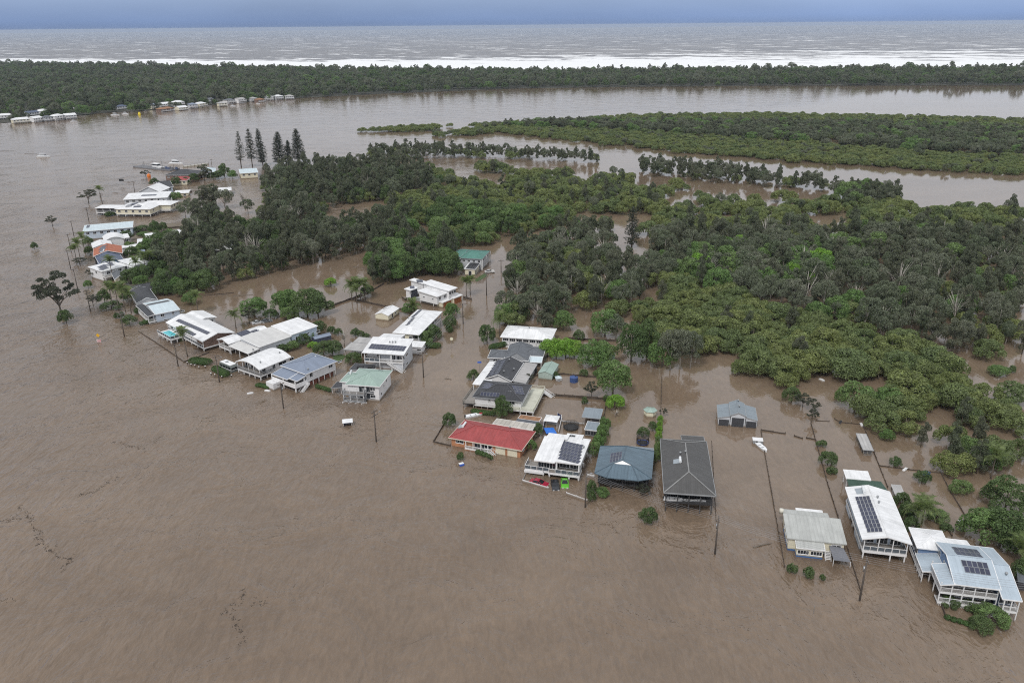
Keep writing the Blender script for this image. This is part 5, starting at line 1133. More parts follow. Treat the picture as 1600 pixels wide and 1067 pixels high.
# modern white house of many sloping roofs
h = Building('multi_roof_house', 'modern white house of several sloping white roofs with orange garage doors by the road', (685, 462.2), (719, 449), (668, 437), (640, 450), z=5.2)
def part_roof(A, B, C, D, ze, zr, axis='y', wm='white', z0=-1.2, n=0, zw=3.4, rm='white', inset=.45):
    bb = h.sub4(A, B, C, D, (ze + zr) / 2); h.roof('skill', ze, zr, ROOF[rm], bb, axis=axis, keep=False, t=.2); h.walls(WALL[wm], z0, inset)
    if n: h.auto('F', zw, n, 1.2, 1.2); h.auto('L', zw, 2, 1.0, .6)
    return bb
part_roof((693.4, 452.6), (718, 450), (669.8, 436.3), (667.5, 444.2), 6.0, 6.8, n=3, zw=4.1)
part_roof((685, 462.2), (696, 457.1), (667.5, 445.3), (658.5, 457.7), 4.8, 5.4, n=2, zw=3.0, z0=1.5)
part_roof((645, 453), (652.9, 448.7), (643.3, 446.5), (629.8, 452.6), 5.0, 5.1, n=0, z0=1.5); h.wins('L', [(.8, 3.6, .6, .6), (2.2, 3.6, .6, .6)]); h.solar([(636.5, 451.2), (643.5, 450.2), (651.5, 447.8), (644.5, 447.2)], 1, 1)
h.box('dark_panel', mat('panel_slate', (.06, .065, .08), .6, .1), (h.wb[0] - .02, h.wb[1] - .12, h.wb[2] + .02, h.wb[1] - .03), .2, 4.8)
part_roof((663, 443), (668, 439), (648.4, 436.3), (637, 437.4), 5.6, 5.9); h.solar([(655, 441), (664.5, 440.8), (657, 437.6), (646.5, 438)], 1, 1)
part_roof((687, 473.5), (707, 466.8), (700, 463), (683, 468.5), 2.3, 2.6, wm='cream', inset=.25); h.garage('F', .5, -.5, h.flen('F') - 1.0, 2.4, mat('door_orange_timber', (.34, .12, .04), .5, .18))
part_roof((711, 466), (722, 459.2), (712, 458), (700.5, 464), 2.6, 2.9, wm='cream', inset=.25); h.garage('F', .4, -.5, h.flen('F') - .8, 2.6, MATS['door_orange_timber'])
x0, y0, x1, y1 = h.bb
h.box('stone_wall', WALL['grey'], (x0 + 1, y0 + 1.2, x1 - 1, y1 - 3), -1.2, 1.5); h.posts((x0 - .2, y0 + 3, x0 + 2, y1), 1.6, 2, 3); h16 = h

# green roofed house at the end of the road
h = Building('green_roof_house', 'pale grey house under a deep green roof with a striped lean-to', (719.6, 403), (753.7, 405.2), (765, 392.1), (730.9, 389.9), z=5.4)
h.roof('hip', 5.4, 7.0, ROOF['teal'], hipl=.5, gut=TRIMG); h.walls(WALL['ltgrey'], -1.2, .5); h.auto('F', 3.6, 4, 1.2, 1.0); h.auto('R', 3.4, 2, 1.6, 1.2); x0, y0, x1, y1 = h.bb
lb = h.sub4((711.7, 401.2), (720.5, 401.2), (731, 389), (714.7, 389.6), 4.8); h.roof('gable', 4.8, 5.8, ROOF['teal'], (lb[0], lb[1], x0 + .3, lb[3]), gut=TRIMG, keep=False); h.walls(WALL['ltgrey'], -1.2, .5); h.auto('F', 2.8, 2, 1.2, 1.0)
ab = h.sub4((727.2, 419.5), (741.6, 421.2), (750.8, 412.4), (732, 410), 3.0); h.roof('skill', 2.9, 3.3, ROOF['white'], ab, axis='y', gut=TRIM, keep=False); h.walls(WALL['cream'], -1.2, .35)
for i in range(4):
    a = ab[0] + .6 + i * (ab[2] - ab[0] - 1) / 4; rz = h.roofs[-1][1]; MB().slab([[(a, ab[1] + .3, rz(0, ab[1] + .3) + .1), (a + 1.3, ab[1] + .3, rz(0, ab[1] + .3) + .1), (a + 1.3, ab[3] - .3, rz(0, ab[3] - .3) + .1), (a, ab[3] - .3, rz(0, ab[3] - .3) + .1)]], .06).build('roof_strip', ROOF['dark'], h.root)
h.wins('F', [(1.6, -.2, 1.4, 2.3)], mull=0); h.auto('R', .1, 4, .9, 2.2, mull=0); h.posts((x1 - .4, y0 - .3, x1 + .2, y1), 5.2, 2, 3)

# white shed in the flooded paddock
h = Building('white_shed', 'cream walled gable shed with a white roof standing alone in the flooded paddock', (588.2, 490.4), (607.2, 494), (621.9, 481.9), (602.5, 478.5), z=2.2, cat='shed')
h.roof('gable', 2.2, 3.1, ROOF['white'], axis='y', gut=TRIM); h.walls(WALL['cream'], -1.2, .12); h.wins('R', [(2.6, .4, 1.0, 1.6), (5.2, 1.0, 1.0, .7)], mull=0); h.box('skylight', ROOF['zinc'], (-1.9, 0, -.9, 2.6), 2.66, 2.74)

# slate blue roofed house with white front verandahs
h = Building('slate_blue_house', 'two-storey white house under a slate blue hip roof with white front terraces', (477, 585.8), (525.4, 564.2), (487.1, 550.2), (440.4, 570.6), z=4.8)
h.roof('hip', 4.8, 6.5, ROOF['slate'], hipl=.7, gut=TRIM); x0, y0, x1, y1 = h.bb; h.walls(WALL['white'], 1.9, .5); WB = h.wb
h.wins('F', [(8.6, 3.3, 1.6, 1.0), (12.4, 3.8, 1.6, .5), (1.2, 3.0, 1.2, 1.5)]); h.box('lower_wall', WALL['wood'], (WB[0] + .4, WB[1] + 1.0, WB[2] - .3, WB[3] - .5), -1.2, 1.9)
for i in range(6): h.post(WB[0] + .2 + (WB[2] - WB[0] - .4) * i / 5, WB[1] + .15, 1.95, r=.12)
for i in range(3): h.box('timber_screen', WALL['wood'], (WB[0] + 1 + i * 3.1, WB[1] + .1, WB[0] + 3.8 + i * 3.1, WB[1] + .2), -1.2, 1.6)
h.roof('skill', 3.7, 4.3, ROOF['slate'], (x0 - 3.2, y0 + .2, x0 + .4, y0 + 3.6), axis='x', gut=TRIM, keep=False); h.roof('skill', 3.6, 4.3, ROOF['slate'], (x0 - 4.0, y0 + 3.8, x0 + .4, y1 - .8), axis='x', gut=TRIM, keep=False)
vb = (x0 - 4.0, y0 + .2, WB[0], y1 - .6); h.deck(vb, 1.9, 'LF', .95, DECKM, TRIM, 'solid', t=.3); h.posts((vb[0] + .1, vb[1] + .1, vb[0] + 3.4, vb[3] - .1), 3.7, 2, 3, r=.14); h.posts((vb[0] + .1, vb[1] + .1, vb[0] + 3.4, vb[3] - .1), 1.8, 2, 3, r=.16)
h.box('terrace_wall', WALL['white'], (x0 - 6.6, y1 - 4.6, x0 - 4.0, y1 - 1.2), -1.2, 2.2); h.stairs(x0 + .6, y0 - .2, 1.9, 1.0, (-1, 0)); h.auto('L', 2.1, 3, 1.8, 1.9); h.vent(481.5, 578, 0)
MB().add([(0, 0, 0), (1.2, 0, 0), (.6, 0, .7), (.6, 1.2, .2)], [(0, 1, 2), (0, 2, 3), (2, 1, 3), (1, 0, 3)]).build('gablet', TRIM, h.root, loc=(x1 - 4.4, -.6, 6.0))

# barrel vaulted roof
h = Building('barrel_roof_house', 'white house under a curved barrel roof with a dark open balcony along its front', (370.7, 565), (405, 579), (451, 557.9), (418, 544), z=4.1)
h.roof('barrel', 4.1, 5.5, ROOF['white'], gut=TRIM, t=.2); x0, y0, x1, y1 = h.bb; wb = (x0 + .5, y0 + 3.0, x1 - .5, y1 - .5); h.walls(WALL['white'], 1.6, bb=wb, top=4.0)
h.deck((x0 + .4, y0 + .3, x1 - .4, y1 - .4), 1.75, 'FL', 1.0, DECKM, TRIMG, 'bal', t=.3); h.rail((x1 - .45, y0 + .4), (x1 - .45, y0 + 6), 1.75, 1.0, TRIMG)
rzb = h.roofs[0][1]
for i in range(5): x = x0 + .5 + (x1 - x0 - 1) * i / 4; h.post(x, y0 + .4, rzb(x, 0) - .2, 1.7, r=.08); h.post(x, y0 + .5, 1.6, r=.13)
h.box('gable_wall', WALL['dark'], (x0 + 2, wb[1], x1 - 2, wb[1] + .15), 4.0, 4.75)
h.posts((x0 + .6, y0 + 3, x1 - .6, y1 - .6), 1.6, 2, 5, r=.13); h.auto('F', 1.9, 4, 1.6, 2.0, trim=TRIMG); h.wins('R', [(2.2, 2.2, 1.1, 1.6), (4.6, 2.6, 3.0, 1.0), (9.0, 2.6, 1.6, 1.0)]); h.box('lower_wall', WALL['dark'], (x0 + 1.2, y0 + 6, x1 - 1.2, y1 - 1), -1.2, 1.5); h.vent(437, 552, 0); h.vent(407, 567, 0)

# long pale workshop-like house
h = Building('long_grey_house', 'very long white house of stepped low roofs with a solar wing', (403.5, 544.3), (492.1, 509.6), (466.8, 497.8), (380.1, 528.6), z=4.6)
x0, y0, x1, y1 = h.bb; xs = x0 + (x1 - x0) * .53
h.roof('skill', 4.4, 5.1, ROOF['zinc'] if 0 else mat('roof_pale_sheet', (.60, .595, .58), .5, .08, ribs=.08), (x0, y0, xs - .05, y1), axis='y', gut=TRIM); h.walls(WALL['ltgrey'], -1.2, .3); h.wins('F', [(11.0, 1.8, 2.6, 1.0), (6.0, 2.2, 1.6, .8)], mull=2)
h.roof('skill', 4.7, 5.4, ROOF['white'], (xs + .05, y0 + .3, x1, y1 + .2), axis='y', gut=TRIM, keep=False); h.walls(WALL['pale'], -1.2, .3); h.wins('F', [(1.4, 1.6, .9, 1.8), (5.2, 2.8, 2.0, .6), (10.0, 2.2, 1.6, .8)], mull=0); h.auto('R', 2.4, 2, 1.4, .9)
fb = h.sub4((389.8, 554.8), (404.9, 546), (380.1, 530), (365, 539.6), 3.8); h.roof('skill', 3.5, 3.9, MATS['roof_pale_sheet'], (fb[0], y0 + .1, x0 - .1, y1 - .2), axis='x', gut=TRIM, keep=False); h.posts((fb[0] + .3, y0 + .4, x0 - .5, y1 - .5), 3.4, 3, 3)
for i in range(4): MBx = MB().box(0, 0, 0, 1.3, .9, .9).box(.2, .2, .9, 1.0, .7, 1.3).build('stored_crate', DARKT, h.root, loc=(fb[0] + 1 + i * 1.6, y0 + 1.2 + (i % 2) * 1.5, -.1))
sb = h.sub4((365, 539.6), (420, 515.2), (403.5, 508), (338.9, 530), 4.2); h.roof('gable', 4.0, 4.9, ROOF['white'], (sb[0], y1 + .1, sb[2], sb[3]), axis='x', gut=TRIM, keep=False)
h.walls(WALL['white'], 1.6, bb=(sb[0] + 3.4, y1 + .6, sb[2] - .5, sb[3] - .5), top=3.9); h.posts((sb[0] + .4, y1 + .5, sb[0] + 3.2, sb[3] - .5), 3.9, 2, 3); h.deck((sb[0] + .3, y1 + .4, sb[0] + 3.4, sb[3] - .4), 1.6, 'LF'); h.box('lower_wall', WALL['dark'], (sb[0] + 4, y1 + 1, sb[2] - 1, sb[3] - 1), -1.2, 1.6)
h.solar([(377, 527.2), (392, 520.6), (380.3, 516.6), (366, 522.2)], 5, 2, 3); h.solar([(396, 521), (407, 517), (400, 514.6), (390.5, 518)], 4, 2, 3); h.vent(395.5, 547.5, 2); h.auto('L', 1.9, 2, 1.6, 1.8); h21 = h
h = Building('navy_shed', 'long low navy steel shed behind the garden shrubs of the long white house', (491, 531), (516, 523.5), (513, 519.5), (488.5, 526.5), z=2.0, cat='shed'); h.roof('gable', 2.0, 2.5, ROOF['slate'], gut=None); h.walls(mat('wall_navy', (.055, .065, .10), .6, .12, mud=True), -1.2, .1); h.wins('R', [(.5, .3, 1, 1.5)], mull=0); h.garage('F', 2, -.5, 2.4, 2.2, mat('wall_navy', ()))

# pool house with brick gable
h = Building('pool_house', 'white-roofed house with a brown brick gable and a turquoise pool on its deck', (313, 536.6), (358, 519.7), (311, 488), (267, 503.7), z=3.9)
h.roof('gable', 3.9, 5.5, ROOF['white'], axis='y', gut=TRIM, t=.22); x0, y0, x1, y1 = h.bb; h.walls(WALL['brickdk'], 1.3, .6); WB = h.wb; cxm = 0
h.box('side_wall', WALL['white'], (WB[0] - .03, WB[1] + 5, WB[0] + .3, WB[3] - .02), 1.35, 3.8); h.wins('L', [(1.5, 1.9, 2.0, 1.1), (6, 1.5, 2.2, 1.9), (10.5, 1.5, 2.2, 1.9)], mull=1)
h.deck((x0 + .3, y0 + .3, x1 - .5, y1 - .4), 1.35, 'L', 1.0, DECKM, TRIM, 'glass', t=.3)
for i in range(7): h.post(x0 + .4, y0 + .5 + (y1 - y0 - 1) * i / 6, 3.8, r=.1); h.post(x0 + .4, y0 + .5 + (y1 - y0 - 1) * i / 6, 1.3, r=.16)
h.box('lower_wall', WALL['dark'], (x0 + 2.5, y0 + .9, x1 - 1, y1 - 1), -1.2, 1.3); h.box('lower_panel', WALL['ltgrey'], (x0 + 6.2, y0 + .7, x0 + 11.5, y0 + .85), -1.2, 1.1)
h.solar([(323.3, 523), (329, 519.6), (280, 498.3), (275, 501.8)], 2, 14, 0, .03); h.solar([(301.5, 525.3), (307.6, 522.2), (289, 513.6), (283, 516.6)], 2, 6, 0, .03)
b2 = h.sub4((312, 509.6), (347.4, 503.9), (308.6, 488.2), (286.7, 492), 4.3); h.roof('gable', 4.0, 4.9, ROOF['white'], (x1 - 5.0, y1 - 8.5, x1 + 3.2, y1 + 2.0), axis='y', gut=TRIM, keep=False); h.walls(WALL['white'], -1.2, .5); h.auto('R', 1.8, 3, 1.2, 1.5); h.wins('F', [(5.5, 1.6, .9, 1.8)], mull=0)
pbx = h.sub4((285, 532), (290, 520), (276, 510.5), (254.6, 519.5), 1.9); px0, py0, px1, py1 = -10.2, 1.0, x0 + .25, 11.0
fr = MB(); pw = .9
fr.box(px0, py0, 1.5, px1, py0 + pw, 2.0).box(px0, py1 - pw, 1.5, px1, py1, 2.0).box(px0, py0 + pw, 1.5, px0 + pw, py1 - pw, 2.0).box(px1 - pw, py0 + pw, 1.5, px1, py1 - pw, 2.0).box(px0 + pw, py0 + pw, 1.1, px1 - pw, py1 - pw, 1.5)
fr.build('pool_deck', TRIM, h.root); MB().box(px0 + pw, py0 + pw, 1.5, px1 - pw, py1 - pw, 1.9).build('pool_water', mat('pool_water', (.10, .52, .58), .08, .12), h.root)
h.rail((px0, py0), (px0, py1), 2.0, 1.0, TRIM, 'glass'); h.rail((px0, py0), (px1, py0), 2.0, 1.0, TRIM, 'glass'); h.posts((px0 + .3, py0 + .3, px1 - .3, py1 - .3), 1.5, 3, 4, r=.16); h22 = h

# pale blue-grey house with a half dark roof, and dark roofs behind it
h = Building('pale_blue_house', 'pale blue weatherboard house whose roof is light on the front slope and charcoal behind', (241.9, 492), (279.6, 483.6), (262, 466), (224, 474), z=3.4)
h.roof('gable', 3.4, 4.6, ROOF['ice'], axis='x', gut=TRIM); h.walls(WALL['pale'], -1.2, .3); x0, y0, x1, y1 = h.bb; h.wins('F', [(1.6, 2.0, 1.3, 1.0), (5.6, 2.0, .7, 1.2), (8.8, 2.3, 1.3, .6), (2.4, .3, 1.4, .5), (9.2, .3, 1.4, .5)], mull=1)
h.roof('skill', 4.65, 3.3, ROOF['dark'], (x0 - .1, (y0 + y1) / 2 + .1, x1 - .8, y1 + .2), axis='y', gut=TRIM, keep=False); h.roof('skill', 3.1, 3.4, ROOF['dark'], (x0 - 2.6, y0 + .3, x0 - .05, y1), axis='x', gut=TRIM, keep=False); h.posts((x0 - 2.4, y0 + .5, x0 - .5, y1 - .3), 3.0, 2, 4, r=.08); h.deck((x0 - 2.4, y0 + .5, x0 + .2, y1 - .3), .8, 'LF')
MB().box(x0 - 2.6, y0 - .5, -1, x1 + 1, y0 - .1, .45).build('retaining_wall', WALL['grey'], h.root)
h = Building('dark_gable_house', 'charcoal gable-roofed house with a white gable half hidden by palms', (211, 475), (243.6, 467.8), (235, 449), (204.5, 455), z=3.1); h.roof('gable', 3.1, 4.6, ROOF['dark'], axis='y', gut=TRIM); h.walls(WALL['white'], -1.2, .4); h.wins('F', [(2, 1.2, 1.4, 1.1), (6, 1.2, 1.4, 1.1)])
h = Building('dark_long_house', 'long dark-roofed house showing between trees behind the white-gabled charcoal house', (206, 456), (276.7, 444.2), (258.7, 436.9), (207, 447), z=3.1); h.roof('hip', 3.1, 4.4, ROOF['dark'], gut=TRIMG); h.walls(WALL['grey'], -1.2, .5); h.auto('F', 1.3, 5, 1.4, 1.1)

# the older riverside row at the left
def simple(name, label, A, B, C, D, z, kind, ze, zr, rm, wm, axis='x', nf=4, nr=2, floor=None, cat='house', gut=TRIM, hipl=1.0):
    h = Building(name, label, A, B, C, D, z=z, cat=cat); h.roof(kind, ze, zr, ROOF[rm], axis=axis, gut=gut, hipl=hipl); h.walls(WALL[wm], -1.2 if floor is None else floor, .5)
    zw = ze - 1.9
    if nf: h.auto('F', zw, nf, 1.5, 1.2)
    if nr: h.auto('R', zw, nr, 1.3, 1.2); h.auto('L', zw, nr, 1.3, 1.2)
    if floor is not None: h.posts(ins(h.bb, .7, .7, .7, .7), floor, 5, 3, r=.14); x0, y0, x1, y1 = h.bb; h.deck((x0 + .5, y0 + .5, x1 - .5, y1 - .5), floor + .06, '', t=.2)
    return h
h = simple('white_solar_house', 'white house with a front verandah, two solar arrays and a long white rear wing', (155.5, 428), (185, 415.5), (181, 406), (148.4, 417.3), 4.6, 'skill', 4.6, 4.9, 'white', 'white', 'y', 2, 1)
x0, y0, x1, y1 = h.bb; h.solar([(158, 423.2), (168, 419), (165, 412.6), (154.5, 417)], 4, 3, 0); h.solar([(171, 416.5), (177, 414.5), (174, 408.8), (168.5, 411)], 3, 3, 0); h.deck((x0 + .4, y0 - 1.8, x1 - .5, y0 + .5), 2.2, 'FL')
for x in (x0 + .5, (x0 + x1) / 2, x1 - .5): h.post(x, y0 - 1.6, 4.5)
rb = h.sub4((184, 423), (229, 415), (221, 402.5), (184, 409.5), 4.4); h.roof('skill', 4.3, 4.7, ROOF['white'], (x1 + .1, rb[1], rb[2], rb[3] - 1.5), axis='y', keep=False); h.walls(WALL['ltgrey'], -1.2, .4); h.auto('F', 2.4, 4, 1.3, 1.0); h.auto('R', 2.4, 2, 1.2, 1.0)
h.roof('skill', 5.0, 5.3, ROOF['white'], (rb[2] - 7.5, rb[1] + .8, rb[2] + .2, rb[3]), axis='y', keep=False); h.walls(WALL['ltgrey'], 4.2, .4)
simple('small_gable_house', 'small grey-roofed cottage with a cream gable below the white solar house', (179, 437), (197, 434.5), (191, 424.5), (173.5, 427), 3.0, 'gable', 3.0, 4.4, 'grey', 'cream', 'y', 1, 1)
simple('navy_roof_house', 'house under a faded navy gable roof with solar panels, next below the red roof', (153, 413.5), (193, 407), (187, 394.5), (150.5, 400.5), 4.2, 'gable', 4.2, 6.0, 'navy', 'blue', 'y', 3, 2).solar([(158, 409.5), (168, 405.5), (167, 399.5), (156, 403.5)], 3, 3)
h = simple('red_roof_house', 'house under a bright terracotta red gable roof in the left riverside row', (144.2, 402), (190, 395), (191.7, 384.3), (147, 388.5), 4.4, 'gable', 4.4, 6.4, 'orange', 'dark', 'y', 3, 2); h.solar([(156, 394), (164.5, 391), (165.5, 383), (156.5, 386)], 3, 2); h.heater([(156, 395.5), (162, 393.3), (162.5, 391.5), (156.5, 393.6)])
h = simple('white_complex_house', 'bright white house of curved and stepped roofs above the red roof', (145, 387), (173.5, 384.2), (174.6, 375), (142, 380.5), 4.6, 'gable', 4.6, 5.8, 'white', 'white', 'y', 3, 1); x0, y0, x1, y1 = h.bb
ub = h.sub4((157, 371.5), (189, 372), (190, 360.6), (160, 359.5), 5.2); h.roof('barrel', 4.6, 6.2, ROOF['white'], (ub[0], y1 + .2, ub[0] + 9, y1 + 11), keep=False); h.walls(WALL['white'], -1.2, .5); h.roof('skill', 4.6, 4.9, ROOF['white'], (ub[0] + 9.2, y1 + 2, ub[2] + 3, y1 + 10), axis='y', keep=False); h.walls(WALL['white'], -1.2, .5); h.auto('F', 2.6, 2, 1.5, 1.2)
h.roof('skill', 2.8, 3.0, ROOF['white'], (x1 + .4, y0, x1 + 11, y0 + 4), axis='y', keep=False); h.walls(WALL['white'], -1.2, .3)
h = simple('pale_blue_long_house', 'long pale blue house with a single sloping roof, topmost of the close riverside row', (130.3, 361.3), (208.1, 353.4), (207.5, 347.2), (131, 351.8), 5.0, 'skill', 4.6, 5.2, 'ice', 'pale', 'y', 7, 2); h.solar([(134.5, 356.5), (139.5, 356), (141, 352), (136, 352.4)], 2, 2)
for i, (a, b) in enumerate((((227.5, 371.5), (247, 369.5)), ((215, 380), (232, 379)), ((240, 378.5), (256, 377)), ((266, 366), (284, 365)))):
    lab = ['white garden shed with a dark doorway, right of the pale blue long house', 'low white shed roof among bushes right of the white curved roofs', 'low white awning roof at the wood edge right of the white garden shed', 'grey-white shed roofs in the yard beyond the white garden shed'][i]
    A, B = a, b; hh = shed('garden_shed', lab, A, B, (B[0] - 1.5, B[1] - 6), (A[0] - 1.5, A[1] - 5.5), 2.3, 'skill', 2.3, 2.6, ROOF['white'], WALL['white'], axis='y', door=False); hh.win('F', 1.5, .2, 1.5, 1.7, mull=1)
shed('garden_shed', 'little slate-roofed shed among dark trees right of the navy roof', (213.5, 397), (227.5, 396), (226, 390.8), (212, 392), 2.3, 'skill', 2.3, 2.6, ROOF['slate'], WALL['grey'], axis='y', door=False)
h = simple('cream_stilt_house', 'large cream house on stilts with many white roofs and five small solar strips', (189, 327), (239, 327.2), (245, 320.5), (200, 314), 4.6, 'hip', 4.6, 6.2, 'white', 'cream', 'x', 5, 2, floor=1.6)
x0, y0, x1, y1 = h.bb; h.roof('skill', 4.4, 4.6, ROOF['white'], (x0 - 13.5, y0 + 3.5, x0 + .2, y1 - 6), axis='y', keep=False); h.walls(WALL['dark'], .6, .8); h.posts((x0 - 13.2, y0 + 3.8, x0 - .5, y1 - 6.4), 4.3, 4, 2); h.deck((x0 - 13.2, y0 + 3.8, x0 - .2, y1 - 6.4), 1.6, 'FL')
h.roof('hip', 4.6, 6.0, ROOF['white'], (x1 - 13, y1 - 5.5, x1 + 6.5, y1 + 6), axis='x', keep=False); h.walls(WALL['cream'], 1.6, .6); h.posts((x1 - 12, y1 - 4.8, x1 + 5.8, y1 + 5.4), 1.6, 4, 3); h.auto('R', 2.7, 3, 1.4, 1.3); h.deck((x1 + .5, y1 - 6.5, x1 + 6.3, y1 - 5.2), 1.7, 'FR')
for q in ([(196, 324), (206, 324), (206.5, 322), (197, 322)], [(208.5, 325), (220.5, 324.6), (221, 322.8), (209.5, 323)], [(202, 320.5), (212, 320.3), (212.5, 318.4), (203, 318.6)], [(214, 321.6), (219, 321.4), (219.3, 319.8), (214.6, 320)]): h.solar(q, 4, 1, 0)
h = simple('white_long_house', 'long white flat-roofed house with grey solar strip behind the cream stilt house', (195, 310.5), (263, 308), (266, 299.8), (199, 302.5), 5.0, 'skill', 4.6, 5.2, 'white', 'ltgrey', 'y', 7, 3); h.solar([(220, 306.8), (244, 305.8), (245, 304), (222, 304.8)], 8, 2); x0, y0, x1, y1 = h.bb; h.deck((x1 - 6, y0 - 2.2, x1 + 2.5, y0 + .4), 2.4, 'FR'); h.posts((x1 - 5.8, y0 - 2, x1 + 2.3, y0 + .3), 4.4, 3, 2)
h = simple('white_gable_house', 'white gable-roofed house with a pale grey gable end beyond the long flat roof', (218, 299), (250.5, 299), (263, 293), (232, 291.5), 4.6, 'gable', 4.2, 7.4, 'white', 'ltgrey', 'y', 3, 2)
simple('dark_roof_house', 'pale blue house under a charcoal gable roof behind the white gable', (249.5, 293.5), (271, 291.5), (262, 283.5), (240, 285.5), 4.6, 'gable', 4.4, 6.8, 'dark', 'pale', 'x', 2, 2)
simple('charcoal_waterside_house', 'wide house under a charcoal hip roof by the barge at the far point', (261, 273.8), (307.5, 274), (311, 268.5), (272, 266.5), 4.0, 'hip', 4.0, 6.6, 'dark', 'brickdk', 'x', 5, 2)
simple('small_red_house', 'small dull red-roofed house tucked behind hedges at the far point', (270, 282), (296, 282), (294, 276.5), (274, 276), 3.6, 'hip', 3.4, 5.2, 'red', 'cream', 'x', 3, 1)
simple('ice_roof_house', 'pale ice-blue roofed house behind trees at the far point', (313, 270), (338, 267.5), (336, 262.5), (316, 263), 4.2, 'hip', 4.0, 6.0, 'ice', 'white', 'x', 3, 1)
simple('cream_hall', 'cream hall with a pale low roof under the tall pines', (371.8, 272.2), (402.5, 268.2), (399.8, 262.6), (375, 263.5), 4.2, 'gable', 4.0, 5.4, 'ice', 'cream', 'x', 3, 1)
simple('white_caravan_shed', 'small white flat shed on the flooded lot below the hedges', (271.5, 302.5), (296, 301.5), (296, 297.5), (274, 298), 2.2, 'skill', 2.2, 2.4, 'white', 'cream', 'y', 2, 0, cat='shed')
simple('tree_hidden_shed', 'white roof half hidden by she-oaks in the flooded lot', (340, 299), (362, 297), (361, 292.5), (342, 293.5), 3, 'hip', 3, 4, 'white', 'white', 'x', 2, 1, cat='shed')
simple('wood_hidden_house', 'white roof glimpsed deep in the dark left wood', (333, 391), (364, 389), (361, 381), (338, 382), 6.0, 'hip', 6.0, 8.4, 'white', 'white', 'x', 3, 1)

# far bank houses, a few pixels each
FROOF = dict(w='white', g='grey', n='navy', z='zinc', b='rust', s='slate'); FW = dict(w='white', c='cream', g='ltgrey', d='brickdk')
for i, (px, py, wpx, r_, w_, st, lab) in enumerate(FARH):
    c = P(px, py); c = c * (1 + .0 * SETB[i]); ppm = FPX / math.hypot(c.x, c.y, 95); w = wpx * .86 / ppm; a = P(px - 12, py + BANKS(px - 12) - BANKS(px)); b = P(px + 12, py + BANKS(px + 12) - BANKS(px)); ang = math.atan2(b.y - a.y, b.x - a.x) + R([-14, 9, 18, -4, 12, -10, 5, -16, 20, 3][i % 10])
    h = Building.__new__(Building); h.c = c; h.ang = ang; h.w, h.d = w, 10.0; h.bb = (-w / 2, 0, w / 2, 10); h.wb = None; h.root = empty('riverside_house', c, ang); tag(h.root, lab, 'house', 'houses along the far river bank'); h.inv = Matrix.Rotation(-ang, 4, 'Z') @ Matrix.Translation(-c)
    ze = 3.4 + 2.4 * st; h.roof(['hip', 'gable', 'hip'][i % 3], ze, ze + 1.9, ROOF[FROOF[r_]], gut=None); h.walls(WALL[FW[w_]], -1, .5); h.auto('F', ze - 1.9, max(2, int(w / 3.2)), 1.6, 1.3)
    if st > .8: h.auto('F', ze - 4.4, max(2, int(w / 3.2)), 1.6, 1.3)
    h.deck((-w / 2 + .5, -1.8, w / 2 - .5, .5), ze - 2.6, 'F'); h.posts((-w / 2 + .7, -1.6, w / 2 - .7, -1.5), ze - .2, 4, 1)
# ------------------------------------------------------------------ single trees, palms, pines, hedges
_pr = random.Random(31)
def palm_parts():
    fr = []
    for k in range(3):
        rg = random.Random(900 + k); mb = MB(); L = 2.7; pts = []
        for i in range(9):
            t = i / 8; pts.append(Vector((L * (t - .12 * t * t), 0, .75 * math.sin(t * 2.4) - 1.15 * t * t * t)))
        mb.tube(pts, [.045, .04, .035, .03, .026, .022, .018, .014, .008], 4)
        for i in range(1, 9):
            for s in (-1, 1):
                for q in (0, .5):
                    p = pts[i] if q == 0 else pts[i].lerp(pts[i - 1], .5); l = .85 * math.sin(min(1, i / 8 + .15) * 2.7) + .18
                    d = Vector((.45, s, -.35 + rg.uniform(-.12, .12))).normalized() * l; w = Vector((.055, 0, 0))
                    mb.add([p - w, p + w, p + d * .6 + w * .9, p + d, p + d * .6 - w * .9], [(0, 1, 2, 3, 4)])
        fr.append(mb.mesh('frond', LEAF['palm']))
    return fr
FROND = palm_parts()
PTRUNK = MB().tube([(0, 0, -1.5), (.05, 0, 2), (.0, .08, 4.5), (0, 0, 7)], [.22, .17, .14, .12], 7).mesh('trunk', BARK, True)
def palm(px, py, h, label, group=None, n=13, s=1.0, lean=(0, 0)):
    c = P(px, py); e = empty('palm_tree', c, _pr.uniform(0, 6)); tag(e, label, 'palm tree', group)
    e.rotation_euler = (lean[0], lean[1], _pr.uniform(0, 6) if lean == (0, 0) else 0); h *= .88; t = link('trunk', PTRUNK, e, None, None, (1, 1, h / 7.0))
    for i in range(n):
        f = link('frond', FROND[i % 3], e, (0, 0, h - .05)); f.rotation_euler = (0, _pr.uniform(-.75, .55) if i % 3 else -.95, i * 2.399 + _pr.uniform(-.2, .2)); f.scale = (s * 1.2,) * 3
    return e
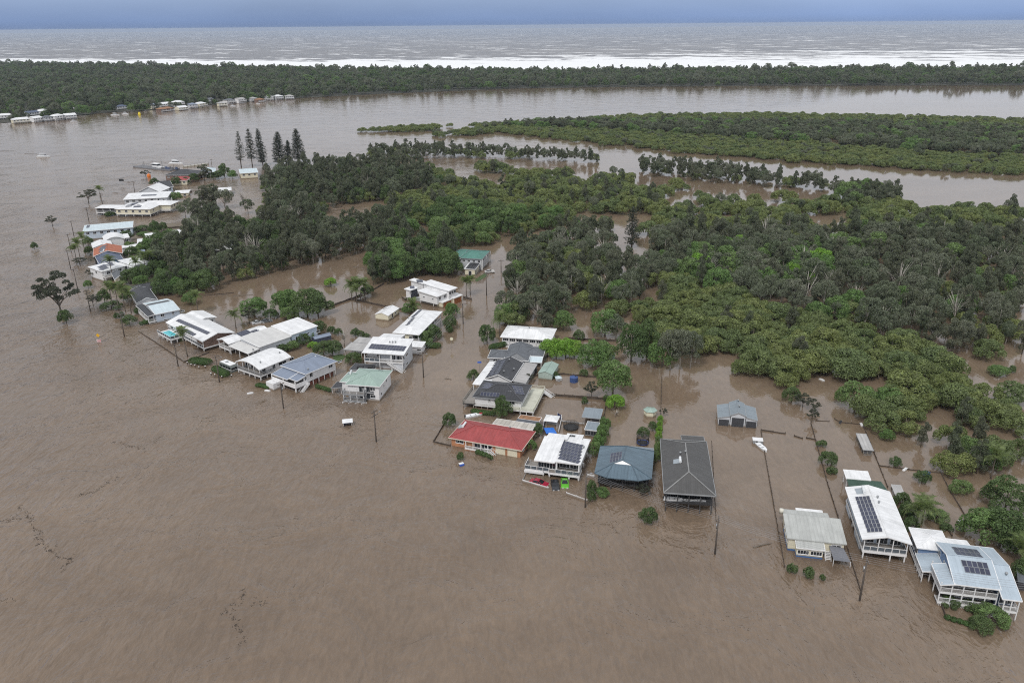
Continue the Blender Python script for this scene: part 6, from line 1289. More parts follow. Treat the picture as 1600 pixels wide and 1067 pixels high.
def norfolk(px, py, h, w, label, seed, dens=1.0, low=.12, group='tall Norfolk Island pines by the river'):
    rg = random.Random(seed); npr = np.random.default_rng(seed); e = empty('norfolk_pine', P(px, py), rg.uniform(0, 6)); e.rotation_euler = (rg.uniform(-.04, .04), rg.uniform(-.04, .04), rg.uniform(0, 6)); tag(e, label, 'pine tree', group)
    MB().tube([(0, 0, -1.5), (0, 0, h * .5), (0, 0, h)], [.42, .26, .03], 8).build('trunk', BARK, e, True); vs = []; z = h * low; br = MB()
    while z < h * .985:
        t = (z / h - low) / (1 - low); rad = w / 2 * (1 - t ** 1.6) ** .75 * (.75 + .25 * min(1, t * 5)) + .25
        for k in range(6 if dens >= 1 else 5):
            a = rg.uniform(0, .5) + k * 6.283 / 6 + z; r_ = rad * rg.uniform(.8, 1.08)
            tip = np.array([math.cos(a) * r_, math.sin(a) * r_, z + .10 * r_]); b0 = np.array([0, 0, z]); br.tube([tuple(b0), tuple(tip)], [.06, .02], 4, False)
            m = int((5 + 9 * r_) * dens); u = npr.uniform(.15, 1.05, m); p = b0 + (tip - b0) * u[:, None] + npr.normal(size=(m, 3)) * np.array([.22, .22, .13])
            for q in p:
                d = npr.normal(size=3) * .3 + np.array([math.cos(a) * .3, math.sin(a) * .3, .25]); s = npr.normal(size=3); s -= d * (s @ d) / (d @ d); s = s / np.linalg.norm(s) * .12
                vs += [q - d, q + s, q + d, q - s]
        z += h / 26.0 * rg.uniform(.85, 1.15)
    c = link('crown', cloud_mesh('crown', np.array(vs), LEAF['pine']), e); br.build('branch', BARK, e)
    return e
for i, (px, py, h, w, d, lab) in enumerate([(377, 261.5, 27, 8, .45, 'leftmost tall pine with thin see-through branches and a bare lower trunk'), (394.5, 261, 29, 8.5, .8, 'second pine from the left, narrow and dense with a straight trunk'),
        (411, 259, 28.5, 8.5, 1.0, 'third pine from the left, narrow cone above the cream hall'), (437, 259, 26.5, 11, 1.1, 'broad round-topped pine, fourth of the row'), (452, 257, 19, 7, .9, 'shorter pine between the broad one and the last one'), (467, 254, 27, 11, 1.1, 'rightmost tall pine with a pointed top and open tiers')]):
    norfolk(px, py, h, w, lab, 40 + i, d, .22 if i < 2 else .1)
norfolk(987, 387, 20, 8, 'lone pale pine standing out of the wood beside the flooded clearing', 60, .55, .1, None)

def T(kind, px, py, h, w, label, group=None, **k): return tree(kind, P(px, py), h, w, label, group, **k)
for a in [
 ('gum', 98, 499, 18.5, 16, 'big lone gum with open layered crown standing in the river at left'), ('garden', 104, 505, 5.5, 5.5, 'dense dark bush at the foot of the big lone gum'),
 ('gum', 139, 318, 9, 12, 'wide dark tree alone in the river beyond the left power poles'), ('gum', 82, 353, 5.5, 7.5, 'small grey-green treetop alone in the river left of the pale blue long house'), ('garden', 54, 389, 3.4, 3.6, 'smallest treetop alone in the river at far left'),
 ('leafy', 138, 450, 3.6, 3.4, 'round shrub in the water below the white solar house'), ('gum', 145, 433, 4.0, 6, 'leaning dark shrub in front of the white solar house'), ('gum', 125, 413, 3.0, 8, 'flattened dark bushes in the water left of the red and navy roofs'),
 ('garden', 164, 475, 6, 5.5, 'dark tree left of the big palm clump'), ('garden', 174, 483, 3.2, 8, 'low dense shrubbery under the big palm clump'), ('gum', 146, 478, 5, 5, 'thin sparse tree right of a pole below the palm clump'),
 ('garden', 203, 508, 4, 5.8, 'rounded bush at the corner below the pale blue house'), ('shrub', 183, 497, 2.2, 2.6, 'left one of two reddish bushes in the water'), ('shrub', 190, 496, 2.4, 2.6, 'right one of two reddish bushes in the water'), ('shrub', 216, 490, 2.4, 3.2, 'shrub under the charcoal gable house'),
 ('leafy', 397, 493, 7.2, 10.2, 'round bright tree alone in the brown lagoon'), ('gum', 390, 505, 6.5, 6, 'two-stemmed feathery tree behind the long pale house'), ('garden', 423, 497, 3.4, 5.8, 'dark rounded bush right of the round lagoon tree'),
 ('leafy', 440, 489, 8.5, 9, 'left tree of the big grove by the lagoon'), ('leafy', 458, 487, 9.5, 11, 'pale middle tree of the big grove by the lagoon'), ('garden', 481, 494, 11, 13, 'large dark dome tree of the big grove by the lagoon'), ('garden', 497, 492, 9.5, 11, 'right-hand tree of the big grove by the lagoon'), ('leafy', 455, 499, 5.5, 7.5, 'lower front tree of the big grove by the lagoon'),
 ('bright', 517, 447, 3.6, 5.6, 'bright clump of banana-like leaves alone in the lagoon'), ('garden', 575, 462, 5, 6, 'dark tree at the fence corner near the palm group'),
 ('garden', 442, 551, 3, 4.5, 'first shrub along the right wall of the long pale house'), ('leafy', 456, 546, 3.2, 5, 'second shrub along the right wall of the long pale house'), ('garden', 474, 538, 4, 5, 'third shrub along the right wall of the long pale house'), ('leafy', 483, 530, 4.5, 4.5, 'tall shrub near the rear corner of the long pale house'),
 ('garden', 500, 520, 4.8, 5.2, 'dark tree beside the navy shed'), ('garden', 506, 556, 5, 7, 'left dark tree behind the slate blue house'), ('garden', 520, 553, 4.8, 7, 'right dark tree behind the slate blue house'), ('bright', 490, 543, 2, 4, 'bright low shrub in the yard left of the slate blue roof'),
 ('garden', 553, 569, 4, 6, 'shrubbery under the carport beside the skillion house'), ('dead', 538, 541, 6.5, 7, 'bare branching tree behind the navy shed'), ('dead', 570, 470, 4, 4, 'bare sapling at the paddock fence'),
 ('garden', 519, 520, 2.6, 3.5, 'first dark shrub in the row along the paddock edge'), ('garden', 529, 523, 2.4, 3.4, 'second dark shrub in the row along the paddock edge'), ('garden', 555, 525, 3, 3.4, 'third dark shrub in the row along the paddock edge'), ('garden', 564, 527, 2.4, 3, 'fourth dark shrub in the row along the paddock edge'), ('garden', 573, 528, 1.8, 2.8, 'last dark shrub in the row along the paddock edge'),
 ('leafy', 665, 536, 5, 6, 'left bush at the roadside corner of the cream house'), ('garden', 677, 531, 5.5, 6, 'right bush at the roadside corner of the cream house'), ('leafy', 707, 498, 6.5, 6.5, 'flowering tree on the road edge below the orange garage doors'), ('garden', 703, 514, 5.5, 5, 'dark tree on the road edge in front of the flowering one'), ('shrub', 702, 519, 2.8, 3, 'brownish round bush at the foot of the roadside trees'), ('leafy', 640, 490, 4.5, 5.5, 'yellow-green tree right of the white paddock shed'),
 ('garden', 761, 535, 6.6, 6.2, 'dense round tree on the right bank of the flooded road'), ('garden', 740, 593, 3.2, 4, 'clump of broad leaves by the blue street sign'), ('leafy', 790, 505, 8, 8, 'leafy tree in front of the long white house left end'), ('garden', 808, 500, 8, 9, 'dark full tree behind the long white house left end'),
 ('bright', 855, 557, 6, 7, 'leftmost bright dense tree in the hedge-like row behind the garden shed'), ('bright', 869, 558, 6.4, 7.5, 'second bright dense tree in the hedge-like row'), ('bright', 884, 558, 6.4, 7.5, 'third bright dense tree in the hedge-like row'), ('bright', 897, 557, 5.8, 7, 'right end tree of the bright hedge-like row'),
 ('leafy', 929, 570, 8.4, 12, 'spreading tree just right of the bright hedge-like row'), ('leafy', 946, 568, 8, 9, 'fuller tree behind the spreading one'), ('garden', 986, 565, 13, 10.5, 'tall dark green tree with a billowing crown in the back gardens'), ('garden', 1010, 558, 12.5, 10, 'very dark tree right of the tall billowing one'),
 ('leafy', 945, 524, 10, 10.5, 'pale-trunked tree by the brown pool at the wood edge'), ('paperbark', 962, 530, 9, 9, 'grey-green tree right of the pale-trunked one'), ('leafy', 1034, 573, 10, 9.5, 'light green tree at the water edge right of the dark ones'), ('garden', 905, 531, 3.6, 4.2, 'small dark round tree by the back fence'),
 ('paperbark', 1047, 578, 14, 8, 'first of three tall thin grey trees standing in water'), ('paperbark', 1062, 577, 14, 8.5, 'second of three tall thin grey trees standing in water'), ('paperbark', 1078, 575, 12.5, 8, 'third of three tall thin grey trees standing in water'),
 ('leafy', 957, 616, 10.5, 11, 'bright spreading umbrella tree in open brown water'), ('bright', 962, 639, 4.4, 5.8, 'round yellow-green bush in open water below the umbrella tree'), ('dead', 962, 651, 2.4, 4, 'grey leafless bush below the yellow-green one'), ('gum', 924, 621, 5, 4.6, 'slender pale tree on the back fence line'), ('shrub', 913, 630, 2.0, 2.4, 'small shrub on the fence left of the slender pale tree'), ('shrub', 947, 628, 2.2, 2.4, 'shrub at the fence corner'),
 ('garden', 786, 653, 6.4, 5.8, 'green tree in front of the charcoal hip house'), ('garden', 703, 665, 4, 4, 'dense dark bush at the left end of the red-roofed house'), ('shrub', 720, 718, 2.2, 2.2, 'dark conical bush in front of the red-roofed house'), ('shrub', 764, 718, 1.4, 2.2, 'flooded weeds in front of the red-roofed house'), ('garden', 842, 682, 4.2, 2.8, 'narrow tree between the pergola and the blue pool cover'), ('leafy', 830, 702, 2.6, 3, 'pale bush at the right corner of the red-roofed house'),
 ('gum', 827, 597, 2.8, 3.2, 'small tree left of the pale green garden shed'),
 ('shrub', 1237, 893, 1.9, 2.5, 'left of three bushes standing in water before the fibro cottage'), ('shrub', 1264, 901, 2.3, 2.7, 'middle and largest of three bushes before the fibro cottage'), ('shrub', 1285, 905, 1.2, 1.4, 'smallest of three bushes before the fibro cottage'),
 ('garden', 1012, 815, 3.7, 4.2, 'round dark bush in the river in front of the big dark roof'), ('garden', 1293, 726, 3.6, 4.8, 'round green tree on the drowned fence line'), ('shrub', 1284, 698, 1.8, 3.2, 'low bush on the fence above the round green tree'), ('shrub', 1299, 739, 1.7, 3.0, 'low bush on the fence below the round green tree'), ('garden', 1398, 727, 2.4, 3.2, 'very dark round bush on the cross fence'),
 ('gum', 1268, 660, 4.2, 3.4, 'ragged sapling at the top of the long fence'), ('garden', 1236, 628, 4.5, 5.5, 'dark bush at the tip of the mangrove point'), ('gum', 1254, 636, 4.2, 5, 'ragged dark shrub on the mangrove point'), ('gum', 1270, 642, 3.6, 4.5, 'last low shrub off the mangrove point'), ('gum', 1325, 612, 2.6, 2.6, 'sapling alone in the inlet between mangroves'),
 ('garden', 1570, 797, 8, 10, 'large round tree at the right edge, upper one'), ('leafy', 1533, 848, 7.5, 10, 'large pale-green tree right of the concrete tank'), ('garden', 1562, 852, 8.5, 10.5, 'largest dark tree behind the verandah house'), ('garden', 1590, 865, 6.5, 7, 'dark tree at the frame edge right of the verandah house'), ('garden', 1603, 905, 5, 6, 'dark bush at the frame edge beside the verandah house'),
 ('garden', 1407, 795, 4, 4.2, 'first bush of the hedge right of the long solar roof'), ('garden', 1416, 812, 4.2, 4.2, 'second bush of the hedge right of the long solar roof'), ('garden', 1421, 830, 3.6, 4, 'third bush of the hedge right of the long solar roof'), ('leafy', 1463, 810, 2, 5.5, 'low hedge behind the verandah house'), ('shrub', 1478, 828, 1.6, 3, 'dark low bush on the fence behind the verandah house'),
 ('garden', 1484, 945, 1.8, 3.6, 'bush under the left verandah corner'), ('leafy', 1545, 972, 3.2, 6.5, 'spreading olive bush before the verandah house'), ('garden', 1533, 984, 2.6, 4.5, 'dark bush at the front corner hedge of the verandah house'), ('shrub', 1515, 950, 1.5, 3.4, 'low shrub below the verandah steps'),
 ('garden', 924, 770, 3.4, 2.4, 'tall narrow shrub beside the pole and the blue roof'), ('garden', 923, 783, 3.0, 2.4, 'narrow shrub in front of the tall one beside the pole'), ('leafy', 941, 773, 1.8, 3.6, 'low green hedge before the blue-roofed house'), ('gum', 1004, 772, 2.8, 4, 'sprawling plant under the front eave of the blue roof'),
 ('garden', 1005, 681, 2.6, 3.4, 'dark shrub behind the round netted trampoline'), ('garden', 1019, 672, 2.6, 2.6, 'dark shrub where the green fence hedge begins'),
 ('leafy', 1559, 586, 3, 7, 'low olive bush alone in the brown pool at right'), ('shrub', 1580, 581, 2.2, 3, 'tiny bush right of the low olive bush'),
 ('oak', 319, 282, 11, 11, 'broad dark tree beside the charcoal waterside roof'), ('garden', 351, 276, 9, 10, 'tallest tree in the hedge clump left of the cream hall'), ('garden', 342, 279, 6, 9, 'middle of the hedge clump left of the cream hall'), ('leafy', 363, 279, 6, 8, 'right part of the hedge clump left of the cream hall'), ('garden', 333, 281, 5, 8, 'left part of the hedge clump left of the cream hall'),
 ('garden', 277, 290, 6, 8, 'dark hedge tree behind the white gable'), ('garden', 290, 288, 5, 6, 'second dark hedge tree beside the small red roof'), ('garden', 303, 284, 6, 8, 'dense hedge right of the small red roof'), ('garden', 242, 290, 5, 7, 'bush at the water edge beyond the white gable'), ('gum', 228, 276, 4.5, 8, 'bush with an orange buoy beside it near the barge'), ('leafy', 276, 314, 6, 7, 'yellow-green tree right of the long white flat roof'),
 ('paperbark', 290, 340, 9, 9, 'leftmost dark tree of the flooded lot group'), ('paperbark', 301, 335, 10, 9, 'second tree of the flooded lot group'), ('oak', 322, 328, 14, 12, 'tallest dark tree of the flooded lot group'), ('oak', 335, 322, 13, 10, 'dark tree behind the tallest in the flooded lot'), ('paperbark', 352, 326, 12, 12, 'wide dark tree on the right of the flooded lot group'), ('dead', 384, 326, 12, 10, 'pale sparse tree where the flooded street bends'), ('paperbark', 388, 334, 9, 8, 'dark tree below the pale sparse one'),
 ('paperbark', 322, 352, 11, 11, 'tree with pale twisted limbs below the flooded lot'), ('oak', 336, 350, 12, 10, 'dark tree right of the pale twisted limbs'), ('dead', 315, 372, 11, 9, 'pale bare tree at the edge of the left wood'), ('paperbark', 300, 375, 9, 9, 'rounded tree at the edge of the left wood'),
 ('garden', 244, 366, 7.5, 6.5, 'dark tree above the white garden shed'), ('garden', 222, 361, 3, 10, 'long low bushes right of the pale blue long house'), ('garden', 199, 376, 5.5, 7, 'dark tree at the end of the white curved roofs'), ('leafy', 266, 375, 4.5, 7, 'light green tree right of the white garden shed'), ('gum', 330, 308, 5, 6, 'scrub around the flooded street corner'), ('shrub', 172, 337, 2.5, 8, 'low dark scrub between the pole and the pale blue roof'), ('leafy', 212, 333, 2.2, 8, 'flooded hedge before the cream stilt house'),
    ('garden', 138, 384, 4.5, 6, 'dark bush pressed against the white curved roofs on the river side'), ('garden', 141, 397, 4, 5, 'dark bush at the river end of the red roof'), ('gum', 150, 412, 3.5, 5, 'dark ragged shrub at the river end of the navy roof'), ('leafy', 204, 391, 4.5, 6, 'green tree between the red roof and the slate-roofed shed'), ('garden', 207, 405, 6, 7, 'dark tree right of the navy roof'),
 ('garden', 236, 386, 6, 8, 'dense dark tree below the low white awnings'), ('leafy', 252, 382, 5, 7, 'lighter tree right of the low white awnings'), ('garden', 268, 390, 6.5, 8, 'dark tree in the gap before the left wood'), ('garden', 246, 412, 7, 8, 'dark tree right of the white rear wing'), ('leafy', 222, 447, 5, 7, 'green shrubbery over the long dark roof'), ('garden', 250, 460, 6, 8, 'dark tree right of the long dark roof'),
 ('garden', 286, 462, 6.5, 8, 'dark tree above the pale blue house'), ('leafy', 298, 476, 5, 6.5, 'yellowish tree right of the pale blue house'), ('garden', 201, 469, 4, 6, 'dark shrub beside the white gable'), ('leafy', 225, 369, 2.4, 7, 'low scrub left of the white garden shed'), ('garden', 256, 361, 5, 5, 'dark tree right of the white garden shed'),
 ('garden', 868, 590, 2, 2.6, 'small shrub behind the pale hut'), ('leafy', 935, 587, 1.8, 3.6, 'bright shrub on the fence right of the navy tank'), ('garden', 912, 588, 2.4, 3.0, 'dark shrub right of the navy tank'), ('gum', 1036, 650, 2.6, 2.4, 'sparse shrub at the top of the fence hedge'), ('leafy', 1385, 688, 3.2, 4, 'low mangrove clump off the right wood'), ('garden', 1440, 752, 3, 4, 'dark bush below the blue bin'), ('leafy', 1500, 770, 3.4, 5, 'grey-green bush on the fence near the right wood'),
]: T(*a)
for i, (px, py) in enumerate([(930, 713), (934, 704), (938, 694), (942, 684), (945, 674)]): T('leafy', px, py, 4.4, 3.4, 'tall clipped hedge tree in the row left of the blue roof', 'hedge trees left of the blue roof')
for i, (px, py) in enumerate([(1025, 722), (1026, 713), (1027, 704), (1028, 695), (1029, 686), (1030, 677), (1031, 668), (1032, 659)]): T('bright' if i > 3 else 'leafy', px, py, 3.0 - .15 * i, 2.0, 'climbing green hedge clump on the fence between the blue and dark roofs', 'hedge clumps on the fence between blue and dark roofs')
for px, py, h, lab in [(177, 482, 9.5, 'leftmost palm of the big clump'), (186, 484, 10, 'second palm of the big clump'), (196, 487, 10.5, 'tallest shaggy palm of the big clump'), (205, 489, 9, 'right palm of the big clump'), (125, 403, 8, 'palm leaning over the water left of the red roof'), (133, 396, 9, 'palm close to the white curved roofs'), (120, 410, 7, 'lowest riverside palm left of the navy roof'),
        (177, 437, 9.5, 'tall palm in front of the white solar house'), (216, 434, 8, 'palm before the long white rear wing'), (229, 428, 9, 'left palm of the pair right of the white rear wing'), (238, 428, 9, 'right palm of the pair right of the white rear wing'), (310, 490, 7.5, 'drooping palm behind the pale blue house'),
        (369, 513, 5.5, 'broad palm behind the long pale house'), (550, 470, 7, 'leftmost palm of the lagoon fence group'), (557, 468, 7.5, 'second palm of the lagoon fence group'), (564, 470, 7.5, 'third palm of the lagoon fence group'), (571, 468, 7, 'right palm of the lagoon fence group'), (558, 474, 6, 'short front palm of the lagoon fence group'),
        (729, 464, 7, 'palm beside the orange garage doors'), (735, 461, 6.5, 'second palm beside the orange garage doors'), (781, 526, 7.5, 'palm between the round roadside tree and the long white house'), (646, 492, 4.5, 'small palm left of the cream house'), (1430, 826, 5.5, 'palm right of the long solar roof'), (1440, 818, 4.5, 'smaller palm behind the first near the verandah house'), (1548, 748, 7, 'palm inside the right-hand wood edge'), (1588, 885, 5, 'palm at the frame edge behind the verandah house'), (157, 309, 6, 'ragged palm left of the cream stilt house')]:
    palm(px, py, h, lab, None, 14, 1.15)
palm(293, 557, 9.0, 'palm leaning in front of the pool deck', None, 15, 1.1, (0, -.06))

def hedge(px0, py0, px1, py1, w, hh, label, name='hedge'):
    a, b = P(px0, py0), P(px1, py1); L = (b - a).length; n = max(2, int(L / .8)); bl = []
    e = empty(name, a, math.atan2(b.y - a.y, b.x - a.x)); tag(e, label, 'hedge'); rg = random.Random(int(px0))
    for i in range(n + 1): bl.append((L * i / n, rg.uniform(-.1, .1), hh * .45, w * .55, hh * rg.uniform(.5, .58)))
    link('foliage', cloud_mesh('foliage', leaf_cloud(bl, int(L * w * 330) + 400, .2, int(px0), flat=.4, shell=(.9, 1.04)), LEAF['hedge']), e)
    mb = MB()
    for i in range(0, n + 1, 2): mb.tube([(L * i / n, 0, -1), (L * i / n, 0, hh * .5)], .05, 5)
    mb.build('stem', BARK, e)
for a in [(304, 567, 324, 569, 3.2, 1.9, 'clipped oval hedge beside the drowned front fence of the pool house'), (338, 579, 353, 588, 2.6, 1.7, 'clipped hedge in front of the parked caravan'), (496, 606, 515, 612, 1.3, 1.2, 'low straight hedge right of the slate blue house'), (663, 543, 684, 544, 2.2, 2.0, 'bright clipped hedge on the road edge by the cream house'), (768, 546, 788, 541, 2.0, 1.8, 'hedge before the grey hip house'),
          (222, 508, 236, 504, 1.6, 1.4, 'lime hedge on the wall of the pale blue house'), (740, 645, 770, 649, 1.6, 1.3, 'dark hedge under the charcoal hip house'), (747, 709, 758, 713, 1.3, 1.2, 'clipped dark hedge before the porch of the red-roofed house'), (1480, 967, 1519, 979, 1.1, .8, 'low dark hedge along the front fence of the verandah house'), (405, 603, 420, 606, 2, .9, 'flooded weeds before the barrel-roofed house')]: hedge(*a)
# patches of lawn and yard left above the flood
LAWN = mat('lawn', (.06, .10, .03), .9, .25, 2.0); YARD = mat('yard_soil', (.17, .14, .105), .9, .2, .6)
def patch(name, pts, z, m): 
    o = poly_obj(name, [tuple(P(*p, z))[:2] for p in pts], z, m); return o
patch('lawn', [(519, 556), (532, 553), (541, 556), (533, 565), (523, 565)], .05, LAWN); patch('lawn', [(742, 437), (758, 426), (762, 431), (750, 438), (744, 440)], .05, LAWN)
patch('lawn', [(725, 362), (745, 358), (770, 361), (765, 372), (735, 372)], .05, LAWN); patch('lawn', [(212, 352), (264, 349), (310, 347), (330, 360), (290, 378), (232, 383), (205, 378), (212, 364)], .05, YARD); patch('lawn', [(222, 500), (236, 497), (240, 503), (226, 506)], .05, LAWN)
patch('garden_ground', [(196, 400), (262, 398), (300, 392), (290, 450), (240, 452), (205, 448), (195, 425)], .05, YARD)
# ------------------------------------------------------------------ fences, poles, wires
FP = cached(('fpost',), lambda: MB().box(-.07, -.07, 0, .07, .07, 1).mesh('post', TIMBER))
FPW = cached(('fpostw',), lambda: MB().box(-.09, -.09, 0, .09, .09, 1).mesh('post', POSTW))
_fr = random.Random(3)
def fence(pts, z, label, m=TIMBER, pm=None, gap=2.6, wob=.12, name='fence', thick=.09, cat='fence', skip=0.0):
    w = [P(*p) for p in pts]; e = empty(name, w[0]); tag(e, label, cat)
    pm = pm or FP
    for a, b in zip(w, w[1:]):
        L = (b - a).length; n = max(1, round(L / gap)); ang = math.atan2(b.y - a.y, b.x - a.x)
        me = cached(('fpan', m.name, round(thick, 2)), lambda: MB().box(.03, -thick / 2, 0, .97, thick / 2, 1).box(0, -thick / 2 - .03, .8, 1, -thick / 2, .9).mesh('panel', m))
        for i in range(n + 1):
            c = a.lerp(b, i / n) - w[0]; h = z + _fr.uniform(-.05, wob)
            link('post', pm, e, (c.x, c.y, -.5), None, (1, 1, h + .6))
            if i < n and _fr.random() >= skip: link('panel', me, e, (c.x, c.y, -.5), (0, 0, ang), (L / n, 1, z + .5 + _fr.uniform(-wob, wob * .3)))
    return e
for pts, z, lab in [
 ([(217, 518.5), (252, 541), (288, 566)], .35, 'dark drowned front fence of the pool house, parallel to the river'), ([(288, 566), (327, 551)], .35, 'short drowned side fence meeting the front fence by the pool house'),
 ([(1188.9, 672.6), (1227, 678)], .4, 'drowned fence stub right of the triple garage'), ([(1189, 673), (1194.4, 706.7), (1203, 755), (1220.4, 855), (1226, 886)], .4, 'long drowned fence running from the triple garage down past the fibro cottage'),
 ([(1240.9, 681.4), (1254, 685.6)], .35, 'shortest broken piece of fence between two long fences'), ([(1259.7, 684.6), (1273.4, 687.2)], .35, 'broken fence piece touching the second long fence'),
 ([(1266.9, 661), (1275, 690.5), (1292.9, 755.5), (1309, 807), (1328.7, 872), (1344, 922)], .4, 'second long drowned fence, between the fibro cottage and the long solar roof'), ([(1275, 657.3), (1295.5, 658.3)], .25, 'thin rail fence at the top of the second long fence'),
 ([(1304, 655), (1312, 660), (1348, 663.8), (1362.7, 700), (1387, 762)], .35, 'fence turning a corner by the wire cage below the mangroves'), ([(1374, 728), (1420, 734), (1470, 739)], .3, 'cross fence with debris caught on it, below the right-hand wood'), ([(1470, 739), (1483, 765), (1508.6, 807)], .35, 'drowned fence running down to the concrete tank'),
 ([(1463.6, 801.5), (1487.5, 838)], .4, 'short fence behind the verandah house'), ([(1432.6, 850), (1449, 892), (1465.5, 931), (1478, 967)], .7, 'dark tall side fence left of the verandah house'), ([(1478, 967), (1519.5, 980)], .3, 'low dark front fence of the verandah house'),
 ([(844, 617), (895, 621), (946.7, 625)], .8, 'dark fence across the back gardens behind the charcoal hip house'), ([(830, 588), (882, 585.4), (937, 591)], .6, 'dark fence behind the blue tank'), ([(883.5, 530), (930, 532.5), (965, 534)], .8, 'black fence at the wood edge behind the bright hedge row'), ([(946.7, 632), (942, 662)], .6, 'fence from the corner down past the grey carport'),
 ([(695, 661), (677.4, 691), (704, 697)], .5, 'thin fence around the left corner of the red-roofed house'), ([(508, 483), (549, 468)], .8, 'paddock fence from the grove to the palm group'), ([(549, 468), (597, 479), (644, 488)], .8, 'dark paddock fence behind the white shed'), ([(549, 468), (583, 454), (600, 444)], .7, 'paddock fence running up to the tall tree clump'), ([(724, 466), (737, 469)], .9, 'dark gate fence beside the orange garage doors'),
 ([(1112, 690), (1116, 760), (1119, 815)], .25, 'grey rail fence down the right side of the big dark roof'), ([(1034, 590), (1033, 625), (1032, 655)], .35, 'line of leaning fence posts above the green hedge'), ([(640, 466), (633, 470), (628, 466)], 1.0, 'curved slate fence left of the multi-roofed house'), ([(320, 462), (365, 458)], .3, 'sunken fence in the lagoon beside the left wood'),
 ([(258, 358), (330, 352)], .9, 'long yard fence above the white garden shed'), ([(255, 318), (300, 300)], .8, 'diagonal fence in the flooded lot by the white flat shed')]: fence(pts, z, lab)
fence([(816.7, 752.5), (856.5, 764)], .55, 'low white block wall before the red and black cars', WALL['white'], FPW, 2.2, .03, 'front_wall', .2, 'wall'); fence([(885, 772), (917, 783.5)], .55, 'low white block wall right of the driveway, at the pole', WALL['white'], FPW, 2.2, .03, 'front_wall', .2, 'wall')
fence([(816.7, 752), (829.5, 720)], .3, 'thin pale side fence left of the red car', TRIMG, FPW, 2.5, .03, 'side_fence', .06); fence([(877.5, 657), (873, 677)], 1.0, 'white fence between pool cover and trampoline', WALL['white'], FPW, 2.2, .03, 'pool_fence', .1); fence([(878, 660), (912, 664)], .6, 'pale grey fence behind the trampoline', WALL['ltgrey'], FPW, 2.4, .05, 'garden_fence', .1)
NAVYF = mat('navy_panel', (.03, .045, .12), .5, .1); fence([(853, 653), (847, 681)], 1.1, 'navy pool fence left of the blue cover', NAVYF, FPW, 2, .03, 'pool_fence', .08); fence([(871, 652), (877, 656)], 1.4, 'short navy screen right of the white tent', NAVYF, FPW, 1.6, .03, 'pool_fence', .08)
fence([(917, 745), (928, 747)], .9, 'white fence between the modern house and the blue roof', WALL['white'], FPW, 1.8, .03, 'side_fence', .1)
for k, (px, py) in enumerate([(293, 569), (299, 572), (305, 573), (311, 576), (321, 575), (332, 580), (330, 586), (336, 588), (347, 591), (362, 589)]):
    e = empty('fence_post', P(px, py)); tag(e, 'stub of a pale-capped post in the water by the clipped hedges', 'post', 'post stubs by the clipped hedges'); link('shaft', FP, e, (0, 0, -.5), None, (1.6, 1.6, 1.15)); link('cap', cached(('cap',), lambda: MB().box(-.16, -.16, 0, .16, .16, .12).mesh('cap', TRIM)), e, (0, 0, .65))

def height_for(c, py):
    "how tall something at ground point c must be for its top to reach photo row py"
    lo, hi = 0.0, 40.0
    for _ in range(40):
        z = (lo + hi) / 2; d = Vector((c.x, c.y, z - CAMH)); y = d.dot(CY) / d.dot(_Fw) * FPX + 533.5
        if y > py: lo = z
        else: hi = z
    return lo
PWOOD = mat('pole_wood', (.12, .10, .085), .9, .25); INS = mat('insulator', (.25, .22, .2), .4, .1)
POLES = {}
def pole(key, bx, by, ty, label, arms=1, az=0.0, box=False):
    c = P(bx, by); h = height_for(c, ty); e = empty('power_pole', c, az); tag(e, label, 'power pole')
    MB().tube([(0, 0, -1.5), (0, 0, h * .5), (0, 0, h)], [.2, .17, .13], 9).build('pole', PWOOD, e, True)
    for k in range(arms):
        z = h - .35 - k * 1.1; a = MB().box(-1.15, -.2, z - .07, 1.15, -.07, z + .07).build('crossarm', PWOOD, e); m = MB()
        for x in (-1.05, -.45, .45, 1.05): m.tube([(x, -.135, z + .07), (x, -.135, z + .27)], [.05, .065], 6)
        m.build('insulator', INS, a)
    if box: MB().tube([(.35, .05, h * .68), (.35, .05, h * .68 + 1.0)], .26, 10).build('transformer', STEEL, e, True)
    else: MB().beam((0, 0, h * .86), (1.1, -.9, h * .93), .06, .06).box(1.0, -1.25, h * .92, 1.25, -.75, h * .94).build('street_light', STEEL, e)
    POLES[key] = (c, h, az); return e
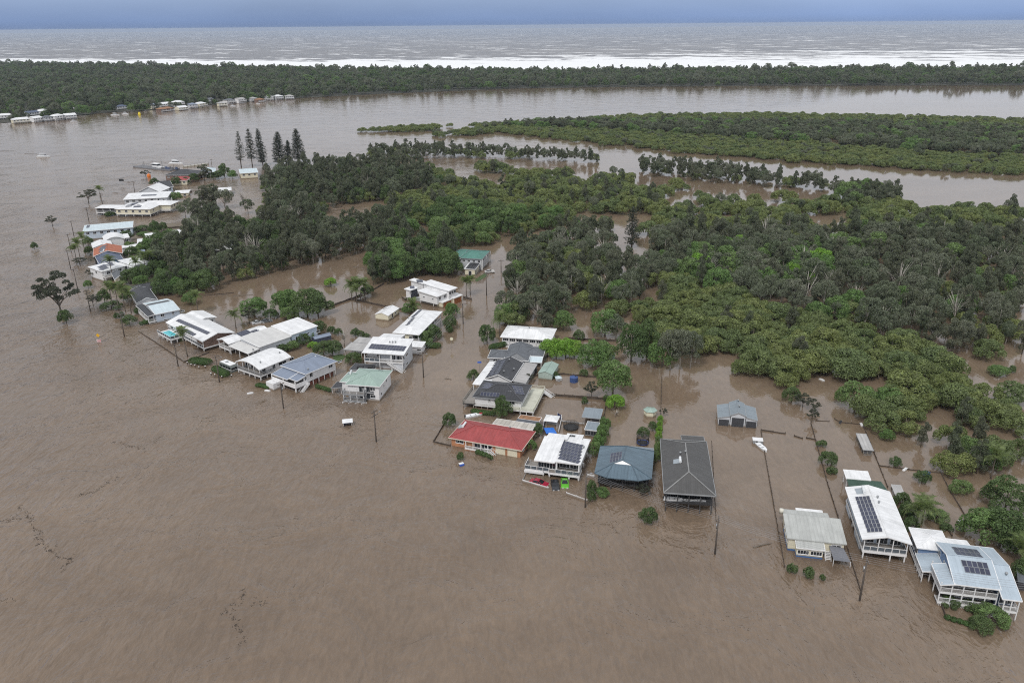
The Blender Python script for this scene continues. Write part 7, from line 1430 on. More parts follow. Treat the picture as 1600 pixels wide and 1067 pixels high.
for a in [('a', 783, 426, 406, 'power pole at the very end of the flooded road', 1, .3), ('b', 760.3, 462, 427, 'power pole in the upper part of the flooded road', 1, .3), ('c', 723.7, 506, 474, 'power pole beside the orange garage doors', 1, .3), ('d', 661.8, 590, 549, 'power pole at the roadside below the skillion house', 1, .4), ('e', 588, 690, 641, 'lone power pole in the river beyond the bus shelter', 2, 1.0),
          ('f', 443, 638, 598, 'power pole before the slate blue house with a transformer', 2, .9, True), ('g', 343, 597, 556, 'power pole near the caravan', 1, .9), ('h', 278.4, 572, 537, 'power pole before the pool house', 1, .9), ('i', 194.5, 526, 486, 'power pole at the corner below the pale blue house', 2, .9), ('j', 141.5, 487, 453, 'power pole left of the big palm clump', 2, .9), ('k', 121.3, 452, 420, 'power pole just right of the big lone gum', 1, .9), ('l', 110.5, 420, 391, 'power pole in the water left of the navy roof', 1, .9),
          ('m', 111.3, 394, 366, 'power pole in the water left of the red roof', 1, .9), ('n', 115.6, 369, 345, 'power pole left of the pale blue long house', 1, .9), ('o', 138.8, 345, 324, 'cross-armed pole above the pale blue long house', 2, .9, True), ('p', 161.9, 327.5, 302, 'leaning pole left of the cream stilt house', 2, .9), ('q', 210.6, 300, 283, 'pole behind the long white flat roof', 1, .9), ('r', 331.5, 262, 249, 'far pole near the tall pines', 1, .9),
          ('s', 914.5, 792, 739, 'pole at the white block wall before the modern house', 1, 1.4), ('t', 1117, 865, 808, 'pole in the river right of the big dark roof, with a transformer', 1, 1.4, True), ('u', 1343, 938, 873, 'pole before the long solar roof', 1, 1.4, True)]: pole(*a)
WIRE = mat('wire', (.2, .2, .21), .4, .1)
def wires(k1, k2, n=3, sag=.5, label=None, off=None):
    def ends(k):
        if isinstance(k, tuple): return k
        return POLES[k]
    a, ha, aa = ends(k1); b, hb, ab = ends(k2)
    for i in range(n):
        t = (i / max(n - 1, 1) - .5) * 2.0; p = a + Vector((math.cos(aa) * t, math.sin(aa) * t, ha - .1)); q = b + Vector((math.cos(ab) * t, math.sin(ab) * t, hb - .1)); pts = []
        for s in range(11): u = s / 10; r_ = p.lerp(q, u); r_.z -= sag * 4 * u * (1 - u); pts.append(r_)
        o = MB().tube([x - p for x in pts], .02, 4).build('power_line', WIRE, loc=p); tag(o, label, 'wire', 'overhead wires ' + label)
for a, b, l in [('a', 'b', 'along the upper flooded road'), ('b', 'c', 'past the orange garage doors'), ('c', 'd', 'along the cream house'), ('d', 'e', 'from the roadside to the lone river pole'), ('f', 'g', 'from the slate blue house to the caravan'), ('g', 'h', 'before the barrel roof'), ('h', 'i', 'before the pool house'), ('i', 'j', 'below the palm clump'), ('j', 'k', 'near the big lone gum'), ('e', 'f', 'across the river before the mint roof')]: wires(a, b, 3, .7, 'thin black wire strung ' + l)
for k, l in ((('s', 't'), 'across the fronts of the blue and dark roofs'), (('t', 'u'), 'across the front of the fibro cottage')): wires(*k, 4, .8, 'thin black wire strung ' + l)
uc = P(1660, 990); wires('u', (uc, 9.5, 1.4), 4, .8, 'thin black wire strung across the front of the verandah house'); sc0 = P(800, 700)

# ------------------------------------------------------------------ vehicles
RUB = mat('tyre', (.02, .02, .02), .9, .1)
def car(px, py, ang, colr, label, L=4.4, Wd=1.8, sink=.6, name='parked_car'):
    m, t, b = newmat('car_paint'); b.inputs['Base Color'].default_value = (*colr, 1); b.inputs['Roughness'].default_value = .25; b.inputs['Coat Weight'].default_value = .5
    e = empty(name, P(px, py), ang); e.location.z = -sink; tag(e, label, 'car'); h = L / 2; w = Wd / 2
    prof = [(-h, .35), (-h, .75), (-h + .15, .92), (-h + .9, .98), (h - 1.3, .95), (h - .25, .78), (h, .62), (h, .35)]
    mb = MB(); n = len(prof)
    for y, ins_ in ((-w, .12), (-w + .12, 0), (w - .12, 0), (w, .12)): mb.v += [(x * (1 - ins_ * .06), y, z - (ins_ * .35 if z > .6 else 0)) for x, z in prof]
    for r_ in range(3):
        for i in range(n): j = (i + 1) % n; mb.f.append((r_ * n + i, r_ * n + j, (r_ + 1) * n + j, (r_ + 1) * n + i))
    mb.f += [tuple(range(n))[::-1], tuple(3 * n + i for i in range(n))]; mb.build('body', m, e)
    roofp = [(-h + .75, .96), (-h + 1.25, 1.42), (h - 2.2, 1.46), (h - 1.25, .94)]; gl = MB(); wi = w - .1
    lo = [(roofp[0][0], s * wi, .95) for s in (-1, 1)]; up = .2
    v = [(roofp[0][0], -wi, .95), (roofp[3][0], -wi, .93), (roofp[3][0], wi, .93), (roofp[0][0], wi, .95), (roofp[1][0], -wi + up, 1.4), (roofp[2][0], -wi + up, 1.44), (roofp[2][0], wi - up, 1.44), (roofp[1][0], wi - up, 1.4)]
    gl.add(v, [(0, 1, 5, 4), (1, 2, 6, 5), (2, 3, 7, 6), (3, 0, 4, 7)]); gl.build('windows', CARGL, e)
    rp = MB().slab([[(x, y, z + .03) for x, y, z in (v[4], v[5], v[6], v[7])]], .06)
    for a, c in ((0, 4), (1, 5), (2, 6), (3, 7)): rp.beam(v[a], v[c], .07, .07)
    for y in (-1, 1): rp.beam((0, y * (wi + .005), .94), (-.05, y * (wi - up + .015), 1.42), .07, .04)
    rp.build('roof', m, e)
    for x in (-h + .85, h - .9):
        for y in (-w + .1, w - .1):
            wl = MB().tube([(x, y - .1, .32), (x, y + .1, .32)], .33, 14).build('wheel', RUB, e); MB().tube([(x, y - .115, .32), (x, y + .115, .32)], .19, 10).build('rim', STEEL, wl)
    for y in (-w + .35, w - .35): MB().box(h - .06, y - .2, .58, h + .015, y + .2, .72).build('headlight', mat('lamp_clear', (.7, .7, .7), .2, .02), e); MB().box(-h - .012, y - .2, .66, -h + .05, y + .2, .82).build('tail_light', mat('lamp_red', (.35, .02, .02), .3, .02), e)
    for y in (-w - .08, w - .04): MB().box(h - 1.75, y - .06, .95, h - 1.55, y + .1, 1.1).build('mirror', m, e)
    return e
car(842.5, 754.5, R(-27), (.32, .01, .035), 'dark red wagon parked by the low white wall, half in water', 4.7); car(867.5, 758, R(-88), (.012, .014, .018), 'black car nose-out under the white modern house', 4.7); car(882.5, 755, R(-92), (.11, .42, .03), 'bright lime green small car under the white modern house', 4.2, 1.75)
car(765, 426, R(10), (.6, .6, .6), 'white car among bushes at the end of the flooded road', 4.4, sink=.1); car(483, 327, R(20), (.62, .62, .62), 'white car stranded at the edge of the left wood', 4.6, sink=.2)
car(1500 - 640, 462 - 1, R(30), (.6, .6, .6), 'x') if 0 else None
for px, py, an, cc, lab in [(403, 505, 25, (.55, .56, .57), 'silver car parked behind the long pale house'), (416, 503, 25, (.12, .13, .14), 'dark ute parked behind the long pale house'), (500, 545, 10, (.1, .1, .11), 'dark car under the yard trees beside the slate blue house')]: car(px, py, R(an), cc, lab, sink=.3)
def caravan():
    A, B = P(360.4, 577, 0), P(371, 573.5, 0); e = empty('caravan', P(358, 577), R(-38)); tag(e, 'old grey and white caravan bus parked behind the clipped hedge', 'caravan'); e.location.z = -.5
    L, w = 6.4, 2.4; prof = [(-L / 2, .5), (-L / 2, 2.2), (-L / 2 + .4, 2.75), (L / 2 - .5, 2.75), (L / 2, 2.1), (L / 2, .5)]
    b = MB(); b.v += [(x, -w / 2, z) for x, z in prof] + [(x, w / 2, z) for x, z in prof]; n = 6
    b.f += [tuple(range(n)), tuple(range(n, 2 * n))[::-1]] + [(i, (i + 1) % n, n + (i + 1) % n, n + i) for i in range(n)]; b.build('body', mat('caravan_grey', (.16, .18, .17), .5, .1), e)
    MB().box(-L / 2 + .35, -w / 2 + .05, 2.76, L / 2 - .45, w / 2 - .05, 2.86).build('roof', TRIM, e); MB().box(-1, -.4, 2.86, -.2, .4, 3.05).build('roof_hatch', TRIMG, e)
    MB().box(-L / 2 - .02, -w / 2 - .02, 1.2, L / 2 + .02, w / 2 + .02, 1.35).build('stripe', TRIM, e)
    for i in range(4): MB().box(-L / 2 + .5 + i * 1.45, -w / 2 - .04, 1.5, -L / 2 + 1.6 + i * 1.45, -w / 2 - .005, 2.15).build('window', CARGL, e)
    MB().box(L / 2 + .002, -w / 2 + .2, 1.4, L / 2 + .03, w / 2 - .2, 2.05).build('windscreen', CARGL, e)
    for x in (-1.8, 1.9):
        for y in (-w / 2 + .1, w / 2 - .1): MB().tube([(x, y - .12, .45), (x, y + .12, .45)], .42, 12).build('wheel', RUB, e)
caravan()

# ------------------------------------------------------------------ boats
GEL = mat('boat_white', (.76, .77, .78), .3, .05)
def hull_mesh(L, w, d, m, name='hull'):
    mb = MB(); st = [(-.5, .85, 0), (-.2, 1, 0), (.15, .95, .02), (.38, .6, .1), (.5, .05, .22)]; n = 6
    for t, k, r_ in st:
        y = w / 2 * k; mb.v += [(t * L, -y, d + r_ * d), (t * L, -y * .8, 0), (t * L, 0, -.25 * d), (t * L, y * .8, 0), (t * L, y, d + r_ * d), (t * L, 0, d * .8 + r_ * d)]
    for i in range(len(st) - 1):
        for k in range(6): k2 = (k + 1) % 6; mb.f.append((i * 6 + k, i * 6 + k2, (i + 1) * 6 + k2, (i + 1) * 6 + k))
    mb.f += [tuple(range(6)), tuple(range((len(st) - 1) * 6, len(st) * 6))[::-1]]; return mb.mesh(name, m)
def boat(px, py, ang, L, label, cabin=True, m=None, name='motor_boat', z=0, cover=None):
    e = empty(name, P(px, py, z), ang); tag(e, label, 'boat'); w = L * .32; d = L * .11; link('hull', hull_mesh(L, w, d, m or GEL), e)
    if cabin:
        MB().prism([(-L * .22, -w * .32), (L * .12, -w * .32), (L * .22, 0), (L * .12, w * .32), (-L * .22, w * .32)], d * .8, d + L * .13).build('cabin', GEL, e); MB().prism([(-L * .2, -w * .335), (L * .13, -w * .335), (L * .235, 0), (L * .13, w * .335), (-L * .2, w * .335)], d + L * .05, d + L * .1).build('cabin_window', CARGL, e)
        MB().slab([[(-L * .25, -w * .3, d + L * .2), (L * .1, -w * .3, d + L * .2), (L * .1, w * .3, d + L * .2), (-L * .25, w * .3, d + L * .2)]], .06).tube([(-L * .2, -w * .25, d), (-L * .2, -w * .25, d + L * .2)], .03, 4).tube([(-L * .2, w * .25, d), (-L * .2, w * .25, d + L * .2)], .03, 4).build('canopy', GEL, e); MB().tube([(0, 0, d), (0, 0, d + L * .38)], .03, 4).build('mast', STEEL, e)
    else:
        for t in (-.2, .08): MB().box(t * L - .12, -w * .4, d * .7, t * L + .12, w * .4, d * .95).build('seat', mat('boat_grey', (.3, .31, .32), .6, .1), e)
        MB().box(-L * .54, -.15, d * .4, -L * .48, .15, d * 1.7).build('outboard', DARKT, e)
    if cover: MB().box(L * .3, -w * .2, d * 1.0, L * .46, w * .2, d * 1.4).build('bow_cover', cover, e)
    return e
boat(68, 246, R(6), 10.5, 'white cabin cruiser moving alone on the wide river at left'); boat(275, 257, R(-12), 12, 'white cruiser moored by the pale jetty at the far point'); boat(180, 180.5, R(10), 10, 'white boat moored left on the far bank', True); boat(196, 179, R(-15), 9, 'white boat with a dark frame by the far bank trees'); boat(403, 163, R(0), 6, 'tiny white boat before the right far bank houses'); boat(115, 190.5, R(10), 7, 'small white boat at the right end of the left far bank group'); boat(364, 166.5, R(5), 7, 'small white boat below the grey-roofed far bank house')
boat(741, 650.5, R(22), 5.2, 'white dinghy with a red bow drifting above the red-roofed house', False, cover=mat('red_cover', (.4, .02, .04), .6, .1), name='dinghy'); boat(1190, 700, R(-75), 4.6, 'white dinghy tied at the top of the long fence', False, name='dinghy'); boat(652, 459.5, R(60), 5.5, 'grey fishing boat on its trailer under the multi-roofed house', True, mat('boat_alloy', (.25, .27, .29), .4, .1), z=.4)
x0, y0, x1, y1 = h5.bb
for k, (dx, dy, L, lab) in enumerate([(2.2, 1.0, 4.2, 'white hull hanging at the left under the big dark front eave'), (5.6, 1.2, 2.4, 'small white boat in the middle under the big dark front eave'), (8.0, 1.3, 2.6, 'small white boat at the right under the big dark front eave')]):
    q = h5.root.matrix_basis @ Vector((x0 + dx, y0 + dy, 0)); b = boat(800, 800, h5.ang, L, lab, False, name='dinghy'); b.location = (q.x, q.y, 2.62)
def houseboat():
    e = empty('houseboat', P(1104, 238), R(0)); tag(e, 'small white houseboat moored against the island across the channel', 'boat'); MB().box(-6, -2.2, -.3, 6, 2.2, .5).build('pontoon', GEL, e); MB().box(-4.5, -1.8, .5, 4, 1.8, 2.6).build('cabin', WALL['ltgrey'], e); MB().box(-5, -2.1, 2.6, 5.4, 2.1, 2.8).build('roof', ROOF['white'], e)
    for i in range(4): MB().box(-4 + i * 2, -1.85, 1.2, -2.8 + i * 2, -1.805, 2.1).build('window', GLASS, e)
    for x in (4.6, 5.2): MB().tube([(x, -2, .5), (x, -2, 2.6)], .05, 5).build('post', TRIM, e)
houseboat()
def barge():
    a, b = P(208, 262), P(266, 268); an = math.atan2(b.y - a.y, b.x - a.x); L = (b - a).length; e = empty('work_barge', a, an); tag(e, 'long low grey barge with ramps, a white wheelhouse and rails at the far point', 'barge')
    gr = mat('barge_grey', (.17, .17, .18), .6, .2); w = 9; MB().slab([[(0, 0, .9), (L * .12, 0, .55), (L * .12, w, .55), (0, w, .9)], [(L * .12, 0, .55), (L * .8, 0, .55), (L * .8, w, .55), (L * .12, w, .55)], [(L * .8, 0, .55), (L, 0, 1.1), (L, w, 1.1), (L * .8, w, .55)]], 1.1).build('deck', gr, e)
    c = MB().box(L * .36, 5.5, .6, L * .5, 8.5, 3.2).build('wheelhouse', WALL['white'], e); MB().box(L * .355, 5.4, 2.1, L * .505, 8.6, 2.9).build('window', GLASS, c); MB().box(L * .34, 5.1, 3.2, L * .52, 8.9, 3.4).build('roof', TRIM, c)
    MB().box(L * .56, 3, .6, L * .72, 5.2, 2.0).build('deck_house', WALL['white'], e)
    for y in (.2, w - .2):
        m = MB(); m.beam((0, y, 2.0), (L, y, 1.9), .1, .1); m.beam((0, y, 1.4), (L, y, 1.3), .07, .07)
        for i in range(19): m.beam((L * i / 18, y, .5), (L * i / 18, y, 2.0), .08, .08)
        m.build('railing', gr, e)
    for x, hh in ((L * .05, 3.4), (L * .3, 4.6), (L * .55, 5.2), (L * .86, 3.6), (L * .95, 3.0)): MB().tube([(x, w - .5, .5), (x, w - .5, hh)], .12, 6).beam((x - 1.6, w - .5, hh), (x + 1.6, w - .5, hh), .12, .12).build('gantry', gr, e)
    for i in range(6): MB().box(0, 0, 0, 2.0, 1.4, 1.1).box(.3, .3, 1.1, 1.6, 1.1, 1.6).build('cargo', mat('tarp_blue', (.08, .11, .2), .7, .2) if i % 2 else gr, e, loc=(L * .7 + i * 2.2, 2 + (i % 3) * 1.8, .62))
barge()
e = empty('jetty', P(286, 262), math.atan2(P(325, 257).y - P(286, 262).y, P(325, 257).x - P(286, 262).x)); tag(e, 'pale low jetty wall near the moored cruiser', 'jetty'); L = (P(325, 257) - P(286, 262)).length
MB().box(0, -1, 0, L, 1, .9).build('deck', mat('jetty_pale', (.5, .48, .42), .8, .12), e)
for i in range(8): link('pile', MB().tube([(0, 0, -1), (0, 0, 1.8)], .15, 6).mesh('pile', POSTM), e, (L * i / 7, -1.1, 0))

# ------------------------------------------------------------------ small things
def bus_shelter():
    e = empty('bus_shelter', P(543.5, 664), R(12)); e.scale = (.72,) * 3; tag(e, 'small white-roofed bus shelter with blue panels alone in the flooded river road', 'bus shelter')
    MB().slab([[(-1.9, -1.5, 1.75), (1.9, -1.5, 1.75), (1.9, 1.4, 1.95), (-1.9, 1.4, 1.95)]], .14).build('roof', ROOF['white'], e)
    bl = mat('panel_blue', (.04, .12, .36), .5, .1); MB().box(-1.4, 1.0, -1, 1.4, 1.08, 1.7).build('back_panel', bl, e); MB().box(-1.45, -1.0, -1, -1.38, 1.0, .9).build('side_panel', bl, e); MB().box(1.38, -1.0, -1, 1.45, 1.0, 1.3).build('side_panel', TRIM, e); MB().box(-1.2, .4, .1, 1.2, .9, .18).build('seat', DECKM, e)
    for x in (-1.5, 1.5):
        for y in (-1.1, 1.1): MB().box(x - .05, y - .05, -1, x + .05, y + .05, 1.78).build('post', POSTW, e)
bus_shelter()
def sign(px, py, top, label, shape, col, name='road_sign', w=.8, txt=None):
    c = P(px, py); h = height_for(c, top); e = empty(name, c, 0); tag(e, label, 'sign'); MB().tube([(0, 0, -1), (0, 0, h)], .045, 6).build('post', STEEL, e); m = MB(); s = w / 2
    if shape == 'diamond': pts = [(0, -s * 1.3), (s * 1.3, 0), (0, s * 1.3), (-s * 1.3, 0)]
    elif shape == 'round': pts = [(math.cos(k * .5236) * s, math.sin(k * .5236) * s) for k in range(12)]
    else: pts = [(-s, -s * .5), (s, -s * .5), (s, s * .5), (-s, s * .5)]
    m.v += [(x, -.07, h - s + z) for x, z in pts] + [(x, -.05, h - s + z) for x, z in pts]; n = len(pts); m.f += [tuple(range(n)), tuple(range(n, 2 * n))[::-1]] + [(i, (i + 1) % n, n + (i + 1) % n, n + i) for i in range(n)]
    m.build('plate', col, e); return e
YEL = mat('sign_yellow', (.75, .42, .02), .5, .04); e = sign(155.3, 535, 521.5, 'yellow diamond warning sign over a red and white board standing in the river', 'diamond', YEL, w=1.1)
bd_ = MB().box(-.75, -.12, .1, .75, -.08, 1.2).build('hazard_board', TRIM, e); m = MB()
for i in range(4): m.add([(-.72 + i * .38, -.125, .12), (-.55 + i * .38, -.125, .12), (-.38 + i * .38, -.125, 1.18), (-.55 + i * .38, -.125, 1.18)], [(0, 1, 2, 3)])
m.build('stripe', mat('sign_red', (.5, .06, .06), .5, .04), bd_)
sign(706, 543, 527, 'round white and yellow sign standing in the middle of the flooded road', 'round', mat('sign_cream', (.75, .72, .55), .5, .04), w=1.1); sign(749.5, 582, 563, 'blue street sign on a post at the right edge of the road', 'rect', mat('sign_blue', (.05, .13, .5), .5, .04), w=1.2); sign(191, 289, 278, 'black square sign on legs in the water near the barge', 'rect', DARKT, w=3.2)
sign(1271, 958, 946, 'thin bare stake in the river below the fibro cottage', 'rect', STEEL, 'stake', .08); sign(770, 428, 421, 'round white mirror sign at the end of the road', 'round', TRIM, w=1.2)
def tank(px, py, r_, hh, m, label, name='water_tank', cone=.3):
    e = empty(name, P(px, py)); tag(e, label, 'tank'); MB().tube([(0, 0, -1), (0, 0, hh)], r_, 18).build('body', m, e); MB().tube([(0, 0, hh), (0, 0, hh + cone)], [r_ * 1.03, r_ * .1], 18).build('lid', m, e); MB().tube([(0, 0, hh * .5), (0, 0, hh * .5 + .05)], r_ * 1.02, 18).build('rib', m, e); MB().tube([(r_ * .4, 0, hh + cone * .5), (r_ * .4, 0, hh + cone + .06)], .2, 8).build('hatch', DARKT, e)
tank(896.5, 596, 1.25, 1.5, mat('tank_blue', (.04, .08, .22), .5, .08), 'round navy water tank in the back gardens'); tank(1502, 825, .95, 1.7, mat('tank_concrete', (.35, .35, .34), .8, .15), 'grey concrete tank beside the pale-green tree'); tank(833, 582.5, 1.2, 1.7, mat('tank_black', (.03, .03, .033), .5, .1), 'black tank behind the charcoal gable house')
def small_house(px, py, w, d, hh, rm, wm, label, name, az=0, sides=4, cat='shed', pk=.9):
    e = empty(name, P(px, py), az); tag(e, label, cat); pl = lambda r_, z: [(math.cos(6.2832 * (k + .5) / sides) * r_ * w, math.sin(6.2832 * (k + .5) / sides) * r_ * d, z) for k in range(sides)]
    wv = MB(); wv.prism([(x, y) for x, y, _ in pl(.5, 0)], -1, hh); wv.build('wall', wm, e); b = pl(.58, hh); f = [[b[k], b[(k + 1) % sides], (0, 0, hh + pk)] for k in range(sides)]; o = MB().slab(f, .06).build('roof', rm, e); m = MB()
    for q in b: m.beam((q[0], q[1], hh + .03), (0, 0, hh + pk + .03), .08, .05)
    m.build('ridge_cap', rm, o); MB().box(-.4, -.5 * d * .75, .0, .4, -.5 * d * .68, hh * .8).build('door', TRIMG, e)
small_house(1015.5, 649, 3.4, 3.4, 1.75, ROOF['mint'], WALL['cream'], 'six-sided cream kiosk with a pale green roof alone in open water', 'garden_kiosk', .3, 6, 'kiosk', .7); small_house(872.5, 594.5, 2.4, 2.2, 1.0, ROOF['ice'], WALL['ltgrey'], 'little pale hut left of the navy tank', 'garden_hut', .1, 4, 'hut', .6)
def tent():
    e = empty('gazebo_tent', P(862, 664), R(-16)); tag(e, 'white pop-up tent behind the blue pool cover', 'tent'); w = 1.9; b = [(-w, -w, 2.0), (w, -w, 2.0), (w, w, 2.0), (-w, w, 2.0)]; MB().slab([[b[k], b[(k + 1) % 4], (0, 0, 3.0)] for k in range(4)], .04).build('canopy', ROOF['white'], e)
    for x, y, _ in b: MB().tube([(x * .97, y * .97, -.5), (x * .97, y * .97, 2)], .05, 5).build('post', TRIM, e)
    MB().box(-1.2, -.6, -.2, 1.2, .6, .7).box(-1.3, -.7, .7, 1.3, .7, .78).build('table', WALL['grey'], e)
tent()
q = [P(849.7, 668.5, .5), P(864.7, 667.6, .5), P(870, 676.6, .5), P(853.5, 677, .5)]; o = MB().slab([[v - q[0] for v in q]], .15).build('pool_cover', mat('cover_blue', (.03, .17, .62), .5, .2, 2.0), loc=q[0]); tag(o, 'bright blue pool cover behind the white modern house', 'pool cover')
def trampoline(px, py, r_, label, net, pad, h=1.9):
    e = empty('trampoline', P(px, py)); tag(e, label, 'trampoline'); MB().tube([(0, 0, .32), (0, 0, .38)], r_ * .9, 22).build('mat', DARKT, e); n = 22; m = MB()
    for i in range(n):
        a, b = 6.2832 * i / n, 6.2832 * (i + 1) / n; m.add([(math.cos(a) * r_ * .88, math.sin(a) * r_ * .88, .4), (math.cos(a) * r_, math.sin(a) * r_, .4), (math.cos(b) * r_, math.sin(b) * r_, .4), (math.cos(b) * r_ * .88, math.sin(b) * r_ * .88, .4)], [(0, 1, 2, 3)])
    m.build('pad', pad, e)
    for i in range(6): a = 6.2832 * i / 6; MB().tube([(math.cos(a) * r_, math.sin(a) * r_, -.6), (math.cos(a) * r_, math.sin(a) * r_, h)], .035, 5).build('pole', DARKT, e)
    m = MB(); nr = 9
    for k in range(nr):
        z = .45 + (h - .5) * k / (nr - 1); m.tube([(math.cos(6.2832 * i / n) * r_, math.sin(6.2832 * i / n) * r_, z) for i in range(n + 1)], .012 if net else .03, 4, False)
    if net:
        for i in range(44): a = 6.2832 * i / 44; m.beam((math.cos(a) * r_, math.sin(a) * r_, .42), (math.cos(a) * r_, math.sin(a) * r_, h), .05, .02)
    m.build('net', DARKT, e)
trampoline(892, 669, 2.0, 'black trampoline with a thin hoop behind the white modern house', False, DARKT, 1.6); trampoline(1004, 693, 1.55, 'round netted trampoline with a blue rim behind the blue roof', True, mat('pad_blue', (.05, .12, .5), .5, .1), 2.1)
h = shed('wire_cage', 'small corrugated aviary cage on the fence below the mangroves', (1347, 703), (1362, 702), (1355, 678), (1340, 679), 1.7, 'skill', 1.6, 1.9, ROOF['zinc'], WALL['dark'], axis='y', open_=True, cat='cage', gut=TRIMG); x0, y0, x1, y1 = h.bb; h.box('cage_panel', WALL['dark'], (x0 + .3, y0 + .3, x1 - .3, y0 + .36), -1, 1.3)
for i in range(5): h.rail((x0 + .3, y0 + .3 + i * (y1 - y0 - .6) / 4), (x1 - .3, y0 + .3 + i * (y1 - y0 - .6) / 4), -.1, 1.5, TRIMG)
shed('lean_to', 'flat streaked grey sheet roof beside the long solar roof', (1401, 777.5), (1417, 779), (1408, 758.3), (1391.4, 756.5), 1.5, 'skill', 1.4, 1.6, ROOF['zinc'], WALL['grey'], axis='y', open_=True, cat='lean-to'); shed('lean_to', 'small grey roof at the frame edge behind the verandah house', (1590, 908), (1603, 910), (1602, 888), (1588, 886), 2.4, 'skill', 2.3, 2.6, ROOF['grey'], WALL['dark'], axis='y', door=False); shed('garden_shed', 'tiny green-roofed shed under the tall dark garden trees', (951, 560), (961, 561), (961, 553), (952, 552), 2, 'skill', 2, 2.3, ROOF['mint'], WALL['grey'], axis='y', door=False)
def floater(name, px, py, label, build, cat='debris', az=0):
    e = empty(name, P(px, py), az); tag(e, label, cat); build(e)
BLU = mat('plastic_blue', (.04, .11, .45), .4, .08); WHT = mat('plastic_white', (.72, .72, .72), .4, .06); ORG = mat('plastic_orange', (.75, .2, .02), .5, .06); YELP = mat('plastic_yellow', (.8, .62, .02), .5, .06)
floater('cool_box', 721.5, 727, 'blue and white cool box floating before the red-roofed house', lambda e: (MB().box(-.55, -.35, -.1, .55, .35, .4).build('body', BLU, e), MB().box(-.6, -.1, .4, .6, .65, .5).build('lid', WHT, e)), 'cool box', .5)
floater('pontoon', 1183.5, 691, 'small white-topped pontoon tied beside the white dinghy', lambda e: (MB().box(-1.2, -.8, -.2, 1.2, .8, .8).build('body', TRIMG, e), MB().box(-1.3, -.9, .8, 1.3, .9, .95).build('top', WHT, e)), 'pontoon', -.2)
floater('buoy', 218, 180, 'yellow marker buoy off the far bank', lambda e: (MB().tube([(0, 0, -.5), (0, 0, 1.5), (0, 0, 2.6), (0, 0, 3.2)], [1.5, 1.6, 1.2, .3], 12).build('float', YELP, e), MB().tube([(0, 0, 3), (0, 0, 4.5)], .15, 6).build('mast', YELP, e)), 'buoy')
floater('buoy', 233, 277.5, 'orange marker float beside the bush near the barge', lambda e: (MB().tube([(0, 0, -.5), (0, 0, 1.0), (0, 0, 2.2), (0, 0, 2.6)], [1.1, 1.3, 1.2, .3], 10).build('float', ORG, e), MB().tube([(0, 0, 2.4), (0, 0, 3.4)], .1, 6).build('mast', ORG, e)), 'buoy')
floater('wheelie_bin', 1447, 743, 'blue bin caught on the cross fence', lambda e: (MB().box(-.6, -.5, -.3, .6, .5, .9).build('body', BLU, e), MB().box(-.65, -.55, .9, .65, .55, 1.0).build('lid', BLU, e)), 'bin', .3)
for i, (px, py, lab) in enumerate([(1399, 762, 'white plank lying along the fence above the long solar roof'), (1414, 734, 'white drum on the cross fence'), (1346, 664, 'white floating crate at the fence corner'), (1284, 594, 'white foam raft against the mangroves'), (418, 611, 'white foam ball before the barrel-roofed house'), (391, 615, 'small pale float before the barrel-roofed house'), (1313, 660, 'dark bin on the corner fence'), (857, 548, 'white upturned tinny by the bright hedge row'), (902, 560, 'white trailer under the spreading tree')]):
    mm = DARKT if 'dark' in lab else WHT; floater('floating_debris', px, py, lab, lambda e: (MB().box(-.9, -.3, -.15, .9, .3, .28).build('body', mm, e), MB().box(-.5, -.2, .28, .5, .2, .42).build('top', mm, e)), 'debris', i * .7)
def snag(px, py, L, label, seed, name='fallen_branch'):
    rg = random.Random(seed); e = empty(name, P(px, py), rg.uniform(-.4, .4)); tag(e, label, 'branch'); m = MB(); m.tube([(-L / 2, 0, 0), (0, .1, .1), (L / 2, 0, .05)], [.16, .13, .05], 6); m.build('stem', BARK, e); t = MB()
    for i in range(7): x = rg.uniform(-L / 2, L / 2); t.tube([(x, 0, .05), (x + rg.uniform(-.6, .6), rg.uniform(-.9, .9), rg.uniform(.1, .9))], [.05, .015], 5)
    t.build('twig', BARK, e)
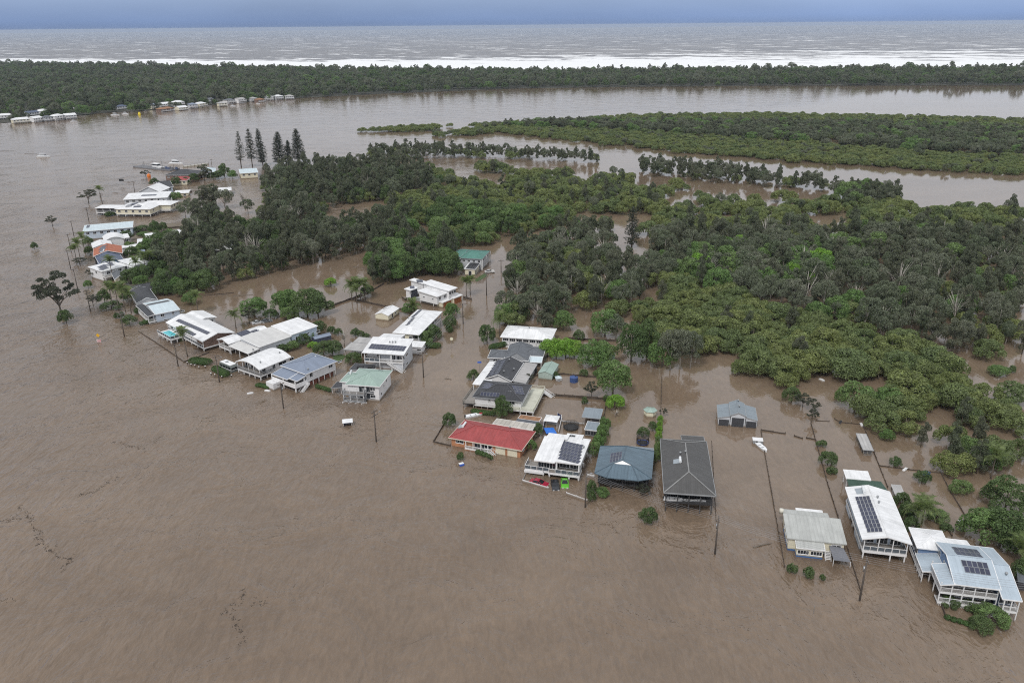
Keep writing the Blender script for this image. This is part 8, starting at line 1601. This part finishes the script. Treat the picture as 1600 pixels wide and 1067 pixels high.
for i, a in enumerate([(1192, 852, 4.5, 'branched snag standing in the river right of the transformer pole'), (700, 592.5, 2, 'short dark log drifting in the flooded road'), (182, 302, 6, 'dark log drifting near the pole behind the flat white roof'), (202, 285, 9, 'long dark log drifting near the black sign'), (165, 340, 6, 'drift branch above the pale blue roof'), (8, 236.5, 16, 'long dark drift mat at the left frame edge'), (48, 241, 12, 'thin drift line left of the cruiser'), (380, 462, 8, 'brushwood heap in the lagoon near the left wood'), (348, 461.5, 6, 'white-littered drift branch in the lagoon'), (560, 418, 5, 'shrubby snag in the lagoon below the wood')]): snag(*a, 70 + i)
# drift of fine twigs and leaves, in loose lines on the open water
def drift():
    rg = np.random.default_rng(9); vs = []; fs = []
    curves = [[(120, 775), (150, 768), (172, 752), (190, 745)], [(348, 952), (362, 962), (374, 985), (380, 1003)], [(360, 955), (378, 935), (380, 918)], [(30, 790), (60, 830), (62, 850), (110, 878)], [(175, 690), (205, 696), (232, 705)], [(0, 940), (20, 935)], [(100, 890), (112, 870)], [(420, 940), (395, 945)], [(0, 815), (35, 808)]]
    for c in curves:
        for (a, b) in zip(c, c[1:]):
            p, q = P(*a), P(*b); n = int((q - p).length * rg.uniform(3, 11)); ph = rg.uniform(0, 6, 3)
            for _ in range(n):
                u = rg.uniform(); r_ = p.lerp(q, u); x, y = r_.x + rg.normal() * .22 + math.sin(u * 9 + ph[0]) * .5 + math.sin(u * 23 + ph[1]) * .25, r_.y + rg.normal() * .22 + math.sin(u * 14 + ph[2]) * .45 + (abs(rg.normal()) * 1.3 if rg.uniform() < .12 else 0); an = rg.uniform(0, 3.14); l, w = rg.uniform(.06, .3), rg.uniform(.02, .06); ca, sa = math.cos(an), math.sin(an); k = len(vs)
                vs += [(x - ca * l - sa * w, y - sa * l + ca * w, .012), (x + ca * l - sa * w, y + sa * l + ca * w, .012), (x + ca * l + sa * w, y + sa * l - ca * w, .03), (x - ca * l + sa * w, y - sa * l - ca * w, .012)]; fs.append((k, k + 1, k + 2, k + 3))
    mb = MB(); mb.v = vs; mb.f = fs; o = mb.build('drift_litter', mat('drift_twigs', (.05, .038, .028), .9, .3)); o['kind'] = 'stuff'; o['label'] = 'thin lines of floating twigs and leaf litter on the brown river'
drift()
